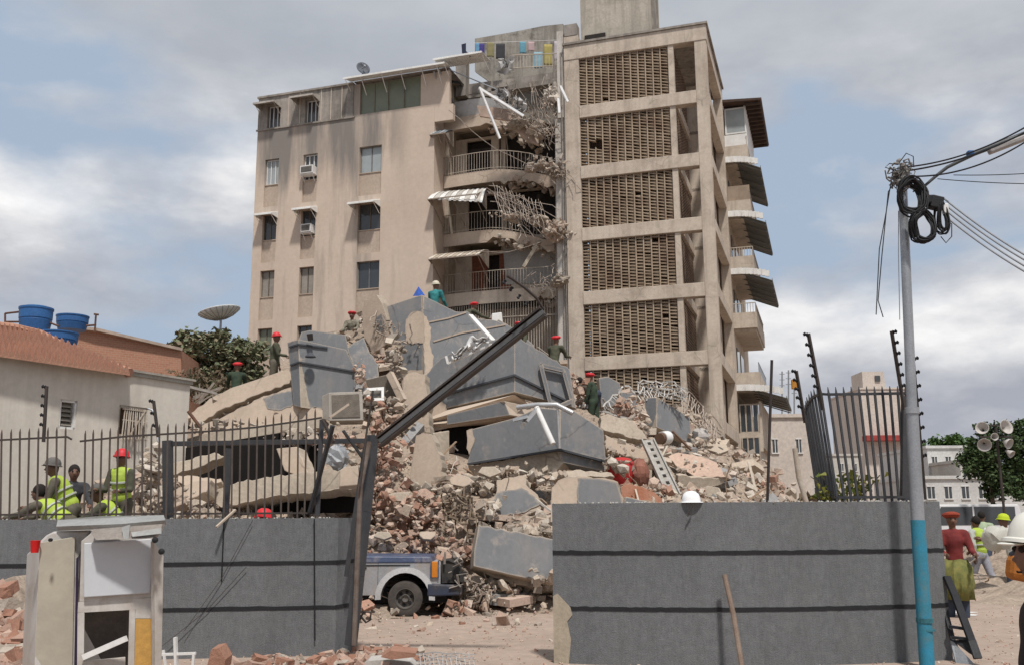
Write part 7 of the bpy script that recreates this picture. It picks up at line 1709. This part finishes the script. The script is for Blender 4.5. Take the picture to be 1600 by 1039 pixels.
    for Lg in (LL, RL):
        c = MB(); a_ = Lg[2]; c.ball(W(a_+V((0, .05, -.045))), .05*S, 7, sq=(.95, 2.5, .8), rot=Rz); limb(c, [W(a_+V((0, 0, .08))), W(a_)], [.052*S, .048*S]); build(remesh(c, .016*S), 'boot', shoes or BLACK, t, smooth=True, ang=0)
    if gloves:
        for A_ in (AL, AR):
            c = MB(); c.ball(W(A_[2]+A_[3]*.05), .055*S, 7, sq=(.8, 1, 1.3), rot=Rz); build(c, 'glove', gloves, t, smooth=True)
    if hat:
        c = MB(); ax = Rz @ (Rl @ V((0, -.12, 1))).normalized(); hc = W(head+V((0, 0, .035)))
        if hatkind == 'helmet':
            c.lathe(hc, [(.138*S, 0), (.135*S, .012), (.118*S, .018), (.112*S, .06), (.09*S, .10), (.05*S, .125), (.004, .132)], 20, ax); c.ball(hc+Rz @ (Rl @ V((0, .11, .005)))*S, .05*S, 6, sq=(1.4, .9, .14), rot=hr); build(c, 'helmet', hat, t, smooth=True, ang=50)
        elif hatkind == 'beret':
            c.lathe(hc, [(.105*S, .0), (.115*S, .015), (.135*S, .04), (.125*S, .07), (.06*S, .095), (.004, .1)], 20, ax); c.ball(hc+Rz @ (Rl @ V((.03, -.02, .045)))*S, .10*S, 7, sq=(1.15, 1, .5), rot=hr); build(c, 'beret', hat, t, smooth=True, ang=50)
    else:
        c = MB(); c.ball(W(head+Rl @ V((0, -.018, .03))), .104*S, 8, sq=(.86, .98, 1.05), rot=hr); build(c, 'hair', mat('black_hair', (.02, .016, .014), None, 9, .9, .3), t, smooth=True)
    return t
def FT(px, py, Y, h): p = P(px, py, Y); p.z -= h; return p      # foot point when pixel py is height h above the feet
RED = mat('red_hat', (.60, .03, .035), (.50, .02, .03), 3, .5, .03, fine=.03); OGR = mat('olive_uniform', (.085, .085, .055), (.06, .062, .04), 6, .9, .15); DGR = mat('dark_green_uniform', (.045, .065, .04), (.03, .045, .03), 6, .9, .15); KHK = mat('khaki_uniform', (.13, .115, .085), (.09, .08, .06), 6, .9, .15)
CAMO = mat('camouflage', (.30, .27, .21), (.10, .09, .065), 9, .9, .15, fine=.3); TEAL = mat('teal_shirt', (.035, .22, .22), (.025, .15, .16), 4, .8, .1); NEON = mat('neon_vest', (.40, .52, .07), (.33, .43, .06), 4, .7, .05, fine=.05); JEANS = mat('dark_jeans', (.06, .075, .11), (.04, .05, .07), 6, .9, .1)
HB = 1.62   # height of the eyes/top anchor
def head_at(px, py, Y, **k):     # place so that the head centre lands on the pixel
    lean = k.get('lean', 0); pz = k.get('pelvis_z'); s = k.get('scale', 1)
    t0 = radians(lean); h_ = .54*cos(t0)+.17*cos(t0*.5); fy = .54*sin(t0)+.17*sin(t0*.5)
    def leglow(h, kk): return -(cos(radians(h))*.43+cos(radians(h-kk))*.42)
    if pz is None: pz = -min(leglow(*k.get('legL', (5, 8))), leglow(*k.get('legR', (-5, 5))))+.08
    off = Matrix.Rotation(radians(k.get('yaw', 0)), 3, 'Z') @ V((0, fy, h_+pz)); c = P(px, py, Y); return c-off*s
def put(label, px, py, Y, **k): return person(label, head_at(px, py, Y, **k), **k)
put('soldier in red beret and green shirt, back turned, left end of the pile', 371, 573, 26.5, yaw=15, lean=12, shirt=DGR, trousers=DGR, hat=RED, hatkind='beret', armL=(35, 40), armR=(30, 50), look=-10)
put('soldier in a red cap standing on the sloping slab, facing right with one hand out', 432, 528, 25.6, yaw=-82, lean=3, shirt=OGR, trousers=KHK, hat=RED, hatkind='helmet', armR=(20, 60), armL=(5, 10), scale=.98)
put('man in camouflage and a red cap sunk behind the rubble near the leaning plaster chunk', 550, 493, 29.5, yaw=170, lean=15, shirt=CAMO, trousers=CAMO, hat=RED, hatkind='beret', armL=(40, 30), armR=(30, 40))
put('worker in a cream helmet and teal shirt behind the highest grey corner', 681, 447, 29, yaw=-25, lean=12, shirt=TEAL, trousers=JEANS, hat=mat('cream_helmet', (.62, .56, .44), None, 3, .4), armL=(20, 40), armR=(20, 40), look=-30)
put('soldier in a red cap bending low behind the white batten', 741, 479, 29, yaw=-60, lean=48, shirt=OGR, trousers=OGR, hat=RED, hatkind='beret', armL=(50, 20), armR=(60, 20))
put('soldier with little more than a red cap showing above the gate beam', 811, 510, 27.5, yaw=150, lean=20, shirt=OGR, trousers=OGR, hat=RED, hatkind='beret', armL=(30, 20), armR=(30, 20))
put('soldier in a red beret seen from behind at the right shoulder of the grey corner', 869, 532, 26.8, yaw=-30, lean=16, shirt=OGR, trousers=OGR, hat=RED, hatkind='beret', armL=(30, 50), armR=(35, 60), look=15)
put('soldier in a red beret and white gloves standing on the rubble below the clay screens', 924, 589, 26.2, yaw=65, lean=4, shirt=DGR, trousers=DGR, hat=RED, hatkind='beret', armL=(8, 15), armR=(12, 25), gloves=WHITE, legL=(8, 6), legR=(-8, 6), headtilt=15)
put('crouched figure in drab clothes left of the soldier with white gloves', 905, 596, 28, yaw=60, lean=60, shirt=mat('drab_cloth', (.12, .10, .08), (.07, .06, .05), 6), trousers=JEANS, hat=None, armL=(60, 20), armR=(70, 20), legL=(30, 40), legR=(10, 30))
# behind the left fence
put('rescuer in a yellow vest with dark hair, standing bent at the far left', 82, 731, 14.6, yaw=110, lean=30, shirt=KHK, vest=NEON, trousers=KHK, hat=mat('grey_helmet', (.14, .13, .12), None, 3), armL=(20, 50), armR=(15, 50))
put('rescuer in a yellow vest bending down at the very left, head lowest', 60, 770, 14.4, yaw=80, lean=55, shirt=KHK, vest=NEON, trousers=KHK, hat=None, armL=(60, 20), armR=(60, 20))
put('rescuer in a red helmet and yellow vest standing behind the left fence', 190, 717, 14.6, yaw=165, lean=8, scale=.92, shirt=OGR, vest=NEON, trousers=KHK, hat=RED, armL=(15, 70), armR=(12, 80))
put('rescuer in a yellow vest crouching left of the red helmeted one', 152, 772, 14.6, yaw=100, lean=50, shirt=OGR, vest=NEON, trousers=JEANS, hat=mat('grey_helmet', (.14, .13, .12), None, 3), armL=(50, 30), armR=(60, 20), legL=(60, 80), legR=(30, 60))
put('dark clothed man between the two yellow vested rescuers', 116, 738, 15.6, yaw=-150, lean=16, shirt=mat('charcoal_cloth', (.05, .05, .055), (.035, .035, .04), 6, .9, .15), trousers=KHK, hat=None, armL=(40, 30), armR=(30, 40))
put('man whose red helmet just shows above the left wall', 412, 813, 13.0, yaw=150, lean=30, shirt=KHK, trousers=KHK, hat=RED, pelvis_z=None, legL=(70, 110), legR=(60, 110))
# in the street on the right
put('man in a red top and a yellow green wrap standing right of the wall end', 1487, 812, 15.8, yaw=170, lean=2, shirt=mat('deep_red_shirt', (.20, .03, .025), (.13, .02, .02), 4), trousers=JEANS, skirt=mat('yellow_green_wrap', (.22, .20, .06), (.12, .13, .04), 8), hat=mat('orange_red_hat', (.30, .05, .025), None, 3), hatkind='beret', armL=(20, 60), armR=(20, 60), scale=.98)
put('man in a neon vest walking behind the red topped one', 1524, 815, 21.5, yaw=30, lean=4, shirt=mat('pale_shirt', (.5, .52, .45), None, 4), vest=NEON, trousers=mat('pale_trousers', (.33, .33, .37), None, 4), hat=None, armL=(-15, 20), armR=(25, 30), legL=(18, 10), legR=(-20, 10))
put('man in a neon helmet and white shirt carrying a load near the right edge', 1568, 814, 20.5, yaw=60, lean=14, shirt=mat('white_shirt', (.55, .54, .50), (.42, .42, .38), 4), trousers=JEANS, hat=mat('neon_helmet', (.5, .62, .03), None, 3), armL=(50, 50), armR=(50, 50), legL=(15, 10), legR=(-15, 10))
put('dark trousered man striding behind the neon vested one', 1534, 806, 24, yaw=-40, lean=4, shirt=mat('pale_green_shirt', (.4, .48, .32), None, 4), trousers=JEANS, hat=None, legL=(22, 8), legR=(-22, 10), armL=(20, 20), armR=(-10, 20))
put('close bystander in a large white hard hat cut off by the right edge', 1630, 866, 3.7, yaw=82, lean=14, shirt=mat('red_black_jacket', (.02, .015, .018), (.03, .02, .02), 3), trousers=JEANS, hat=mat('white_helmet', (.78, .76, .68), None, 2, .35, 0, fine=.01), armL=(5, 15), armR=(5, 15), scale=1.0)
t = thing('orange_bag', 'orange bag carried at the right edge beside the close bystander', 'bag', P(1592, 905, 4.9)); mb = MB(); c = P(1596, 888, 4.85); mb.box(c, (.13, .1, .12), Matrix.Rotation(.2, 3, 'Y')); build(mb, 'pouch', mat('orange_cloth', (.40, .14, .02), (.3, .1, .02), 4), t, bevel=.03)
mb = MB(); mb.bar(c+V((-.04, 0, .06)), c+V((.0, 0, .12)), .015); build(mb, 'strap', BLACK, t)
mb = MB(); mb.ball(P(1557, 840, 19.8), .26, 14, sq=(1.0, .7, .95)); rg = random.Random(2); mb.v = [v+V((mnoise.noise(v*6)*.14, 0, mnoise.noise(v*7)*.12)) for v in mb.v]
tag(build(mb, 'white_sack', mat('sack_white', (.50, .49, .43), (.42, .41, .36), 4), smooth=True), 'white bundle carried by the man in the neon helmet', 'sack')
